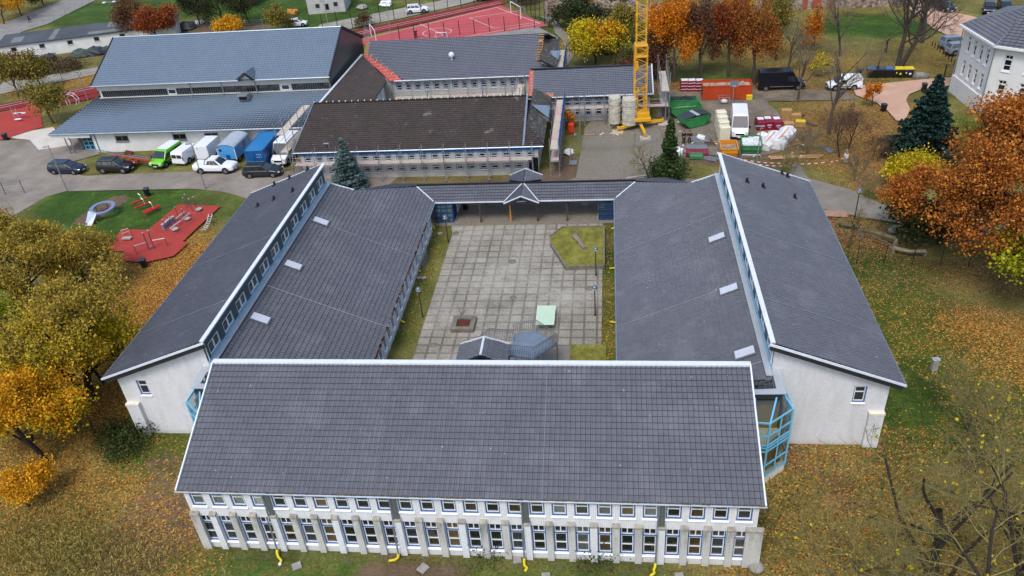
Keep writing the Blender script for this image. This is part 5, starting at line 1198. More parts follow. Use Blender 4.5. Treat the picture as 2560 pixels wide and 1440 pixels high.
MB().box(0, 0, H_-.05, L_, W_, .1).build('roof', 'bright blue', T, loc=(0, 0, 0))
for s in (-1, 1):
    m = MB(); pts = []
    for i in range(n+1):
        x = -L_/2+.1+(L_-.2)*i/n; y = s*(W_/2-(.0 if (i//2) % 2 == 0 else .05)); pts.append((x, y))
    m._add([(x, y, .15) for x, y in pts]+[(x, y, H_-.1) for x, y in pts], [(i, i+1, n+2+i, n+1+i) for i in range(n)]); m.build('side_panel', 'container blue', T, loc=(0, 0, 0))
m = MB()
for x in (-1, 1):
    for y in (-1, 1): m.box(x*(L_/2-.07), y*(W_/2-.07), H_/2, .16, .16, H_)
for y in (-1, 1): m.box(0, y*(W_/2-.05), .1, L_, .12, .16); m.box(0, y*(W_/2-.05), H_-.06, L_, .12, .14)
for x in (-1, 1): m.box(x*(L_/2-.05), 0, .1, .1, W_, .16)
m.build('frame', 'container blue', T, loc=(0, 0, 0)); MB().box(-L_/2+.05, 0, H_/2, .06, W_-.1, H_-.2).build('end_wall', 'container blue', T, loc=(0, 0, 0))
for s in (-1, 1):
    o = MB().box(L_/2-.04, s*.57, H_/2, .06, 1.1, H_-.3).build('door', 'container blue', T, loc=(0, 0, 0)); m = MB()
    for y in (.25, .8): m.tube([(L_/2+.03, s*y, .2), (L_/2+.03, s*y, H_-.2)], .025, 5)
    for z in (.7, 1.3, 1.9): m.box(L_/2, s*.57, z, .02, 1.0, .03)
    m.build('lock_rod', 'bright blue', o, loc=(0, 0, 0))
m = MB(); rn = random.Random(5)
for i in range(3):
    for j in range(3): m.box(L_/2+.0, .35+i*.25, 2.1-j*.2, .012, .16, .05)
m.build('marking', 'white paint', T, loc=(0, 0, 0))
a, b = P(233, 378, 2.2), P(392, 402, .9); T = thing('ladder_lift', 'orange trailer mounted ladder hoist leaning low along the hall wall', 'ladder hoist', tuple(P(370, 405)), world=True)
m = MB(); d = (b-a).normalized(); s = Vector((-d.y, d.x, 0)).normalized()*.25
for k in (-1, 1): m.beam(a.lerp(b, .3)+s*k, b+s*k, .08, .16)
m.build('lower_rail', 'hoist red', T); m = MB()
for k in (-1, 1): m.beam(a+s*k*.8+Vector((0, 0, .16)), b.lerp(a, .1)+s*k*.8+Vector((0, 0, .16)), .06, .08)
for i in range(24): c = a.lerp(b, i/24)+Vector((0, 0, .16)); m.beam(c-s*.8, c+s*.8, .04)
m.build('ladder', 'galvanised', T); mat('hoist red', 'a83b22', .5, 0, .15)
c = P(325, 404, .6); MB().box(c.x, c.y, .55, 2.2, .8, .3, .1).build('chassis', 'hoist red', T)
MB().box(c.x+.2, c.y+.1, 1.7, .9, .6, .5, .1, ry=.25).build('cradle', 'hoist rust', T) if mat('hoist rust', '5e2c22', .8) else 0
for k in (-.9, .9): 
    o = MB().tube([(c.x-.2+k*.25, c.y+k*.7-.1, .35), (c.x-.2+k*.25, c.y+k*.7+.12, .35)], .35, 12).build('wheel', 'tyre', T); MB().tube([(c.x-.2+k*.25, c.y+k*.7-.12, .35), (c.x-.2+k*.25, c.y+k*.7+.14, .35)], .17, 8).build('rim', 'rim', o)
MB().beam((c.x+1, c.y, .5), (c.x+2.4, c.y-.3, .45), .1).build('drawbar', 'hoist red', T)

# ================================================================ scaffolding
def scaffold(name, label, a, b, dep, levels, top, bay=2.5, net=None, group='scaffolds round the building site', pink=0, guard=True, z0=0., seed=1):
    """a, b: world feet of the inner line; dep: vector to the outer line"""
    a, b, dep = Vector((*a, z0)), Vector((*b, z0)), Vector((*dep, 0)); rn = random.Random(seed)
    T = thing(name, label, 'scaffold', (a.x, a.y, 0), group=group, world=True); L = (b-a).length; n = max(1, round(L/bay))
    for i in range(n+1):
        p = a.lerp(b, i/n)
        for q in (p, p+dep): 
            m = MB(); m.tube([q, q+Vector((0, 0, top))], .045, 5); m.box(q.x, q.y, z0+.04, .25, .25, .06); m.build('standard', 'galvanised', T)
        m = MB()
        for z in levels: m.tube([p+Vector((0, 0, z-.08)), p+dep+Vector((0, 0, z-.08))], .03, 4)
        m.build('transom', 'galvanised', T)
    for i in range(n):
        p, q = a.lerp(b, (i+.01)/n), a.lerp(b, (i+.99)/n)
        for k, z in enumerate(levels):
            m = MB(); m.extr([p+dep*.04+Vector((0, 0, z)), q+dep*.04+Vector((0, 0, z)), q+dep*.94+Vector((0, 0, z)), p+dep*.94+Vector((0, 0, z))], (0, 0, .05)); m.build('deck', 'pink plank' if rn.random() < pink else 'deck plank', T)
            if guard:
                m = MB()
                for h in (.5, 1.0): m.tube([p+dep+Vector((0, 0, z+h)), q+dep+Vector((0, 0, z+h))], .024, 4)
                m.build('guard_rail', 'galvanised', T)
        if i % 3 == 1: MB().tube([p+dep*1.03+Vector((0, 0, .2)), q+dep*1.03+Vector((0, 0, levels[0]))], .024, 4).build('brace', 'galvanised', T)
    if net:
        m = MB()
        for i in range(n):
            p, q = a.lerp(b, (i+.02)/n)+dep*1.06, a.lerp(b, (i+.98)/n)+dep*1.06
            for z in np.arange(net[0], net[1], .22): m.tube([p+Vector((0, 0, z)), q+Vector((0, 0, z))], .03, 3)
            for u in np.arange(0, 1.01, .09): c = p.lerp(q, u); m.tube([c+Vector((0, 0, net[0])), c+Vector((0, 0, net[1]))], .03, 3)
        m.build('safety_net', 'net blue', T)
    return T
scaffold('scaffold', 'scaffold with pale decks along the front of the old brown-roofed wing', (-36.6, 83.3), (-8.6, 83.3), (0, -.85), [2.3], 4.2, pink=.3)
scaffold('scaffold', 'scaffold with blue netting at the right end of the old brown-roofed wing', (-6.6, 83.0), (-6.6, 98.4), (1.0, 0), [1.9, 3.3], 4.6, net=(3.4, 4.6), pink=.4)
scaffold('scaffold', 'tall scaffold climbing the left gable of the old wing beside the white van', (-37.6, 84.0), (-37.4, 93.5), (-1.1, 0), [3.4, 5.6], 7.0, seed=3)
scaffold('scaffold', 'scaffold behind the crane along the middle wing', (-8.2, 98.6), (7.2, 98.5), (0, -.85), [2.25], 4.0, pink=.5)
scaffold('scaffold', 'scaffold at the right gable of the middle wing under loose planks', (6.6, 98.6), (6.6, 106.2), (1.1, 0), [1.9, 3.9], 6.2, pink=.5, seed=5)
scaffold('scaffold', 'scaffold along the court side of the rear wing', (-30, 106.8), (-11.5, 106.8), (0, -1.05), [1.5], 3.9, pink=.3, seed=6)
scaffold('scaffold', 'scaffold at the right end of the rear wing with a blue net edge', (-7.2, 106.8), (-7.2, 118.5), (1.0, 0), [2.0, 3.5], 4.8, net=(3.5, 4.8), seed=7)
scaffold('scaffold', 'small scaffold bay between the rear and middle wings', (-11.4, 99.4), (-11.2, 104.5), (-1.0, 0), [3.4], 4.8, seed=8)

# ================================================================ tower crane
mat('crane yellow', 'cf9a1c', .55, 0, .12, 2); mat('ballast', 'b2ae9e', .9, 0, .25, 2)
b = P(1590, 328); bxx, byy = b.x+.5, b.y+1.1
CR = thing('tower_crane', 'yellow lattice mast crane with two grey ballast stacks', 'crane', (bxx, byy, 0), R(4))
def lattice(nm, z0, z1, w, th, step):
    m = MB(); h = w/2
    cs = [(-h, -h), (h, -h), (h, h), (-h, h)]
    for x, y in cs: m.beam((x, y, z0), (x, y, z1), th, th)
    k = max(1, round((z1-z0)/step)); s = (z1-z0)/k
    for i in range(k):
        for j in range(4):
            a, c = cs[j], cs[(j+1) % 4]; za, zb = z0+i*s, z0+(i+1)*s; mid = (za+zb)/2
            m.beam((*a, za), (*c, mid), th*.5, th*.5); m.beam((*c, mid), (*a, zb), th*.5, th*.5)
            if i % 2 == 0: m.beam((*a, za), (*c, za), th*.6, th*.6)
    return m.build(nm, 'crane yellow', CR, loc=(0, 0, 0))
lattice('lower_mast', 2.2, 10.6, 1.45, .1, 1.45); lattice('upper_mast', 9.4, 27, 1.15, .085, 1.25)
MB().box(0, 0, 10.6, 1.5, 1.5, .22).box(0, 0, 9.3, 1.5, 1.5, .18).box(-.5, -.5, 8.2, .3, .3, 1.2).build('mast_collar', 'crane yellow', CR, bevel=.03, loc=(0, 0, 0))
MB().box(-.2, 0, 1.35, 3.0, 1.9, .45).box(.3, 0, 1.9, 1.6, 1.6, .7).build('slewing_platform', 'crane yellow', CR, bevel=.04, loc=(0, 0, 0)); MB().tube([(0, 0, .7), (0, 0, 1.15)], .75, 16).build('slewing_ring', 'grey metal', CR, loc=(0, 0, 0))
for s in (-1, 1): MB().beam((s*.55, -.7, 2), (s*.3, -.4, 5.5), .12).build('strut', 'crane yellow', CR, loc=(0, 0, 0))
for x, y, wx, wy in ((-3.1, .55, 1.45, 1.7), (-1.35, -.35, 1.7, 1.6)):
    m = MB(); rn = random.Random(int(x*10))
    for i in range(11): ox, oy, z_ = x+rn.uniform(-.05, .05), y+rn.uniform(-.03, .03), .72+i*.31; m.prism([(ox+wx/2, oy+wy/2), (ox-wx/2, oy+wy/2)]+[(ox-wx/2*math.cos(R(q)), oy-wy*.12-wy*.38*math.sin(R(q))) for q in range(0, 181, 30)], z_, z_+.28)
    m.build('ballast_stack', 'ballast', CR, bevel=.03, loc=(0, 0, 0))
for an in (20, 160, 205, -60, -100):
    pass
for dx, dy in ((-3.2, 1.1), (3.0, .7), (-2.9, -1.2), (.3, -3.6)):
    o = MB().beam((dx*.15, dy*.15, .62), (dx, dy, .55), .34, .3).tube([(dx, dy, .18), (dx, dy, .9)], .09, 8).build('outrigger', 'crane yellow', CR, loc=(0, 0, 0)); m = MB()
    for i in range(4): m.box(dx, dy-.45+i*.3, .1, 1.3, .25, .17)
    m.build('timber_pad', 'deck plank', o, loc=(0, 0, 0))

# ================================================================ skips, pallets and goods
mat('skip green', '2f7a43', .55, 0, .2, 1.5); mat('skip orange', 'a83c14', .55, 0, .15, 1.2); mat('skip yellow', 'd0871c', .55, 0, .15); mat('rubble', '6d6257', .95, 0, .4, 3); mat('skip inside', 'a4937e', .9, 0, .4, 1.2); mat('tarp dark', '34383d', .6, 0, .15)
mat('wrap cream', 'cdc7ac', .4, 0, .12, 2); mat('wrap crimson', '7c1730', .4, 0, .25, 2); mat('wrap white', 'd5d6d6', .4, 0, .15, 1.5); mat('pallet wood', 'b08a55', .85, 0, .2, 3); mat('board grey', '6c7075', .6, 0, .1); mat('orange box', 'cc3b12', .6); mat('box yellow', 'c9b517', .6)
def skip(label, px, py, ang, L, W, H, paint, fill='rubble', lid=False, group=None, cat='skip', slope=.22, zf=.55):
    p = P(px, py); T = thing('skip_container', label, cat, (p.x, p.y, 0), R(ang), group); h, w = L/2, W/2; s = L*slope
    out = [(-h+s, .12), (h-s, .12), (h, H*.62), (h, H), (-h, H), (-h, H*.62)] if slope else [(-h, .12), (h, .12), (h, H), (-h, H)]
    for k in (-1, 1):
        MB().extr([(x, k*w, z) for x, z in out], (0, -k*.06, 0)).build('side_panel', paint, T, loc=(0, 0, 0))
    e = [(-h+s, .12), (-h, H*.62), (-h, H)] if slope else [(-h, .12), (-h, H)]
    for k in (-1, 1):
        m = MB(); q = [(x*-k, z) for x, z in e]
        for (x0, z0), (x1, z1) in zip(q[:-1], q[1:]): m.extr([(x0, -w, z0), (x1, -w, z1), (x1, w, z1), (x0, w, z0)], (k*-.05, 0, 0))
        m.build('end_panel', paint, T, loc=(0, 0, 0))
    MB().box(0, 0, .14, L-2*s, W-.06, .06).build('floor', 'skip inside', T, loc=(0, 0, 0))
    m = MB()
    for k in (-1, 1): m.box(0, k*w, H, L+.06, .12, .1); m.box(k*h, 0, H, .12, W, .1)
    m.build('rim', paint, T, loc=(0, 0, 0)); m = MB(); nr = int(L/.7)
    for i in range(1, nr):
        for k in (-1, 1): m.box(-h+L*i/nr, k*(w+.03), H*.72, .08, .06, H*.5)
    m.build('rib', paint, T, loc=(0, 0, 0))
    if fill:
        rn = random.Random(px); m = MB(); m.box(0, 0, H*zf*.5, L-2*s*.9, W-.14, H*zf)
        for i in range(26): m.box(rn.uniform(-h*.75, h*.75), rn.uniform(-w*.75, w*.75), H*zf+rn.uniform(0, .12), rn.uniform(.2, .7), rn.uniform(.1, .4), rn.uniform(.05, .25), rn.random()*3)
        m.build('load', fill, T, loc=(0, 0, 0))
    if lid:
        for k in (-1, 1): MB().extr([(k*h*.15, -w, H+.3), (k*h*.15, w, H+.3), (k*h, w, H+.03), (k*h, -w, H+.03)], (0, 0, .06)).build('lid', 'tarp dark', T, loc=(0, 0, 0))
        MB().box(0, 0, H+.28, L*.16, W, .06).build('lid_bridge', 'pale zinc', T, loc=(0, 0, 0))
    return T
skip('green skip heaped with dark rubble, farthest of the green ones', 1706, 268, -2, 3.6, 1.7, 1.2, 'skip green', 'tarp dark', group='green skips', zf=.95)
skip('open green skip with a rusty inside, middle of the green ones', 1712, 290, 8, 3.9, 1.8, 1.5, 'skip green', 'skip inside', group='green skips', zf=.62)
skip('green skip with black folding lids, nearest of the green ones', 1734, 313, 28, 3.8, 1.8, 1.35, 'skip green', None, True, group='green skips')
skip('long open orange waste container by the trees', 1814, 243, -2, 6.4, 2.4, 2.0, 'skip orange', 'skip inside', slope=0, cat='waste container', zf=.82)
skip('small yellow framed tipping skip behind the right wing roof', 1820, 388, 88, 2.6, 1.9, 1.3, 'skip yellow', 'skip inside', zf=.65, slope=.1)
skip('green mesh skip full of plastic wrap and boards beside the white van', 1876, 378, 85, 3.0, 2.2, 1.3, 'skip green', 'wrap white', zf=.9, slope=.1)
def boxthing(name, label, cat, px, py, sx, sy, sz, rz, m_, z=0, group=None, bevel=.02, extra=None, p=None):
    q = p or P(px, py); T = thing(name, label, cat, (q[0], q[1], z), R(rz), group); MB().box(0, 0, sz/2+(.14 if extra == 'pallet' else 0), sx, sy, sz).build('load' if extra == 'pallet' else 'body', m_, T, bevel=bevel, loc=(0, 0, 0))
    if extra == 'pallet': pallet_parts(T, sx, sy)
    return T
def pallet_parts(T, sx=1.2, sy=.8, z=0, name='pallet'):
    m = MB()
    for i in range(5): m.box(-sx/2+(i+.5)*sx/5, 0, z+.125, sx/5-.05, sy, .025)
    for k in (-1, 0, 1): m.box(0, k*(sy/2-.06), z+.07, sx, .1, .09); 
    return m.build(name, 'pallet wood', T, loc=(0, 0, 0))
# cream shrink-wrapped stacks in a row
for i, (px, py) in enumerate(((1800, 322), (1803, 334), (1806, 347), (1809, 361))):
    T = boxthing('wrapped_pallet', ['cream wrapped stack, farthest in the row left of the white van', 'cream wrapped stack, second farthest in the row left of the white van', 'cream wrapped stack, third in the row left of the white van', 'cream wrapped stack, nearest and yellowest of the row left of the white van'][i], 'wrapped goods', px, py, 1.25, 1.0, 2.25, 8, 'wrap cream', group='cream wrapped stacks', extra='pallet', bevel=.12)
for i, (px, py, c, nm, l) in enumerate(((1900, 322, 'wrap crimson', 'crimson wrapped tile pallet on the left of the group right of the white van', 0), (1918, 320, 'wrap crimson', 'crimson wrapped tile pallet with a pale top in the middle of its group', 0), (1940, 321, 'wrap crimson', 'crimson wrapped tile pallet on the right of its group', 0), (1710, 228, 'wrap crimson', 'crimson striped pallet left of the orange container, leftmost', 1), (1728, 228, 'wrap crimson', 'crimson striped pallet left of the orange container, middle one', 1), (1747, 228, 'wrap crimson', 'crimson striped pallet touching the orange container', 1))):
    T = boxthing('wrapped_pallet', nm, 'wrapped goods', px, py, 1.05, 1.05 if l else 2.0, 1.1 if not l else 1.5, 3, c, group='crimson wrapped pallets', extra='pallet', bevel=.03)
    m = MB(); hh = 1.1 if not l else 1.5; yy = -(1.05 if l else 2.0)/2-.012
    if l:
        for z in (.35, .8, 1.25): m.box(0, yy, .14+z*.95, 1.0, .02, .07)
        m.box(0, 0, hh+.15, .9, .9, .02)
    else:
        for k, (w_, z) in enumerate(((.5, .62), (.6, .52), (.28, .3))): m.box(0, yy, z+.2, w_, .015, .045)
        m.box(0, .3, hh+.15, .75, .8, .02)
    m.build('stripe', 'wrap white', T, loc=(0, 0, 0))
for i, (px, py, n, lab) in enumerate(((1964, 297, 8, 'tall stack of empty pallets'), (1988, 300, 5, 'medium stack of empty pallets right of the tall one'), (1971, 318, 4, 'low stack of slatted pallets in front of the tall one'), (1972, 327, 1, 'single pallet lying on the leaves'), (2000, 315, 4, 'short pallet stack with a bright yellow board on top'))):
    p = P(px, py); T = thing('pallet_stack', lab, 'pallets', (p.x, p.y, 0), R([2, 5, -3, -5, -12][i]), 'empty pallets')
    for k in range(n): pallet_parts(T, 1.2, .8, k*.16)
    if i == 4: MB().box(0, 0, n*.16+.03, 1.1, .8, .05).build('board', 'box yellow', T, loc=(0, 0, 0))
for px, py, L, W, H, rz, m_, lab in ((1922, 360, 4.2, 1.5, .9, 62, 'wrap white', 'long bundle in crumpled white film, nearer of two'), (1955, 355, 4.8, 1.9, 1.1, 62, 'wrap white', 'long bundle in crumpled white film, wider right one')):
    p = P(px, py); T = thing('wrapped_bundle', lab, 'wrapped goods', (p.x, p.y, 0), R(rz-180), 'film wrapped bundles'); rn = random.Random(px); sec = []
    for i in range(9):
        x = -L/2+L*i/8; sec.append([(x, -W/2+rn.uniform(-.12, .12), .05), (x, -W/2+rn.uniform(-.1, .1), H*.7), (x, -W*.2, H+rn.uniform(-.08, .1)), (x, W*.2, H+rn.uniform(-.08, .1)), (x, W/2+rn.uniform(-.1, .1), H*.7), (x, W/2+rn.uniform(-.12, .12), .05)])
    MB().loft(sec).build('film', m_, T, loc=(0, 0, 0)); MB().box(0, .1, H+.08, L*.8, .18, .03).build('timber_strip', 'batten', T, loc=(0, 0, 0))
def boards(label, px, py, n, L, rz, m_, name='board_pile', z=0, w_=.2):
    p = P(px, py); T = thing(name, label, 'boards', (p.x, p.y, z), R(rz)); rn = random.Random(px)
    for i in range(n): MB().box(rn.uniform(-.1, .1), (i % 5)*w_*1.15-.4, .04+(i//5)*.06, L*rn.uniform(.85, 1), w_, .05, rn.uniform(-.06, .06)).build('board', m_, T, loc=(0, 0, 0))
boards('grey boards stacked by the two workers', 1750, 352, 10, 2.2, 5, 'board grey', w_=.32); boards('brown planks leaning right of the grey sheet stack', 1774, 357, 5, 2.2, 100, 'dark wood'); boards('grey planks lying in front of the wrapped sheets', 1763, 395, 8, 3.2, -30, 'board grey'); boards('pale timbers lying behind the right wing roof', 1990, 392, 8, 6.0, 3, 'batten', w_=.14); boards('brown weathered board in the leaves right of the pallets', 2022, 308, 3, 2.6, -55, 'dark wood'); boards('dark board lying in the leaves under the bare tree', 2068, 373, 4, 2.2, -65, 'board grey'); boards('short boards behind the tall pallet stack', 1990, 288, 4, 2.4, -15, 'dark wood')
boards('long timber lying on the paving beside the conifer', 1600, 437, 2, 3.4, 14, 'deck plank', w_=.1)
boxthing('sheet_stack', 'flat stack of grey sheets with a crimson wrap below', 'sheet stack', 1742, 385, 2.6, 1.4, .5, -4, 'wrap crimson'); boxthing('sheet_stack', 'grey insulation sheet lying on the crimson wrap', 'sheet stack', 1742, 378, 2.4, 1.1, .08, -4, 'board grey', z=.52)
boxthing('crate_bin', 'pale green round trough of offcuts below the crimson wrap', 'trough', 1740, 395, 1.6, .9, .5, -6, 'skip green', bevel=.1)
for px, py, s, lab in ((1693, 383, 1.3, 'white tarpaulin heap right of the conifer'), (1668, 262, .9, 'white plastic sheet hanging by the scaffold end'), (1752, 348, .9, 'clear film bundle behind the grey boards'), (1423, 385, 1.1, 'white covered object with two bare posts on the grass'), (1908, 345, 1.2, 'white film heap behind the wrapped bundles')):
    p = P(px, py); rn = random.Random(px); m = MB(); m.sphere((0, 0, .25), s*.6, 9, 6, zs=.6); m.v = [(x+rn.uniform(-.12, .12), y+rn.uniform(-.12, .12), max(0, z+rn.uniform(-.1, .1))) for x, y, z in m.v]
    tag(m.build('tarpaulin', 'wrap white', loc=tuple(p)), lab, 'tarpaulin')
boxthing('wheeled_bin', 'orange plastic bin in the grass left of the crane', 'bin', 1428, 330, .75, .75, 1.15, 5, 'orange box', bevel=.05)
boxthing('grit_bin', 'small yellow grit bin at the end of the orange container', 'bin', 1872, 249, .8, .7, .75, 3, 'box yellow', bevel=.08)
p = P(1810, 259); T = thing('mesh_cage', 'grey mesh cage with white sacks in front of the orange container', 'cage', (p.x, p.y, 0)); m = MB()
for x in (-.7, .7):
    for y in (-.45, .45): m.box(x, y, .5, .05, .05, 1.)
for z in (.1, .4, .7, 1.): m.box(0, -.45, z, 1.4, .03, .03); m.box(0, .45, z, 1.4, .03, .03); m.box(-.7, 0, z, .03, .9, .03); m.box(.7, 0, z, .03, .9, .03)
m.build('frame', 'galvanised', T, loc=(0, 0, 0)); MB().sphere((0, 0, .35), .45, 8, 5, zs=.6).build('sack', 'wrap white', T, loc=(0, 0, 0))
p = P(1831, 262); T = thing('basketball_hoop', 'basketball board on a post in front of the orange container', 'basketball hoop', (p.x, p.y, 0)); MB().tube([(0, 0, 0), (0, 0, 3)], .06, 6).build('post', 'galvanised', T, loc=(0, 0, 0)); MB().box(0, -.05, 2.9, 1.1, .05, .8).build('backboard', 'board grey', T, loc=(0, 0, 0)); MB().tube([(.22*math.cos(R(a)), -.3+.22*math.sin(R(a)), 2.65) for a in range(0, 361, 40)], .015, 4).build('hoop_ring', 'wrap white', T, loc=(0, 0, 0))
# wheeled waste bins by the far fence
for i, (px, c, lab) in enumerate(((2178, 'container blue', 'waste bin with a blue lid at the left end of the row'), (2198, 'dark car', 'waste bin with a dark lid second from the left'), (2221, 'container blue', 'waste bin with a bright blue lid in the middle of the row'), (2243, 'box yellow', 'waste bin with a yellow lid second from the right'), (2267, 'box yellow', 'waste bin with a yellow lid and white stickers at the right end'))):
    p = P(px, 192); T = thing('waste_bin', lab, 'waste bin', (p.x, p.y, 0), R(-4), 'four-wheeled waste bins')
    MB().loft([[(-.6, -.45, .15), (.6, -.45, .15), (.6, .45, .15), (-.6, .45, .15)], [(-.68, -.55, 1.15), (.68, -.55, 1.15), (.68, .55, 1.15), (-.68, .55, 1.15)]]).build('body', 'dark car', T, bevel=.03, loc=(0, 0, 0)); MB().box(0, 0, 1.24, 1.38, 1.12, .14).build('lid', c, T, bevel=.05, loc=(0, 0, 0))
    for x in (-.5, .5): MB().tube([(x, -.4, .1), (x+.06, -.4, .1)], .1, 8).build('wheel', 'tyre', T, loc=(0, 0, 0))
    if i > 2: MB().tube([(.2, -.52, .6), (.2, -.535, .6)], .16, 10).box(-.3, -.51, .75, .15, .02, .25).build('sticker', 'wrap white' if i == 4 else 'box yellow', T, loc=(0, 0, 0))

# loose offcuts and litter of the building site: too many and too small to tell apart
rn = random.Random(77); zones_ = [((1660, 250), (1700, 400), 2.5), ((1760, 270), (1990, 330), 4.), ((1690, 350), (1800, 400), 2.6), ((1880, 340), (2010, 395), 3.), ((1430, 330), (1560, 340), 4.)]
for mt, nm, n_ in (('pallet wood', 'loose timber offcuts scattered over the storage yard', 60), ('wrap white', 'scraps of white film and paper scattered over the storage yard', 45), ('board grey', 'grey tile and board fragments scattered over the storage yard', 60)):
    m = MB()
    for i in range(n_):
        a, b, sp = zones_[rn.randrange(len(zones_))]; p = P(rn.uniform(a[0], b[0]), rn.uniform(a[1], b[1])); m.box(p.x, p.y, .06+rn.random()*.05, rn.uniform(.12, .9 if mt == 'pallet wood' else .4), rn.uniform(.08, .22), .04, rn.random()*3)
    tag(m.build('site_debris', mt), nm, 'debris', kind='stuff')
# ================================================================ lamps
def globe_lamp(label, px, py, h=2.95, w=None, head='globe', tall=None, group='globe lamps in the courtyard'):
    p = w or P(px, py); T = thing('globe_lamp', label, 'lamp', (p[0], p[1], 0), group=group)
    MB().tube([(0, 0, 0), (0, 0, .7), (0, 0, h-.3)], [.075, .055, .045], 8).build('post', 'lamp post', T, loc=(0, 0, 0))
    MB().sphere((0, 0, h-.06), .24, 14, 10, m=0, half=1).build('globe', ['lamp hood', 'lamp glass'], T, loc=(0, 0, 0), smooth=True)
    return T
mat('lamp post', '33373a', .5, .3); mat('lamp glass', 'c5c8c4', .25); mat('lamp hood', '6b7680', .3, .4)
globe_lamp('globe lamp beside the left courtyard border, nearer one', 1057, 792); globe_lamp('globe lamp in front of the left entrance porch', 1121, 606); globe_lamp('globe lamp at the corner of the hexagonal planter', 1490, 690); globe_lamp('globe lamp at the right courtyard edge, nearest the table', 1488, 790)
globe_lamp('globe lamp between the footpath and the pollarded tree', 2136, 548, 3.2, group='globe lamps on the grounds'); globe_lamp('globe lamp in front of the yellow bush behind the middle wing', 1487, 168, 3.4, group='globe lamps on the grounds')
globe_lamp('globe lamp between the old and rear wings, left one', 0, 0, 3.3, w=(-24.6, 103.5), group='globe lamps in the rear yard'); globe_lamp('globe lamp between the old and rear wings, right one', 0, 0, 3.3, w=(-17.0, 103.8), group='globe lamps in the rear yard')
def street_lamp(label, px, py, h, ang=180, heads=1, group='street lamps', sc=1.):
    p = P(px, py); T = thing('street_lamp', label, 'lamp', (p.x, p.y, 0), R(ang), group)
    MB().tube([(0, 0, 0), (0, 0, 1), (0, 0, h)], [.09, .07, .045], 8).build('post', 'galvanised', T, loc=(0, 0, 0))
    if heads == 1: MB().box(.3, 0, h, .7, .26, .12).build('lamp_head', 'lamp hood', T, bevel=.03, loc=(0, 0, 0))
    else:
        MB().box(0, 0, h, .12, 2.0, .12).build('crossbar', 'galvanised', T, loc=(0, 0, 0))
        for s in (-1, 1): MB().box(.25, s*.95, h+.05, .7, .6, .16).build('lamp_head', 'wrap white', T, bevel=.03, loc=(0, 0, 0))
street_lamp('tall street lamp beside the road at the far left', 168, 477, 5.9, 200); street_lamp('tall street lamp on the grass edge below the white pickup', 514, 473, 5.9, 200); street_lamp('street lamp in front of the blue spruce scaffold', 840, 444, 4.4, 180)
street_lamp('grey street lamp left of the crane by the middle wing', 1450, 336, 5.0, 180); street_lamp('lamp with a flat head beside the running track', 220, 250, 4.5, 180); street_lamp('white double-headed floodlight over the long shed', 308, 104, 7.5, -80, 2, 'floodlights'); street_lamp('floodlight mast behind the sports court fence', 979, 100, 6.5, 180, 1, 'floodlights')
street_lamp('thick grey mast at the right corner of the sports court', 1368, 66, 7.0, 180, 1, 'floodlights'); street_lamp('lamp post beside the villa car park', 2359, 80, 4.6, 180); street_lamp('lamp post on the lane behind the white hatchback', 820, 62, 4.5, 180)
street_lamp('pale lamp post behind the wrapped bundles', 1893, 402, 4.2, 180)

# ================================================================ courtyard things
p = P(1365, 795); T = thing('table_tennis_table', 'pale green table tennis table in the courtyard', 'table', (p.x+.05, p.y-.62, 0), 0)
MB().box(0, 0, .74, 1.55, 2.74, .06).build('table_top', 'mint top', T, loc=(0, 0, 0)); m = MB()
for x in (-.76, .76): m.box(x, 0, .776, .04, 2.72, .008)
for y in (-1.34, 1.34): m.box(0, y, .776, 1.5, .04, .008)
m.build('edge_line', 'white paint', T, loc=(0, 0, 0)); mat('mint top', 'b0c8ac', .5, 0, .05)
for y in (-.8, .8): MB().box(0, y, .35, 1.1, .14, .7).build('leg', 'old concrete', T, loc=(0, 0, 0))
q = [(1135, 799), (1190, 800), (1181, 832), (1128, 830)]
c = P(1160, 815); T = thing('tree_planter', 'square paved planter with red leaves and a thin bare tree', 'planter', (c.x, c.y, 0)); m = MB()
for x, y, a, b in ((-.78, 0, .42, 2.0), (.78, 0, .42, 2.0), (0, -.79, 1.14, .42), (0, .79, 1.14, .42)): m.box(x, y, .2, a, b, .4)
m.build('kerb', 'old concrete', T, bevel=.02, loc=(0, 0, 0)); MB().box(0, 0, .14, 1.1, 1.1, .28).build('leaf_bed', 'rust leaves', T, loc=(0, 0, 0))
PLANTER_TREE = (c.x-.1, c.y+.35, .25)
hexp = [P(*k) for k in ((1408, 575), (1510, 574), (1510, 672), (1416, 676), (1378, 618), (1376, 598))]
c = sum(hexp, Vector())/6; T = thing('grass_planter', 'raised hexagonal grass planter with a wooden edge in the courtyard', 'planter', (c.x, c.y, 0), world=True); m = MB()
for a, b in zip(hexp, hexp[1:]+hexp[:1]): m.beam((a.x, a.y, .22), (b.x, b.y, .22), .16, .46)
m.build('edging', 'old concrete', T); m = MB(); m.prism([(p.x, p.y) for p in hexp[::-1]], .0, .36); m.build('turf', 'turf', T)
surfmat('turf', [(.35, '4a4a1e'), (.5, '6b6a2c'), (.65, '8a8440')], 1.2, 6)
a, b = P(1437, 593, .45), P(1463, 622, .45); T = thing('wooden_sculpture', 'weathered log sculpture with two branch posts in the grass planter', 'sculpture', (a.x, a.y, .35), world=True)
WOFF[T.name] = Vector((a.x, a.y, .35))
MB().tube([a+Vector((0, 0, .15)), a.lerp(b, .3)+Vector((.05, 0, .1)), a.lerp(b, .7), b], [.3, .24, .2, .26], 8).build('log', 'driftwood', T); mat('driftwood', '7d7464', .95, 0, .35, 4)
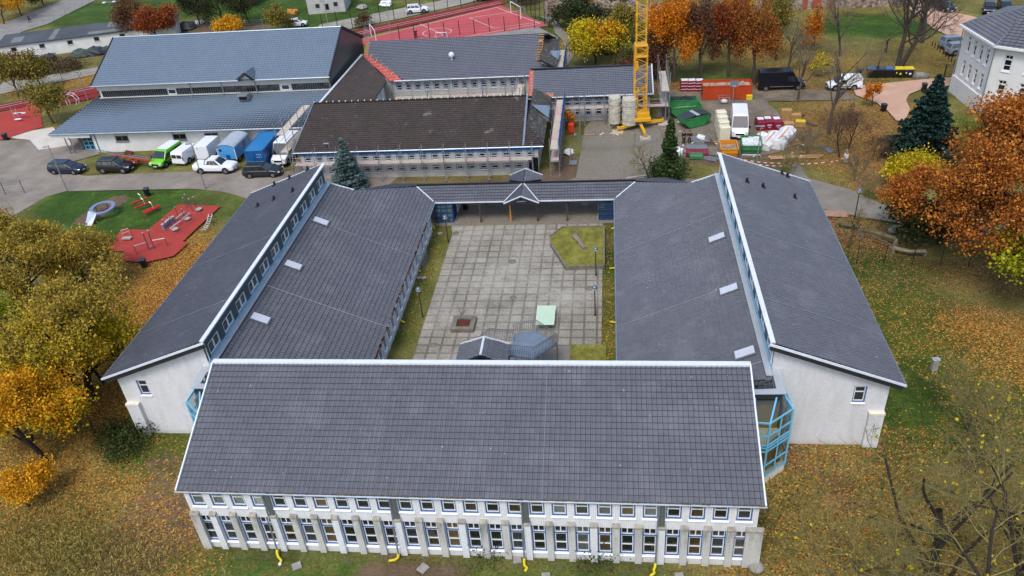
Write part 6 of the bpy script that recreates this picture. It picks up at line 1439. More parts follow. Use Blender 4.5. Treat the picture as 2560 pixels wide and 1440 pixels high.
for dx in (0, .35): MB().tube([(a.x+dx, a.y, .5), (a.x+dx-.05, a.y, 1.3), (a.x+dx+.1, a.y, 1.7), (a.x+dx-.35, a.y+.1, 1.95)], [.07, .05, .04, .02], 5).build('branch', 'driftwood', T)
c = P(1056, 660); T = thing('air_conditioner', 'white air conditioning unit inside a wire cage by the left courtyard wall', 'air conditioner', (c.x-.1, c.y, 0)); MB().box(-.3, 0, 1.0, .4, 1.0, 1.1).build('unit', 'white paint', T, bevel=.03, loc=(0, 0, 0)); m = MB()
for x in (-.6, .45):
    for y in (-.9, .9): m.box(x, y, .75, .05, .05, 1.5)
for i in range(11): m.box(.45, -.9+i*.18, .75, .015, .015, 1.5); m.box(-.6+i*.105, -.9, .75, .015, .015, 1.5)
for z in (.05, .5, 1., 1.5): m.box(.45, 0, z, .03, 1.8, .03); m.box(-.1, -.9, z, 1.05, .03, .03); m.box(-.1, .9, z, 1.05, .03, .03)
m.build('cage', 'galvanised', T, loc=(0, 0, 0))
def bin_(label, px, py, rz=10, z=0, h=1.0, w=None):
    p = w or P(px, py); T = thing('wheelie_bin', label, 'bin', (p[0], p[1], z), R(rz), 'black wheelie bins')
    MB().loft([[(-.2, -.22, .05), (.2, -.22, .05), (.2, .22, .05), (-.2, .22, .05)], [(-.28, -.32, h-.1), (.28, -.32, h-.1), (.28, .32, h-.1), (-.28, .32, h-.1)]]).build('body', 'black plastic', T, bevel=.02, loc=(0, 0, 0)); MB().box(0, -.02, h-.05, .6, .7, .08, ry=.04).build('lid', 'tarp dark', T, bevel=.02, loc=(0, 0, 0)); MB().tube([(-.25, .28, .1), (.25, .28, .1)], .1, 8).build('wheel', 'tyre', T, loc=(0, 0, 0))
bin_('black bin at the front edge of the red playground', 362, 668, 15); bin_('black bin on the grass behind the red benches', 370, 489, 10); bin_('black bin at the far left beside the pale forecourt', 16, 350, 0); bin_('black bin against the walkway by the left porch', 1164, 524, 0); bin_('black bin on the bend of the sand coloured path', 2208, 278, 10); bin_('black bin beside the top of the fir tree', 2309, 226, 0); bin_('black bin by the glazed entrance of the sports hall', 303, 372, 0); bin_('black bin left of the row of waste bins', 2146, 190, 5)
for i, (px, py, r, lab) in enumerate(((1281, 655, .38, 'round manhole cover near the middle of the courtyard'), (1283, 745, .3, 'small dark drain cover in the courtyard centre'), (1140, 584, .35, 'round cover near the left porch'), (1473, 721, .35, 'round cover by the right courtyard lamp'), (1462, 511, .4, 'pale round cover under the right end of the walkway'), (1495, 338, .4, 'round cover in the paving left of the crane base'), (1975, 238, .4, 'round cover in the road below the black van'), (1080, 863, .34, 'square metal cover near the front of the courtyard'), (1148, 541, .35, 'dark grille by the left porch'), (1484, 540, .35, 'dark grille by the right porch'))):
    p = P(px, py); m = MB(); m.tube([(0, 0, .02), (0, 0, .055)], r, 16) if i < 7 else m.box(0, 0, .04, r*2.2, r*1.4, .03); tag(m.build('manhole_cover', 'old concrete' if i not in (4,) else 'concrete', loc=(p.x, p.y, .03)), lab, 'cover', 'covers set in the paving')
for k, (a, b, lab) in enumerate((((1083, 565), (1087, 572), 'yellow hose at the left porch corner'), ((1038, 670), (1052, 678), 'yellow hose below the air conditioner'), ((990, 793), (1012, 806), 'yellow hose at the nearest left courtyard downpipe'), ((1545, 563), (1528, 572), 'yellow hose at the right porch corner'), ((1545, 665), (1524, 671), 'yellow hose beside the hexagonal planter'), ((1549, 804), (1524, 804), 'straight yellow hose at the right courtyard wall'))):
    a, b = P(*a, .35), P(*b, .07); c = a.lerp(b, .5); hose([a+Vector((-.12 if k < 3 else .12, 0, .35)), a, (c.x, c.y, .12), b], lab)

# ================================================================ playground
mat('bench red', 'b5281c', .5); mat('steel pipe', 'b9b4ac', .35, .4); mat('purple post', '6d4a52', .5); mat('drum', 'a9a9ae', .5, 0, .1)
for k, (a, b, n, lab) in enumerate((((330, 509), (368, 494), 1, 'red tube seat on the grass nearest the black bin'), ((337, 520), (375, 505), 1, 'red tube seat in the middle of the three'), ((357, 531), (396, 513), 2, 'double red tube seat nearest the red playground'))):
    a, b = P(*a, .45), P(*b, .45); T = thing('tube_bench', lab, 'bench', (a.x, a.y, 0), world=True, group='red tube seats')
    for j in range(n): o = Vector((.28*j, -.3*j, 0)); MB().tube([a+o, b+o], .12, 8).build('seat', 'bench red', T)
    for t in (.2, .8): c = a.lerp(b, t); MB().tube([(c.x, c.y, 0), (c.x, c.y, .4)], .05, 6).build('leg', 'grey metal', T)
    c = a.lerp(b, .5); MB().tube([c+Vector((.3, .1, .05)), c+Vector((.15, .2, .6)), c+Vector((-.1, .3, .75))], .05, 6).build('armrest', 'steel pipe', T)
c = P(256, 520, .9); T = thing('ring_climber', 'blue grey raised ring with a slide panel standing in a patch of earth', 'play ring', (c.x, c.y, 0)); m = MB(); n = 28; sec = []
for i in range(n):
    a = 2*math.pi*i/n; ca, sa = math.cos(a), math.sin(a); z = 1.0+.1*sa; sec.append([(1.0*ca, 1.0*sa, z), (1.45*ca, 1.45*sa, z), (1.45*ca, 1.45*sa, z-.16), (1.0*ca, 1.0*sa, z-.16)])
o_ = len(m.v)
for s_ in sec: m.v += s_
for i in range(n):
    for k in range(4): m.f.append((i*4+k, i*4+(k+1) % 4, ((i+1) % n)*4+(k+1) % 4, ((i+1) % n)*4+k)); m.m.append(0)
m.build('ring', 'ring blue', T, loc=(0, 0, 0)); mat('ring blue', '6f7896', .5, 0, .1)
MB().extr([(-1.2, -.9, .95), (.1, -1.4, .9), (-.1, -2.6, .05), (-.9, -2.7, .05)], (0, 0, .06)).build('slide', 'pale zinc', T, loc=(0, 0, 0))
for a in (20, 100, 160): MB().tube([(1.2*math.cos(R(a)), 1.2*math.sin(R(a)), 0), (1.2*math.cos(R(a)), 1.2*math.sin(R(a)), .9)], .06, 6).build('leg', 'grey metal', T, loc=(0, 0, 0))
def posts(T, l, r=.05, m_='purple post', cap=True):
    for (px, py, h) in l:
        p = P(px, py); o = MB().tube([(p.x, p.y, 0), (p.x, p.y, h)], r, 6).build('post', m_, T)
        if cap: MB().sphere((p.x, p.y, h), r*1.6, 6, 4).build('cap', 'steel pipe', o)
c = P(450, 560); T = thing('balance_course', 'balance course of drums, beams and round stepping discs on the red playground', 'play equipment', tuple(c), world=True)
posts(T, ((418, 579, 1.5), (447, 547, 1.5), (467, 524, 1.5), (433, 571, 1.4), (463, 550, 1.4), (483, 531, 1.7), (493, 524, 1.6), (472, 519, 1.7)))
for px, py in ((412, 576), (418, 571), (423, 566), (430, 562), (436, 557)): p = P(px, py); MB().tube([(p.x, p.y, .1), (p.x, p.y, .75)], .17, 10).build('drum', 'ring blue', T); MB().tube([(p.x, p.y, .75), (p.x, p.y, .8)], .2, 10).build('step', 'steel pipe', T)
for px, py in ((440, 580), (470, 554), (499, 530)): p = P(px, py); MB().tube([(p.x, p.y, 0), (p.x, p.y, .35)], .08, 6).build('pedestal', 'grey metal', T); MB().tube([(p.x, p.y, .35), (p.x, p.y, .43)], .36, 12).build('disc', 'steel pipe', T)
for a, b in (((425, 572), (453, 551)), ((440, 547), (462, 529)), ((456, 547), (475, 532))): a, b = P(*a, .5), P(*b, .5); MB().beam(a, b, .16, .1).build('beam', 'steel pipe', T)
for a, b in (((440, 578), (470, 552)), ((470, 552), (499, 528))): a, b = P(*a, .55), P(*b, .55); MB().tube([a, a.lerp(b, .5)-Vector((0, 0, .12)), b], .03, 4).build('rope', 'purple post', T)
for a, b in (((408, 578), (467, 524)), ((447, 547), (493, 524))): a, b = P(*a, 1.35), P(*b, 1.35); MB().tube([a, a.lerp(b, .5)-Vector((0, 0, .1)), b], .02, 4).build('hand_rope', 'grey metal', T)
c = P(375, 630); T = thing('pull_up_bars', 'pull-up and parallel bars in the middle of the red playground', 'exercise bars', tuple(c), world=True)
posts(T, ((374, 628, 2.2), (387, 624, 2.3)), .07); posts(T, ((343, 638, 1.1), (420, 618, 1.1)), .05, cap=False)
for a, b, z in (((343, 638), (374, 628), 1.1), ((387, 624), (420, 618), 1.1), ((374, 628), (387, 624), .5)): a, b = P(*a), P(*b); MB().tube([(a.x, a.y, z), (b.x, b.y, z)], .045, 6).build('bar', 'steel pipe' if z > 1 else 'ring blue', T)
c = P(320, 602); T = thing('step_trainer', 'low step board with two hand bars at the left of the red playground', 'exercise station', tuple(c), world=True)
MB().box(c.x, c.y, .35, 1.0, .5, .12).build('step_board', 'steel pipe', T)
for a, b in (((309, 594), (326, 589)), ((312, 602), (329, 596))): a, b = P(*a), P(*b); MB().tube([(a.x, a.y, 0), (a.x, a.y, .9), (b.x, b.y, .9), (b.x, b.y, 0)], .04, 6).build('hand_bar', 'steel pipe', T)
a, b = P(505, 583), P(528, 555); T = thing('wave_ladder', 'curved pale ladder bench beside the red playground', 'play bench', tuple(a), world=True)
def wv(t, o): p = a.lerp(b, t); return Vector((p.x+o, p.y+.15*math.sin(t*3.1), .25+.75*t*t))
for o in (0, .4): MB().tube([wv(i/8, o) for i in range(9)], .05, 6).build('rail', 'steel pipe', T)
m = MB()
for i in range(1, 8): m.tube([wv(i/8, 0), wv(i/8, .4)], .03, 5)
m.build('rung', 'steel pipe', T)
for t in (.1, .9): p = wv(t, .2); MB().tube([(p.x, p.y, 0), p], .05, 6).build('leg', 'grey metal', T)
# table tennis table and arch on the upper left court
p = P(52, 298); T = thing('exercise_station', 'small white and blue exercise station on the upper left court', 'exercise station', (p.x, p.y, 0)); MB().tube([(-.9, 0, 0), (-.9, 0, 1.8)], .05, 6).tube([(-.2, 0, 0), (-.2, 0, 1.8)], .05, 6).build('post', 'steel pipe', T, loc=(0, 0, 0)); MB().box(.1, .2, .9, 2.0, .3, .12).build('board', 'wrap white', T, loc=(0, 0, 0)); MB().box(.1, .02, .9, .6, .05, .14).build('panel', 'container blue', T, loc=(0, 0, 0)); MB().box(.4, -1.0, .4, 1.0, .4, .08).build('bench', 'wrap white', T, loc=(0, 0, 0))
p = P(183, 264); T = thing('climbing_arch', 'white curved climbing frame left of the sports hall', 'climbing frame', (p.x, p.y, 0))
for o in (0, .7): MB().tube([(-.9, o, 0), (-.9, o, 1.6), (-.3, o, 1.9), (.5, o, 1.6), (.9, o, .9), (.6, o, .1)], .05, 6).build('arch', 'wrap white', T, loc=(0, 0, 0))
for z, x in ((1.6, -.9), (1.9, -.3), (1.6, .5), (.9, .9)): MB().tube([(x, 0, z), (x, .7, z)], .04, 5).build('rung', 'wrap white', T, loc=(0, 0, 0))
def goal(label, px, py, rz, W=4.8, H=2.3):
    p = P(px, py); T = thing('football_goal', label, 'goal', (p.x, p.y, 0), R(rz), 'goals on the red court')
    MB().tube([(-W/2, 0, 0), (-W/2, 0, H), (W/2, 0, H), (W/2, 0, 0)], .07, 6).build('goal_frame', 'wrap white', T, loc=(0, 0, 0)); m = MB()
    for x in (-W/2, W/2): m.tube([(x, 0, H), (x, .9, H-.1), (x, 1.5, 0)], .03, 4)
    for i in range(12): m.tube([(-W/2+W*i/11, .9, H-.1), (-W/2+W*i/11, 1.5, 0)], .012, 3)
    for z in (.5, 1.1, 1.7): m.tube([(-W/2, 1.5-.27*z, z), (W/2, 1.5-.27*z, z)], .012, 3)
    m.build('net', 'galvanised', T, loc=(0, 0, 0))
goal('white football goal at the right end of the court', 1290, 42, -62); goal('white goal lying behind the rear wing roof at the left end of the court', 935, 100, 115); goal('small white goal frame behind the rear wing ridge', 1105, 97, 180, 2.0, 1.1)

# ================================================================ fences
def fence(name, label, px, h, gap, m_='fence green', wires=6, post=.05, world=None, group=None, cat='fence', mesh=.0):
    q = [Vector((*w_, 0)) for w_ in world] if world else [P(*k) for k in px]; T = thing(name, label, cat, tuple(q[0]), world=True, group=group); k0 = 0
    for a, b in zip(q[:-1], q[1:]):
        L = (b-a).length; n = max(1, round(L/gap))
        for i in range(n+1):
            if i == 0 and k0: continue
            c = a.lerp(b, i/n); MB().box(c.x, c.y, h/2, post, post, h).build('post', m_, T)
        m = MB()
        for j in range(wires): z = h*(j+.6)/wires; m.beam((a.x, a.y, z), (b.x, b.y, z), .012)
        if mesh:
            k = int(L/mesh)
            for j in range(k): c = a.lerp(b, j/k); m.box(c.x, c.y, h/2, .012, .012, h*.96)
        m.build('wire_mesh', m_, T); k0 = 1
    return T
mat('fence green', '232b26', .6); mat('fence black', '15161a', .6)
fence('court_fence', 'tall dark fence along the near side of the red sports court', [(1000, 101), (1374, 69)], 2.6, 2.6, 'fence black', 5, .11)
fence('court_fence', 'tall dark fence between the running track and the lane', [(810, 84), (1020, 42), (1250, 3)], 3.6, 2.7, 'fence black', 6, .11)
fence('court_fence', 'tall fence closing the right end of the sports court', [(1374, 69), (1328, 42), (1260, 2)], 3.8, 2.2, 'fence black', 6, .11)
fence('wire_fence', 'thin wire fence along the path at the upper left', [(-10, 243), (110, 212), (250, 180)], 1.6, 3.2, 'fence green', 4)
fence('wire_fence', 'wire fence below the big trees at the top right', [(1650, 205), (1900, 202), (2140, 190), (2360, 188)], 1.5, 4.6, 'fence green', 5)
fence('wire_fence', 'dark wire fence across the leaves right of the right wing', [(2140, 660), (2210, 659), (2280, 663), (2420, 668), (2500, 672)], 2.0, 2.6, 'fence black', 7)
fence('wire_fence', 'short dark fence in the ivy at the left gable', [(150, 1075), (240, 1085), (290, 1083), (325, 1078)], 1.5, 2., 'fence black', 5)
fence('bollard_fence', 'row of short black posts before the villa car park', [(2330, 115), (2350, 130), (2385, 162)], .8, 1.1, 'fence black', 0, .09, cat='bollards')
fence('panel_gate', 'dark metal gate with two small signs beside the villa', [(2360, 195), (2385, 193)], 1.9, 1.2, 'fence black', 6, .08, cat='gate', mesh=.15)
p = P(2357, 194); MB()
fence('wire_fence', 'green posts with a low rail at the left edge by the road', [(-40, 475), (15, 487), (62, 482)], 1.7, 2.0, 'fence green', 5)
fence('wire_fence', 'pale wire fence along the lane at the top left meadow', [(110, 62), (190, 25), (240, 0)], 1.1, 3.4, 'galvanised', 2, .07)
fence('construction_fence', 'mesh construction fence across the paving in front of the crane', [(1437, 362), (1455, 377), (1521, 377), (1587, 371), (1650, 352)], 2.0, 3.4, 'galvanised', 5, .04, mesh=.22)
fence('construction_fence', 'second mesh construction fence from the crane towards the conifer', [(1587, 371), (1640, 385), (1700, 398), (1790, 408)], 2.0, 3.4, 'galvanised', 5, .04, mesh=.22)
fence('construction_fence', 'mesh construction fence behind the right wing ridge', [(1795, 392), (1900, 400), (1990, 406)], 2.0, 3.4, 'galvanised', 4, .04, mesh=.22)
fence('construction_fence', 'leaning mesh fence panels by the junk at the long shed', [(600, 76), (660, 72)], 2.0, 3.4, 'galvanised', 5, .05, mesh=.22)
mat('tape red', 'a8321f', .5)
def tape(label, pts, z):
    q = [P(a, b, z) for a, b in pts]; m = MB(); 
    for a, b in zip(q[:-1], q[1:]):
        n = int((b-a).length/.35)
        for i in range(n): s_ = math.sin(math.pi*i/n)*.15; s2 = math.sin(math.pi*(i+1)/n)*.15; m.beam(a.lerp(b, i/n)-Vector((0, 0, s_)), a.lerp(b, (i+1)/n)-Vector((0, 0, s2)), .02, .09, m=i % 2)
    tag(m.build('barrier_tape', ['tape red', 'wrap white']), label, 'barrier tape', 'red and white barrier tapes')
tape('red and white barrier tape ending at the wrapped stump', [(1852, 398), (1960, 408), (2070, 405), (2116, 392)], .9); tape('lower barrier tape strand behind the right wing ridge', [(1850, 405), (1905, 412), (1990, 412)], .5)
# logs and boulders on the right
def logs(label, pts, r, leg=(), z=.6, m_='mossy log'):
    q = [P(a, b, z) for a, b in pts]; T = thing('balance_log', label, 'log', (q[0].x, q[0].y, 0), world=True, group='balance logs in the leaves'); MB().tube(q, r, 8).build('log', m_, T)
    for i in leg: MB().tube([(q[i].x, q[i].y, 0), (q[i].x, q[i].y, z)], r*.9, 7).build('support', 'driftwood', T)
mat('mossy log', '5a5742', .95, 0, .4, 3)
logs('mossy log running down from the footpath', [(2095, 557), (2120, 563), (2150, 567)], .2, (0, 2), .4); logs('long mossy beam between two wooden supports', [(2157, 575), (2200, 585), (2240, 598)], .2, (0, 2), .8); logs('dark curved beam lying lowest beside the wire fence', [(2235, 620), (2275, 629), (2315, 628)], .18, (0, 2), .5, 'driftwood'); logs('thin rail between the wooden supports', [(2180, 592), (2215, 605), (2232, 615)], .08, (0, 2), .6)
for px, py, r, lab in ((2230, 580, .42, 'pale boulder beside the mossy beam, left one'), (2238, 574, .4, 'pale boulder beside the mossy beam, right one'), (2305, 633, .35, 'small boulder under the lowest log'), (1945, 1125, .35, 'pale stone at the foot of the right gable'), (1890, 1422, .45, 'broken concrete lump at the front building corner')):
    p = P(px, py); m = MB(); m.sphere((0, 0, r*.4), r, 10, 7, zs=.65); tag(m.build('boulder', 'concrete', loc=tuple(p), smooth=True), lab, 'boulder')
p = P(2333, 925); T = thing('utility_box', 'grey utility box standing in the grass right of the right wing', 'utility box', (p.x, p.y, 0), R(8)); MB().box(0, 0, .5, .45, .35, 1.0).build('cabinet', 'concrete', T, bevel=.02, loc=(0, 0, 0)); MB().box(0, 0, 1.03, .52, .42, .06).build('lid', 'pale zinc', T, loc=(0, 0, 0))
p = P(2300, 193); T = thing('well_cover', 'round concrete shaft with a pale lid behind the fir', 'shaft', (p.x, p.y, 0)); MB().tube([(0, 0, 0), (0, 0, .4)], 1.1, 20).build('ring', 'old concrete', T, loc=(0, 0, 0)); MB().tube([(0, 0, .4), (0, 0, .5)], .65, 18).build('lid', 'concrete cap', T, loc=(0, 0, 0))
p = P(2214, 130); T = thing('metal_sculpture', 'dark abstract figure standing on the lawn before the big bare tree', 'sculpture', (p.x, p.y, 0)); MB().tube([(0, 0, 0), (.05, 0, .8), (-.05, 0, 1.5), (.15, 0, 1.9)], [.2, .12, .14, .08], 7).build('figure', 'black plastic', T, loc=(0, 0, 0)); MB().tube([(-.35, 0, 1.8), (0, 0, 1.6), (.5, 0, 2.1)], .05, 5).build('arm', 'black plastic', T, loc=(0, 0, 0))
p = P(2113, 405); T = thing('wrapped_stump', 'grey wrapped stump holding the end of the barrier tape', 'stump', (p.x, p.y, 0)); MB().tube([(0, 0, 0), (.05, 0, .7), (0, 0, 1.5)], [.3, .2, .12], 8).build('stump', 'driftwood', T, loc=(0, 0, 0)); MB().tube([(.03, 0, .55), (0, 0, 1.0)], .24, 8).build('wrapping', 'wrap white', T, loc=(0, 0, 0))
p = P(1431, 403); T = thing('notice_frame', 'two bare posts with a fallen board beside the scaffold', 'posts', (p.x, p.y, 0))
for x in (-.15, .2): MB().tube([(x, 0, 0), (x, 0, 2.2)], .05, 6).build('post', 'driftwood', T, loc=(0, 0, 0))
MB().box(.1, -.6, .1, .9, 1.2, .05).build('board', 'board grey', T, loc=(0, 0, 0))
# junk by the long shed
mat('dull green', '3c4a3e', .7)
rn = random.Random(11)
for i, (px, py, s, c, lab) in enumerate(((205, 140, 1.6, 'dull green', 'green tarpaulin heap in front of the long shed, left one'), (240, 135, 1.8, 'tarp dark', 'dark green tarpaulin over machinery in front of the long shed'), (265, 130, 1.2, 'tarp dark', 'dark covered heap at the right end of the shed yard'), (125, 148, 1.2, 'tarp dark', 'dark heap among the shrubs left of the shed'), (165, 158, 1.2, 'rubble', 'brown branch heap before the shed'), (465, 72, 1.8, 'tarp dark', 'dark green machine beside the shed end'), (85, 150, 1.6, 'wrap white', 'white covered boat shape at the left shed corner'), (905, 22, 1.0, 'concrete', 'grey tank right of the old house'), (965, 14, 1.2, 'wrap white', 'pale heap in the garden right of the old house'), (500, 60, .8, 'wrap white', 'pale scrap beside the dark shrubs'), (730, 35, 1.2, 'bare timber', 'straw coloured heap left of the old house'))):
    p = P(px, py); m = MB(); m.sphere((0, 0, .3), s, 9, 6, zs=.6); m.v = [(x*1.2+rn.uniform(-.2, .2), y+rn.uniform(-.2, .2), max(0, z+rn.uniform(-.2, .2))) for x, y, z in m.v]; tag(m.build('covered_heap', c, loc=tuple(p)), lab, 'heap')

# ================================================================ people
def person(label, px, py, rz, jacket, trousers, pose='stand', h=1.76, hair='3a2a1e'):
    p = P(px, py); T = thing('person', label, 'person', (p.x, p.y, .03), R(rz)); k = h/1.76
    V = {'pel': (0, 0, .95), 'bel': (0, .01, 1.1), 'che': (0, .02, 1.32), 'nk': (0, .02, 1.5), 'hd': (0, -.02, 1.6), 'tp': (0, -.01, 1.7)}
    st = {'stand': .0, 'walk': .28}[pose]
    E = [('pel', 'bel'), ('bel', 'che'), ('che', 'nk'), ('nk', 'hd'), ('hd', 'tp')]; RR = {'pel': .15, 'bel': .14, 'che': .17, 'nk': .06, 'hd': .095, 'tp': .07}
    for s, n in ((-1, 'l'), (1, 'r')):
        V[n+'hip'] = (s*.1, 0, .88); V[n+'kn'] = (s*.11, -st*s*.5-.03, .5); V[n+'an'] = (s*.12, -st*s*.9+.02, .09); V[n+'to'] = (s*.13, -st*s*.9-.17, .04)
        V[n+'sh'] = (s*.2, .02, 1.42); V[n+'el'] = (s*.27, .04+st*s*.3, 1.15); V[n+'wr'] = (s*.2, -.18+st*s*.5, 1.02); V[n+'ha'] = (s*.16, -.26+st*s*.5, 1.0)
        E += [('pel', n+'hip'), (n+'hip', n+'kn'), (n+'kn', n+'an'), (n+'an', n+'to'), ('che', n+'sh'), (n+'sh', n+'el'), (n+'el', n+'wr'), (n+'wr', n+'ha')]
        RR.update({n+'hip': .1, n+'kn': .065, n+'an': .045, n+'to': .04, n+'sh': .075, n+'el': .05, n+'wr': .033, n+'ha': .035})
        for f in range(5): V[n+'f%d' % f] = (s*(.16+(.025*(f-2))), -.33+st*s*.5+.01*abs(f-2), .97+.01*f) if f < 4 else (s*.12, -.29+st*s*.5, 1.03); E.append((n+'ha', n+'f%d' % f)); RR[n+'f%d' % f] = .01
    def skin(names, nm, m_, grow=0., ed=None):
        idx = {n: i for i, n in enumerate(names)}; es = [(idx[a], idx[b]) for a, b in E if a in idx and b in idx]
        me = bpy.data.meshes.new(nm); me.from_pydata([Vector(V[n])*k for n in names], es, []); o = place(nm, me, T); mo = o.modifiers.new('skin', 'SKIN'); o.modifiers.new('sub', 'SUBSURF').levels = 1; o.modifiers['sub'].render_levels = 1
        if not me.skin_vertices: me.attributes
        sv = me.skin_vertices[0].data if len(me.skin_vertices) else None
        if sv:
            for n in names: sv[idx[n]].radius = ((RR[n]+grow)*k,)*2; sv[idx[n]].use_root = n in ('pel', 'che') and n == names[0]
        me.materials.append(MATS[m_]); return o
    skin(list(V), 'body', 'skin'); skin(['pel', 'bel', 'che', 'lsh', 'rsh', 'lel', 'rel', 'lwr', 'rwr'], 'jacket', jacket, .022); skin(['pel', 'lhip', 'rhip', 'lkn', 'rkn', 'lan', 'ran'], 'trousers', trousers, .02)
    m = MB(); m.sphere((0, .015, 1.665*k), .115*k, 10, 6, zs=.9); m.build('hair', hair, T, loc=(0, 0, 0)); m = MB()
    for s in (-1, 1): m.box(s*.125*k, -.07-st*s*.9, .05, .1, .28, .1)
    m.build('shoes', 'black', T, bevel=.02, loc=(0, 0, 0))
    for s in (-1, 1): MB().sphere((s*.035*k, -.11*k, 1.625*k), .014, 6, 4).build('eye', 'black', T, loc=(0, 0, 0))
mat('skin', 'b98a70', .6); mat('hair brown', '2e2018', .8); mat('hair fair', 'a89070', .8); mat('work black', '17181c', .8); mat('work grey', '2b2d33', .8)
def ensure_skin(): pass
person('worker in black clothes on the left of two in the yard', 1709, 361, 20, 'work black', 'work black', hair='hair brown'); person('worker in black clothes on the right of two in the yard', 1723, 361, -10, 'work black', 'work grey', hair='hair brown')
person('fair-haired person in dark clothes at the fence of the red court', 1041, 97, 180, 'work grey', 'work grey', hair='hair fair'); person('person in dark clothes walking on the lane at the top left', 76, 57, 120, 'work black', 'work black', 'walk', hair='hair brown')
# ================================================================ trees and plants
def leafmat(name, cols, trans=.25, patch=.35):
    """leaf faces: a shade per leaf plus larger patches of colour through the crown"""
    t = NT(name); g = t.n('NewGeometry'); tc = t.n('TexCoord'); n = t.noise(tc.outputs['Object'], .45, 3, .6); oi = t.n('ObjectInfo')
    f = t.math('ADD', t.math('MULTIPLY', g.outputs['Random Per Island'], .62), t.math('MULTIPLY', t.math('SUBTRACT', n.outputs[0], .2), patch*1.6))
    k = len(cols); r = t.ramp(f, [(.1+.8*i/(k-1), c) for i, c in enumerate(cols)]); t.l(r.outputs[0], t.b.inputs['Base Color']); t.inp(t.b, Roughness=.7); t.b.inputs['Specular IOR Level'].default_value = .2
    tr = t.n('BsdfTranslucent'); t.l(r.outputs[0], tr.inputs[0]); ms = t.n('MixShader'); ms.inputs[0].default_value = trans
    t.l(t.b.outputs[0], ms.inputs[1]); t.l(tr.outputs[0], ms.inputs[2]); t.l(ms.outputs[0], t.t.nodes['Material Output'].inputs[0]); MATS[name] = t.m
leafmat('leaves olive', ['443f1e', '665e2a', '8c7e36', 'b09832']); leafmat('leaves willow', ['66582a', '8e7a30', 'b2983a', 'c8a83c']); leafmat('leaves gold', ['886418', 'c08a16', 'e2a41c', 'f0bc30']); leafmat('leaves yellow', ['766c14', 'a89618', 'cdb41c', 'dcc42c'])
leafmat('leaves amber', ['804412', 'b86a12', 'd88216', 'e8a028']); leafmat('leaves rust', ['583216', '80461a', 'a46424', 'b87e36']); leafmat('leaves russet', ['3e2a20', '5a3a2a', '724a30', '86603c']); leafmat('leaves oak', ['663818', '965420', 'be742a', 'd09440']); leafmat('leaves red', ['55241a', '7a361c', '944c20', 'a8642c'])
leafmat('leaves green', ['1e2814', '2f3c1c', '465224', '5c6430']); leafmat('leaves dark', ['18200f', '28331c', '3e4622', '54522a']); leafmat('leaves lime', ['5a6418', '868c1c', 'acac22', 'bcb830']); leafmat('leaves brown', ['2e241a', '4a3a26', '66553a', '7c6a48'])
leafmat('needles dark', ['0e1a16', '182a22', '26403a', '33524a'], .08); leafmat('needles green', ['1c2814', '2c3c1e', '42562a', '546a38'], .12); leafmat('needles blue', ['2c3c3c', '445856', '627876', '82968f'], .08)
mat('bark grey', '4a4238', .95, 0, .35, 4); mat('bark dark', '2c2620', .95, 0, .3, 4); mat('bark brown', '4b3a2c', .95, 0, .3, 4); mat('bark moss', '55502e', .95, 0, .4, 3); mat('twig yellow', '7c7242', .9, 0, .35, 6); mat('twig grey', '6f6552', .9, 0, .3, 6); mat('twig red', '5c4436', .9, 0, .3, 6)
class Tree:
    def __init__(s, seed): s.r = np.random.default_rng(seed); s.seg = []; s.tips = []
    def grow(s, p, d, L, r, lev, maxlev, kids, spread, trop, ratio, n=4):
        rg = s.r; pts = [p.copy()]; q = p.copy(); d = d/np.linalg.norm(d)
        for i in range(n):
            d = d+rg.normal(0, .11+.05*lev, 3)+np.array([0, 0, trop]); d /= np.linalg.norm(d); q = q+d*L/n; pts.append(q.copy())
        s.seg.append((pts, r, lev))
        if lev >= maxlev: s.tips += pts[1:]; return
        k = kids[lev]
        for j in range(k):
            t = (.35 if lev else .3)+.65*(j+rg.random()*.8)/k; t = min(t, .98); f = t*n; i = int(f); pp = pts[i]+(pts[min(i+1, n)]-pts[i])*(f-i)
            ax = rg.normal(0, 1, 3); ax -= ax.dot(d)*d; ax /= np.linalg.norm(ax); a = spread[lev]*(.75+.5*rg.random()); dd = d*math.cos(a)+ax*math.sin(a)
            s.grow(pp, dd, L*ratio[lev]*(1.15-.45*t)*(.8+.4*rg.random()), r*(.5-.15*t), lev+1, maxlev, kids, spread, trop, ratio, max(2, n-1))
    def mesh(s, name, mats, parent, lo, hi, sides=(7, 5, 4, 3, 3), mi=None):
        Vs, Fs = [], []; off_ = 0
        for pts, r, lev in s.seg:
            if not lo <= lev <= hi: continue
            ns = sides[min(lev, 4)]; P_ = np.array(pts); n = len(P_); D = np.gradient(P_, axis=0); D /= np.linalg.norm(D, axis=1)[:, None]+1e-9
            a = np.cross(D, [.31, .17, .93]); a /= np.linalg.norm(a, axis=1)[:, None]+1e-9; b = np.cross(D, a); rr = r*np.linspace(1, .5 if lev < 2 else .3, n); th = np.arange(ns)*2*np.pi/ns
            Vs.append((P_[:, None, :]+rr[:, None, None]*(a[:, None, :]*np.cos(th)[None, :, None]+b[:, None, :]*np.sin(th)[None, :, None])).reshape(-1, 3))
            i, k = np.meshgrid(np.arange(n-1), np.arange(ns), indexing='ij'); i, k = i.ravel(), k.ravel(); k2 = (k+1) % ns
            Fs.append(np.stack([off_+i*ns+k, off_+i*ns+k2, off_+(i+1)*ns+k2, off_+(i+1)*ns+k], 1)); off_ += n*ns
        if not Vs: return None
        return place(name, npmesh(name, np.concatenate(Vs), np.concatenate(Fs), mats, True), parent)
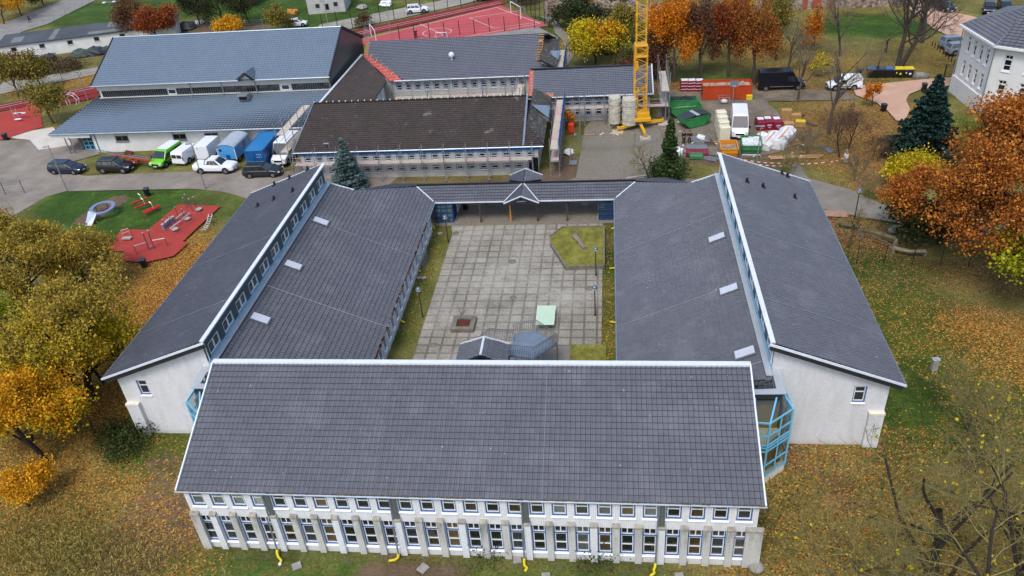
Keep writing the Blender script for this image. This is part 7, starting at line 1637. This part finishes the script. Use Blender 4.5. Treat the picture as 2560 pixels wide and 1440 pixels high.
def leafquads(C, size, rg, elong=1., dirs=None, flat=0.):
    n = len(C); u = rg.normal(0, 1, (n, 3)) if dirs is None else dirs+rg.normal(0, .35, (n, 3)); u /= np.linalg.norm(u, axis=1)[:, None]+1e-9
    w_ = rg.normal(0, 1, (n, 3)); 
    if flat: w_ = w_*(1-flat)+np.array([0, 0, 1.])*0
    v = np.cross(u, w_); v /= np.linalg.norm(v, axis=1)[:, None]+1e-9; s = size*rg.uniform(.6, 1.3, n)[:, None]
    a, b = u*s*elong*.5, v*s*.5
    V = np.stack([C-a, C+b*.9-a*.1, C+a, C-b*.9+a*.1], 1).reshape(-1, 3); F = np.arange(n*4).reshape(n, 4); return V, F
def blobtree(label, px, py, h, rad, leaf, seed, cat='tree', name='tree', bark='bark brown', n=9000, size=.26, levels=3, kids=(9, 6, 5), spread=(.9, .8, .8), trop=.04, ratio=(.62, .55, .5), clump=.55, group=None, trunk=.18, lean=(0, 0), w=None, droop=0, stems=1, ksp=1., elong=1.):
    p = w or P(px, py); T = thing(name, label, cat, (p[0], p[1], -.05), R(seed*37 % 360) if 0 else 0, group); t = Tree(seed); r0 = trunk*h/7
    for k in range(stems):
        a = 2*math.pi*k/stems+seed; off_ = np.array([math.cos(a), math.sin(a), 0])*(.25 if stems > 1 else 0)
        t.grow(off_, np.array([lean[0]+off_[0]*.9, lean[1]+off_[1]*.9, 1.]), h*.8, r0, 0, levels, kids, spread, trop, ratio, 5)
    # fit the limbs to the crown: radial extent -> rad, top -> h
    tip = np.array(t.tips); c0 = np.array([lean[0]*h*.4, lean[1]*h*.4]); d = np.hypot(tip[:, 0]-c0[0], tip[:, 1]-c0[1]); sx = rad/max(np.percentile(d, 92), .1); sz = h*.97/np.percentile(tip[:, 2], 98)
    for pts, r, lev in t.seg:
        for q in pts: q[0] = c0[0]*0+q[0]*sx; q[1] *= sx; q[2] *= sz
    tip = np.array([q for pts, r, lev in t.seg if lev == levels for q in pts[1:]])
    t.mesh('trunk', [bark], T, 0, 1); t.mesh('branches', [bark], T, 2, levels)
    if n:
        rg = t.r; idx = rg.integers(0, len(tip), n); C = tip[idx]+rg.normal(0, clump, (n, 3))*np.array([1, 1, .8]); C[:, 2] = np.maximum(C[:, 2]-droop*rg.random(n), .1)
        V, F = leafquads(C, size, rg, elong); place('crown', npmesh('crown', V, F, [leaf]), T)
    return T
def mixcrown(T, leaf, n, size, seed, frac, clump=.5, zmin=0, zmax=99, cx=None):
    """a second set of leaves of another colour on part of the tree's crown"""
    src = [c for c in T.children if c.name.startswith('branches')][0].data; V0 = np.empty(len(src.vertices)*3, np.float32); src.vertices.foreach_get('co', V0); V0 = V0.reshape(-1, 3)
    m = (V0[:, 2] > zmin) & (V0[:, 2] < zmax)
    if cx is not None: m &= (V0[:, 0]*cx[0]+V0[:, 1]*cx[1]) > cx[2]
    V0 = V0[m]; rg = np.random.default_rng(seed); C = V0[rg.integers(0, len(V0), n)]+rg.normal(0, clump, (n, 3)); V, F = leafquads(C, size, rg); o = place('crown', npmesh('crown', V, F, [leaf]), T); return o
def baretree(label, px, py, h, rad, seed, bark='bark grey', twig='twig grey', levels=4, kids=(8, 5, 5, 4), group=None, trunk=.2, w=None, spread=(.7, .75, .8, .8), ratio=(.7, .6, .55, .5), trop=.05, lean=(0, 0), leaf=None, n=0, size=.15, stems=1, thick=1., name='bare_tree', cat='tree'):
    p = w or P(px, py); T = thing(name, label, cat, (p[0], p[1], -.05), 0, group); t = Tree(seed); r0 = trunk*h/7*(.55 if stems > 1 else .8)
    for k in range(stems):
        a = 2*math.pi*k/stems+seed; o = np.array([math.cos(a), math.sin(a), 0])*(.3 if stems > 1 else 0)
        t.grow(o, np.array([lean[0]+o[0], lean[1]+o[1], 1.]), h*.72, r0, 0, levels, kids, spread, trop, ratio, 5)
    tip = np.array(t.tips); d = np.hypot(tip[:, 0], tip[:, 1]); sx = rad/max(np.percentile(d, 92), .1); sz = h*.97/np.percentile(tip[:, 2], 98)
    for i, (pts, r, lev) in enumerate(t.seg):
        for q in pts: q[0] *= sx; q[1] *= sx; q[2] *= sz
        t.seg[i] = (pts, max(r*(.9, .8, .7, .5, .5)[lev], .013*thick), lev)
    t.mesh('trunk', [bark], T, 0, 1); t.mesh('branches', [twig], T, 2, levels)
    if n:
        tip = np.array([q for pts, r, lev in t.seg if lev == levels for q in pts[1:]]); C = tip[t.r.integers(0, len(tip), n)]+t.r.normal(0, .2, (n, 3)); V, F = leafquads(C, size, t.r); place('crown', npmesh('crown', V, F, [leaf]), T)
    return T
def conifer(label, px, py, h, rad, leaf, seed, n=16000, size=.34, power=.9, name='conifer', w=None, gaps=.0, low=.04):
    p = w or P(px, py); T = thing(name, label, 'tree', (p[0], p[1], -.05)); rg = np.random.default_rng(seed)
    MB().tube([(0, 0, 0), (0, 0, h*.97)], [.028*h, .01], 8).build('trunk', 'bark dark', T, loc=(0, 0, 0))
    Bs, Ds = [], []; m = MB(); tiers = int(h/.38)
    for i in range(tiers):
        f = low+(1-low)*i/tiers; z = h*f; R_ = rad*(1-f)**power*(1+.12*rg.normal()); k = int(7+9*(1-f)); a0 = rg.random()*6
        for j in range(k):
            a = a0+2*math.pi*j/k+rg.normal(0, .15); L = max(.12, R_*rg.uniform(.72, 1.12)); dr = np.array([math.cos(a), math.sin(a), 0.]); nn = max(6, int(n/tiers/k*(L/ rad)*2.4))
            t_ = rg.random(nn)**.75; zc = z+h*.05*(1-t_)*0+(-.16*L*t_+.10*L*t_*t_)
            wdt = .22*L*np.sin(np.pi*np.clip(t_*.85+.1, 0, 1))+.06; sd = np.array([-dr[1], dr[0], 0.]); off_ = rg.normal(0, 1, nn)*wdt*.75
            C = dr[None]*(t_*L)[:, None]+sd[None]*off_[:, None]; C[:, 2] = zc+rg.normal(0, .06, nn); Bs.append(C); D = dr[None]+sd[None]*np.sign(off_)[:, None]*.7+np.array([0, 0, -.12]); Ds.append(D)
            if i % 2 == 0 and L > .5: m.tube([(0, 0, z), tuple(dr*L*.5+[0, 0, z-.05*L]), tuple(dr*L*.85+[0, 0, z-.07*L])], [.02+.012*L, .02, .008], 4)
    m.build('branches', 'bark dark', T, loc=(0, 0, 0)); C = np.concatenate(Bs); D = np.concatenate(Ds); V, F = leafquads(C, size, rg, 1.0, D); V = V.reshape(-1, 4, 3)
    cc_ = V.mean(1, keepdims=True); V = (cc_+(V-cc_)).reshape(-1, 3); place('crown', npmesh('crown', V, F, [leaf]), T); return T
# ---- foreground left
T = blobtree('large olive and yellow tree left of the left wing, its crown spreading towards the roof', 225, 1000, 10.5, 5.6, 'leaves willow', 3, bark='bark dark', n=23000, size=.14, clump=.36, kids=(8, 6, 5, 4), levels=4, spread=(.9,.8,.8,.8), ratio=(.62,.55,.5,.5), trunk=.22, stems=2, elong=1.8)
mixcrown(T, 'leaves yellow', 24000, .15, 1, 1, .38, 0, 8.2, (-.1, -1, -3.5)); mixcrown(T, 'leaves gold', 6500, .16, 2, 1, .35, 0, 7, (.2, -1, .5))
T = blobtree('olive brown willow-like tree at the left edge below the road', 70, 760, 9.0, 5.2, 'leaves willow', 5, bark='bark brown', n=26000, size=.13, clump=.34, kids=(7, 6, 5, 4), levels=4, spread=(.9,.8,.8,.8), ratio=(.62,.55,.5,.5), trunk=.2, stems=3, elong=2.)
mixcrown(T, 'leaves gold', 2500, .22, 4, 1, .4, 0, 5, (-1, 0, 1.0))
T = blobtree('olive brown shrubby tree beside the red playground', 215, 720, 6.6, 4.0, 'leaves willow', 9, bark='bark dark', n=21000, size=.13, clump=.32, kids=(7, 6, 5, 4), levels=4, spread=(.9,.8,.8,.8), ratio=(.62,.55,.5,.5), stems=2, elong=2.); mixcrown(T, 'leaves yellow', 1400, .2, 6, 1, .35, 1, 6, (-1, -.3, .8))
T = blobtree('bright golden tree at the bottom left with green showing through', 60, 1045, 8.4, 4.5, 'leaves gold', 14, w=P(55, 1045, 4.4), bark='bark dark', n=30000, size=.16, clump=.36, kids=(10, 8, 6)); mixcrown(T, 'leaves lime', 4500, .22, 7, 1, .4, 1, 5.5)
blobtree('bright yellow lower tree in front of the large olive and yellow one', 0, 0, 6.0, 3.5, 'leaves yellow', 15, w=P(225, 880, 3.2), n=20000, size=.16, clump=.36, bark='bark dark')
blobtree('low golden sapling at the bottom left beside the golden tree', 70, 1265, 3.0, 1.9, 'leaves gold', 16, n=5500, size=.14, clump=.26, bark='bark dark')
blobtree('yellow green tree behind the golden one at the left edge', -60, 960, 8.0, 4.4, 'leaves lime', 18, n=9000, size=.24, bark='bark dark')
# ---- foreground right: bare trees
baretree('large bare tree with yellow green twigs at the bottom right', 2350, 1640, 12.0, 7.2, 21, 'bark dark', 'twig yellow', 4, (8, 6, 6, 5), trunk=.4, leaf='leaves yellow', n=250, size=.2, stems=3, spread=(.8, .8, .85, .9), thick=1.)
baretree('second bare tree with mossy limbs between the two gables and the bottom edge', 2160, 1660, 9.5, 6.0, 24, 'bark moss', 'twig yellow', 4, (8, 6, 5, 5), trunk=.34, leaf='leaves yellow', n=150, size=.2, stems=2, spread=(.85, .8, .85, .9), thick=1.)
baretree('bare mossy tree at the right edge near the bottom corner', 2600, 1500, 11.0, 6.5, 28, 'bark dark', 'twig yellow', 4, (8, 5, 5, 4), trunk=.26, stems=2, thick=1.)
baretree('bare twiggy tree right of the right gable', 2420, 1180, 7.0, 4.6, 31, 'bark grey', 'twig yellow', 4, (7, 5, 5, 4), stems=3, thick=1., leaf='leaves yellow', n=120, size=.2)
# ---- right side
T = blobtree('huge rust orange oak filling the right edge', 2500, 640, 15.3, 8.0, 'leaves oak', 33, bark='bark dark', n=44000, size=.2, clump=.45, kids=(12, 8, 6), trunk=.24, name='oak_tree'); mixcrown(T, 'leaves rust', 9000, .2, 9, 1, .5, 5, 13)
T = blobtree('lower rust coloured tree left of the huge oak above the logs', 2345, 610, 6.8, 4.6, 'leaves oak', 35, bark='bark dark', n=20000, size=.2, clump=.42, name='oak_tree'); mixcrown(T, 'leaves green', 5200, .26, 10, 1, .5, 0, 3.8)
blobtree('yellow green tree at the right edge below the oak', 2620, 780, 8.0, 4.8, 'leaves lime', 37, n=12000, size=.26, bark='bark dark')
blobtree('dark green bush under the rust coloured tree', 2330, 615, 3.4, 3.0, 'leaves dark', 38, n=8000, size=.22, name='bush', cat='bush')
blobtree('round yellow bush between the fir and the rust coloured tree', 2281, 462, 2.8, 2.3, 'leaves yellow', 39, n=4200, size=.22, name='bush', cat='bush')
conifer('broad dark green fir by the sand coloured path', 2303, 393, 9.7, 4.2, 'needles dark', 41, 30000, .28, .85, 'fir_tree')
conifer('slim dark conifer standing left of the junk at the yard', 1672, 446, 7.4, 1.35, 'needles green', 43, 12000, .2, .6, 'conifer')
blobtree('dark evergreen shrub at the foot of the slim conifer', 1668, 448, 2.0, 1.4, 'needles green', 44, n=4500, size=.24, name='bush', cat='bush', bark='bark dark')
conifer('blue grey spruce behind the left wing', 878, 474, 6.6, 2.3, 'needles blue', 46, 17000, .2, .85, 'spruce_tree')
baretree('small bare tree left of the slim conifer', 1620, 448, 4.2, 2.2, 47, 'bark brown', 'twig yellow', 3, (8, 6, 6), thick=1.3)
baretree('bare ash-like tree in the leaves right of the pallets', 2072, 335, 11.5, 3.8, 48, 'bark grey', 'twig grey', 4, (9, 5, 5, 4), trop=.1, thick=1.2)
baretree('reddish bare tree left of the fir', 2105, 392, 6.0, 2.8, 50, 'bark dark', 'twig red', 4, (8, 6, 5, 4), stems=2, thick=1.2)
baretree('thin bare shrub with a red tint behind the wrapped stump', 2190, 400, 3.2, 1.7, 51, 'twig red', 'twig red', 3, (8, 6, 5), stems=3)
baretree('bare shrub on the lawn above the footpath', 2140, 450, 3.0, 1.2, 52, 'twig grey', 'twig grey', 3, (8, 6, 5), stems=3, name='bare_shrub', cat='shrub'); baretree('pale leafless shrub below the lawn shrub', 2170, 500, 2.2, 1.4, 53, 'twig yellow', 'twig yellow', 3, (8, 6, 5), stems=3, name='bare_shrub', cat='shrub')
baretree('pollarded mossy tree at the footpath bend', 2123, 620, 4.4, 1.9, 54, 'bark moss', 'twig yellow', 3, (8, 5, 5), trunk=.3, thick=1.4)
baretree('thin grey shrub cluster in front of the wrapped bundles', 2010, 385, 3.2, 2.4, 55, 'twig grey', 'twig grey', 3, (9, 7, 6), stems=4, name='bare_shrub', cat='shrub'); baretree('thin bare shrub behind the right wing roof edge', 1975, 440, 3.0, 1.6, 56, 'twig yellow', 'twig yellow', 3, (8, 6, 5), stems=3, name='bare_shrub', cat='shrub')
baretree('slender bare tree left of the white van by the path', 1995, 250, 8.0, 2.2, 57, 'bark grey', 'twig grey', 4, (8, 5, 4, 4), thick=1.2)
blobtree('tiny orange sapling by the sand coloured path', 2180, 266, 3.2, .9, 'leaves amber', 58, n=900, size=.22, kids=(6, 4, 4), clump=.2); blobtree('small yellow sapling beside the wire fence', 2052, 190, 2.8, 1.1, 'leaves yellow', 59, n=800, size=.24, kids=(6, 4, 4), clump=.25)
baretree('thin bare sapling in the courtyard planter', 0, 0, 1.9, .8, 60, 'twig grey', 'twig grey', 2, (5, 4), w=PLANTER_TREE, thick=1., spread=(.6, .6, .6))
bpy.data.objects[-1] if 0 else None
# ---- row of trees behind the yard
row = [(1685, 205, 11.5, 3.6, 'leaves amber', 'big glowing orange tree behind the crane', 70, 11000), (1640, 195, 7.5, 3.0, 'leaves russet', 'dull russet tree just right of the crane mast', 71, 4500), (1752, 195, 11.0, 2.4, 'leaves russet', 'tall thin brown tree right of the glowing orange one', 72, 5000), (1822, 190, 11.5, 2.6, 'leaves red', 'tall dark red tree in the row behind the orange container', 73, 6500), (1780, 150, 9.0, 2.6, 'leaves brown', 'thin brown tree deeper in the row behind the red one', 74, 3500), (1885, 210, 11.5, 3.0, 'leaves rust', 'tall orange brown tree above the black van', 75, 7500), (1940, 150, 10.5, 3.0, 'leaves olive', 'olive tree right of the tall orange brown one', 76, 5500), (1700, 130, 9.0, 3.0, 'leaves rust', 'orange brown tree behind the glowing one', 77, 4500), (2035, 125, 6.5, 2.0, 'leaves amber', 'small orange tree on the lawn under the barn wall', 78, 1800), (1850, 110, 9.0, 3.2, 'leaves gold', 'golden tree in front of the stone barn', 79, 5000)]
for px, py, h, r, l, lab, sd, n in row: blobtree(lab, px, py, h*1.05, r*.88, l, sd, n=int(n*1.5), size=.21, clump=.3, kids=(10, 7, 6), spread=(.5, .6, .8), bark='bark grey', trop=.13, trunk=.13, droop=2.6)
T = blobtree('yellow bush-like tree with an orange top behind the middle wing', 1488, 160, 6.4, 3.5, 'leaves yellow', 80, n=9500, size=.26, kids=(10, 7, 5)); mixcrown(T, 'leaves amber', 1800, .26, 11, 1, .4, 4.2, 9, (1, 0, -.5)); mixcrown(T, 'leaves olive', 3000, .24, 12, 1, .5, 0, 4)
blobtree('olive shrub tree left of the crane mast', 1553, 110, 6.0, 2.6, 'leaves olive', 81, n=4500, size=.26); blobtree('dark ivy thicket over the stone wall', 1455, 62, 4.0, 4.6, 'leaves dark', 82, n=8000, size=.3, name='thicket', cat='thicket'); blobtree('small orange sapling by the scaffold left of the orange bin', 1422, 318, 2.2, .7, 'leaves amber', 83, n=600, size=.2, kids=(5, 4, 3), clump=.15)
blobtree('grey green bramble mound right of the ivy thicket', 1515, 115, 2.0, 4.5, 'leaves brown', 84, n=5000, size=.28, name='thicket', cat='thicket'); blobtree('green bramble under the olive shrub tree', 1590, 160, 1.8, 3.8, 'leaves green', 85, n=4000, size=.26, name='thicket', cat='thicket'); blobtree('dry hedge at the fence behind the middle wing', 1610, 190, 2.4, 3.5, 'leaves russet', 86, n=3500, size=.26, name='thicket', cat='thicket')
baretree('huge bare tree with two trunks on the upper right lawn', 2248, 165, 13.5, 6.0, 90, 'bark grey', 'bark grey', 4, (9, 6, 5, 5), trunk=.36, stems=2, thick=1.6, spread=(.8, .8, .8, .8)); baretree('second large bare tree behind the two-trunked one', 2305, 105, 12.0, 5.5, 91, 'bark grey', 'twig grey', 4, (9, 6, 5, 4), trunk=.3, thick=1.6)
baretree('bare tree on the lawn in front of the stone barn', 2100, 140, 9.5, 3.0, 92, 'bark grey', 'twig grey', 4, (9, 5, 5, 4), thick=1.4); baretree('bare tree left of the lawn tree near the wire fence', 1967, 185, 8.8, 2.8, 93, 'bark grey', 'twig grey', 4, (9, 6, 5, 4), thick=1.4); baretree('thin bare tree behind the waste bins', 2190, 185, 5.0, 2.0, 94, 'twig grey', 'twig grey', 3, (8, 6, 5), thick=1.2)
# ---- left and top
T = blobtree('glowing orange tree behind the sports hall ridge', 400, 112, 7.0, 3.6, 'leaves red', 100, n=8500, size=.28, kids=(10, 7, 5)); blobtree('duller red brown tree left of the glowing orange one', 350, 105, 8.0, 3.0, 'leaves russet', 101, n=4500, size=.24)
for i, (px, py, h, r, l, lab) in enumerate(((48, 240, 6.5, 2.6, 'leaves olive', 'olive roundish tree at the left edge before the running track'), (108, 226, 5.8, 2.3, 'leaves olive', 'olive tree beside the running track, second from the left'), (133, 308, 5.6, 2.7, 'leaves olive', 'olive tree with a bare top beside the upper left court'), (10, 60, 7.5, 5., 'leaves gold', 'golden tree at the top left corner'), (55, 40, 6.5, 4., 'leaves amber', 'orange brown tree at the top left beside the lane'), (110, 15, 5.0, 3.6, 'leaves dark', 'dark bush at the top left beside the lane'), (575, 85, 2.8, 2.0, 'leaves gold', 'pale yellow bush behind the sports hall ridge'), (697, 78, 4.4, 2.6, 'leaves olive', 'olive yellow bush left of the white hatchback'))):
    blobtree(lab, px, py, h, r, l, 110+i, n=4500, size=.26, name='bush' if 'bush' in lab else 'tree', cat='bush' if 'bush' in lab else 'tree')
for i, (px, py, h, r, lab) in enumerate(((500, 62, 6.5, 4.2, 'dark leafless thicket tree behind the shed, left one'), (560, 60, 7.0, 4.8, 'dark thicket tree behind the sports hall, middle one'), (625, 58, 6.5, 4.0, 'dark thicket tree left of the yellow bush'))):
    blobtree(lab, px, py, h, r, 'leaves dark', 120+i, n=7000, size=.24, group='dark thicket trees')
blobtree('dark brown shrub row in front of the long shed', 150, 168, 1.6, 5.0, 'leaves brown', 126, n=5000, size=.24, name='thicket', cat='thicket'); blobtree('bare reddish shrubs at the left corner of the long shed', 55, 168, 2.4, 4.5, 'leaves russet', 127, n=5000, size=.2, name='thicket', cat='thicket'); blobtree('dark bush between the lane and the running track', 905, 66, 2.0, 1.4, 'leaves brown', 128, n=1500, size=.22, name='bush', cat='bush')
for i, (px, py, h, r, l, lab) in enumerate(((1010, -14, 4.5, 6, 'leaves dark', 'dark hedge at the top edge right of the old house'), (1330, 8, 3.5, 4, 'leaves russet', 'brown shrub at the top edge behind the sports court'), (1480, 14, 3.5, 5, 'leaves yellow', 'yellow shrub above the stone wall'), (1560, 0, 4.0, 5, 'leaves olive', 'olive shrub at the top edge left of the crane'), (2000, 0, 4.5, 5, 'leaves dark', 'dark tree at the top edge behind the stone barn'), (640, 10, 3, 4, 'leaves brown', 'brown thicket left of the old house'))):
    blobtree(lab, px, py, h, r, l, 140+i, n=4000, size=.3, name='thicket', cat='thicket')
blobtree('dark ivy mound at the foot of the left gable', 300, 1105, .9, 2.2, 'leaves green', 150, n=3500, size=.16, name='ivy', cat='ivy', levels=2, kids=(9, 6)); blobtree('small green weed at the foot of the front wall', 1505, 1398, .6, .7, 'leaves green', 151, n=500, size=.12, name='weed', cat='weed', levels=2, kids=(6, 4)); blobtree('small leafy weed at the foot of the front wall, left one', 1232, 1385, .6, .6, 'leaves green', 152, n=400, size=.12, name='weed', cat='weed', levels=2, kids=(6, 4))
# ---- fallen leaves lying loose, and tufts of long grass
rg = np.random.default_rng(5); N = 110000; x = rg.uniform(-60, 55, N*3); y = rg.uniform(28, 118, N*3); i = np.clip(np.searchsorted(gx, x), 0, nx-1); j = np.clip(np.searchsorted(gy, y), 0, ny-1)
keep = (rg.random(N*3) < (LEAF[j, i]**1.5*.9+.03)) & ~((x > -36) & (x < 19) & (y > 40) & (y < 76) & ~((x > -17.5) & (x < .5) & (y < 71))) & ~((x > -26) & (x < 8.5) & (y > 30) & (y < 41)) & ~((x > -75) & (x < 8) & (y > 79)) 
x, y = x[keep][:N], y[keep][:N]; C = np.stack([x, y, rg.uniform(.02, .07, len(x))+.0], 1); u = rg.normal(0, 1, (len(x), 3))*[1, 1, .25]; V, F = leafquads(C, .095, rg, 1.1, u)
leafmat('litter', ['5c3a1a', '82551f', 'a07228', 'b89444'], .1, .5); tag(place('fallen_leaves', npmesh('fallen_leaves', V, F, ['litter'])), 'loose yellow and brown leaves scattered over the lawns', 'fallen leaves', kind='stuff')
def tufts(label, pts, rad, n, leaf, h=.35):
    q = [P(*k) for k in pts]; rg = np.random.default_rng(len(label)); c = np.array([(a.x, a.y) for a in q]); k = rg.integers(0, len(c), n); xy = c[k]+rg.normal(0, 1, (n, 2))*np.array(rad); C = np.stack([xy[:, 0], xy[:, 1], .1+rg.random(n)**1.5*h*.6], 1)
    u = rg.normal(0, .5, (n, 3))+[0, 0, 1.]; V, F = leafquads(C, .06, rg, 5., u); o = place('tall_grass', npmesh('tall_grass', V, F, [leaf])); tag(o, label, 'tall grass', kind='stuff')
leafmat('dry grass', ['5a5028', '82763c', 'a39650', 'b8a866'], .2)
tufts('tall dry grass and scrub in the bottom left corner', [(60, 1330), (150, 1370), (250, 1400), (60, 1420), (330, 1420)], (2.2, 1.6), 11000, 'dry grass', .5); tufts('tall dry grass round the bare trees at the bottom right', [(2000, 1300), (2150, 1250), (2300, 1350), (2450, 1200), (2500, 1050), (2250, 1130), (2400, 1000)], (3, 2.4), 4000, 'leaves brown', .3)
tufts('rough grass behind the sports court', [(1430, 110), (1480, 90), (1560, 100), (1620, 60)], (3.5, 3), 5000, 'dry grass', .6)

for o in list(COL.objects):
    if o.type == 'MESH' and o.name.split('.')[0] in ('batten', 'verge_trim', 'lightning_cable', 'roof_patch', 'ridge_flashing', 'gable_board', 'beam', 'cornice', 'parapet_flashing', 'brick_trim', 'dormer_trim', 'sticker', 'strut', 'corner_trim', 'fascia_panel', 'lower_rail', 'drawbar', 'lower_rail', 'court_line'): split_loose(o)
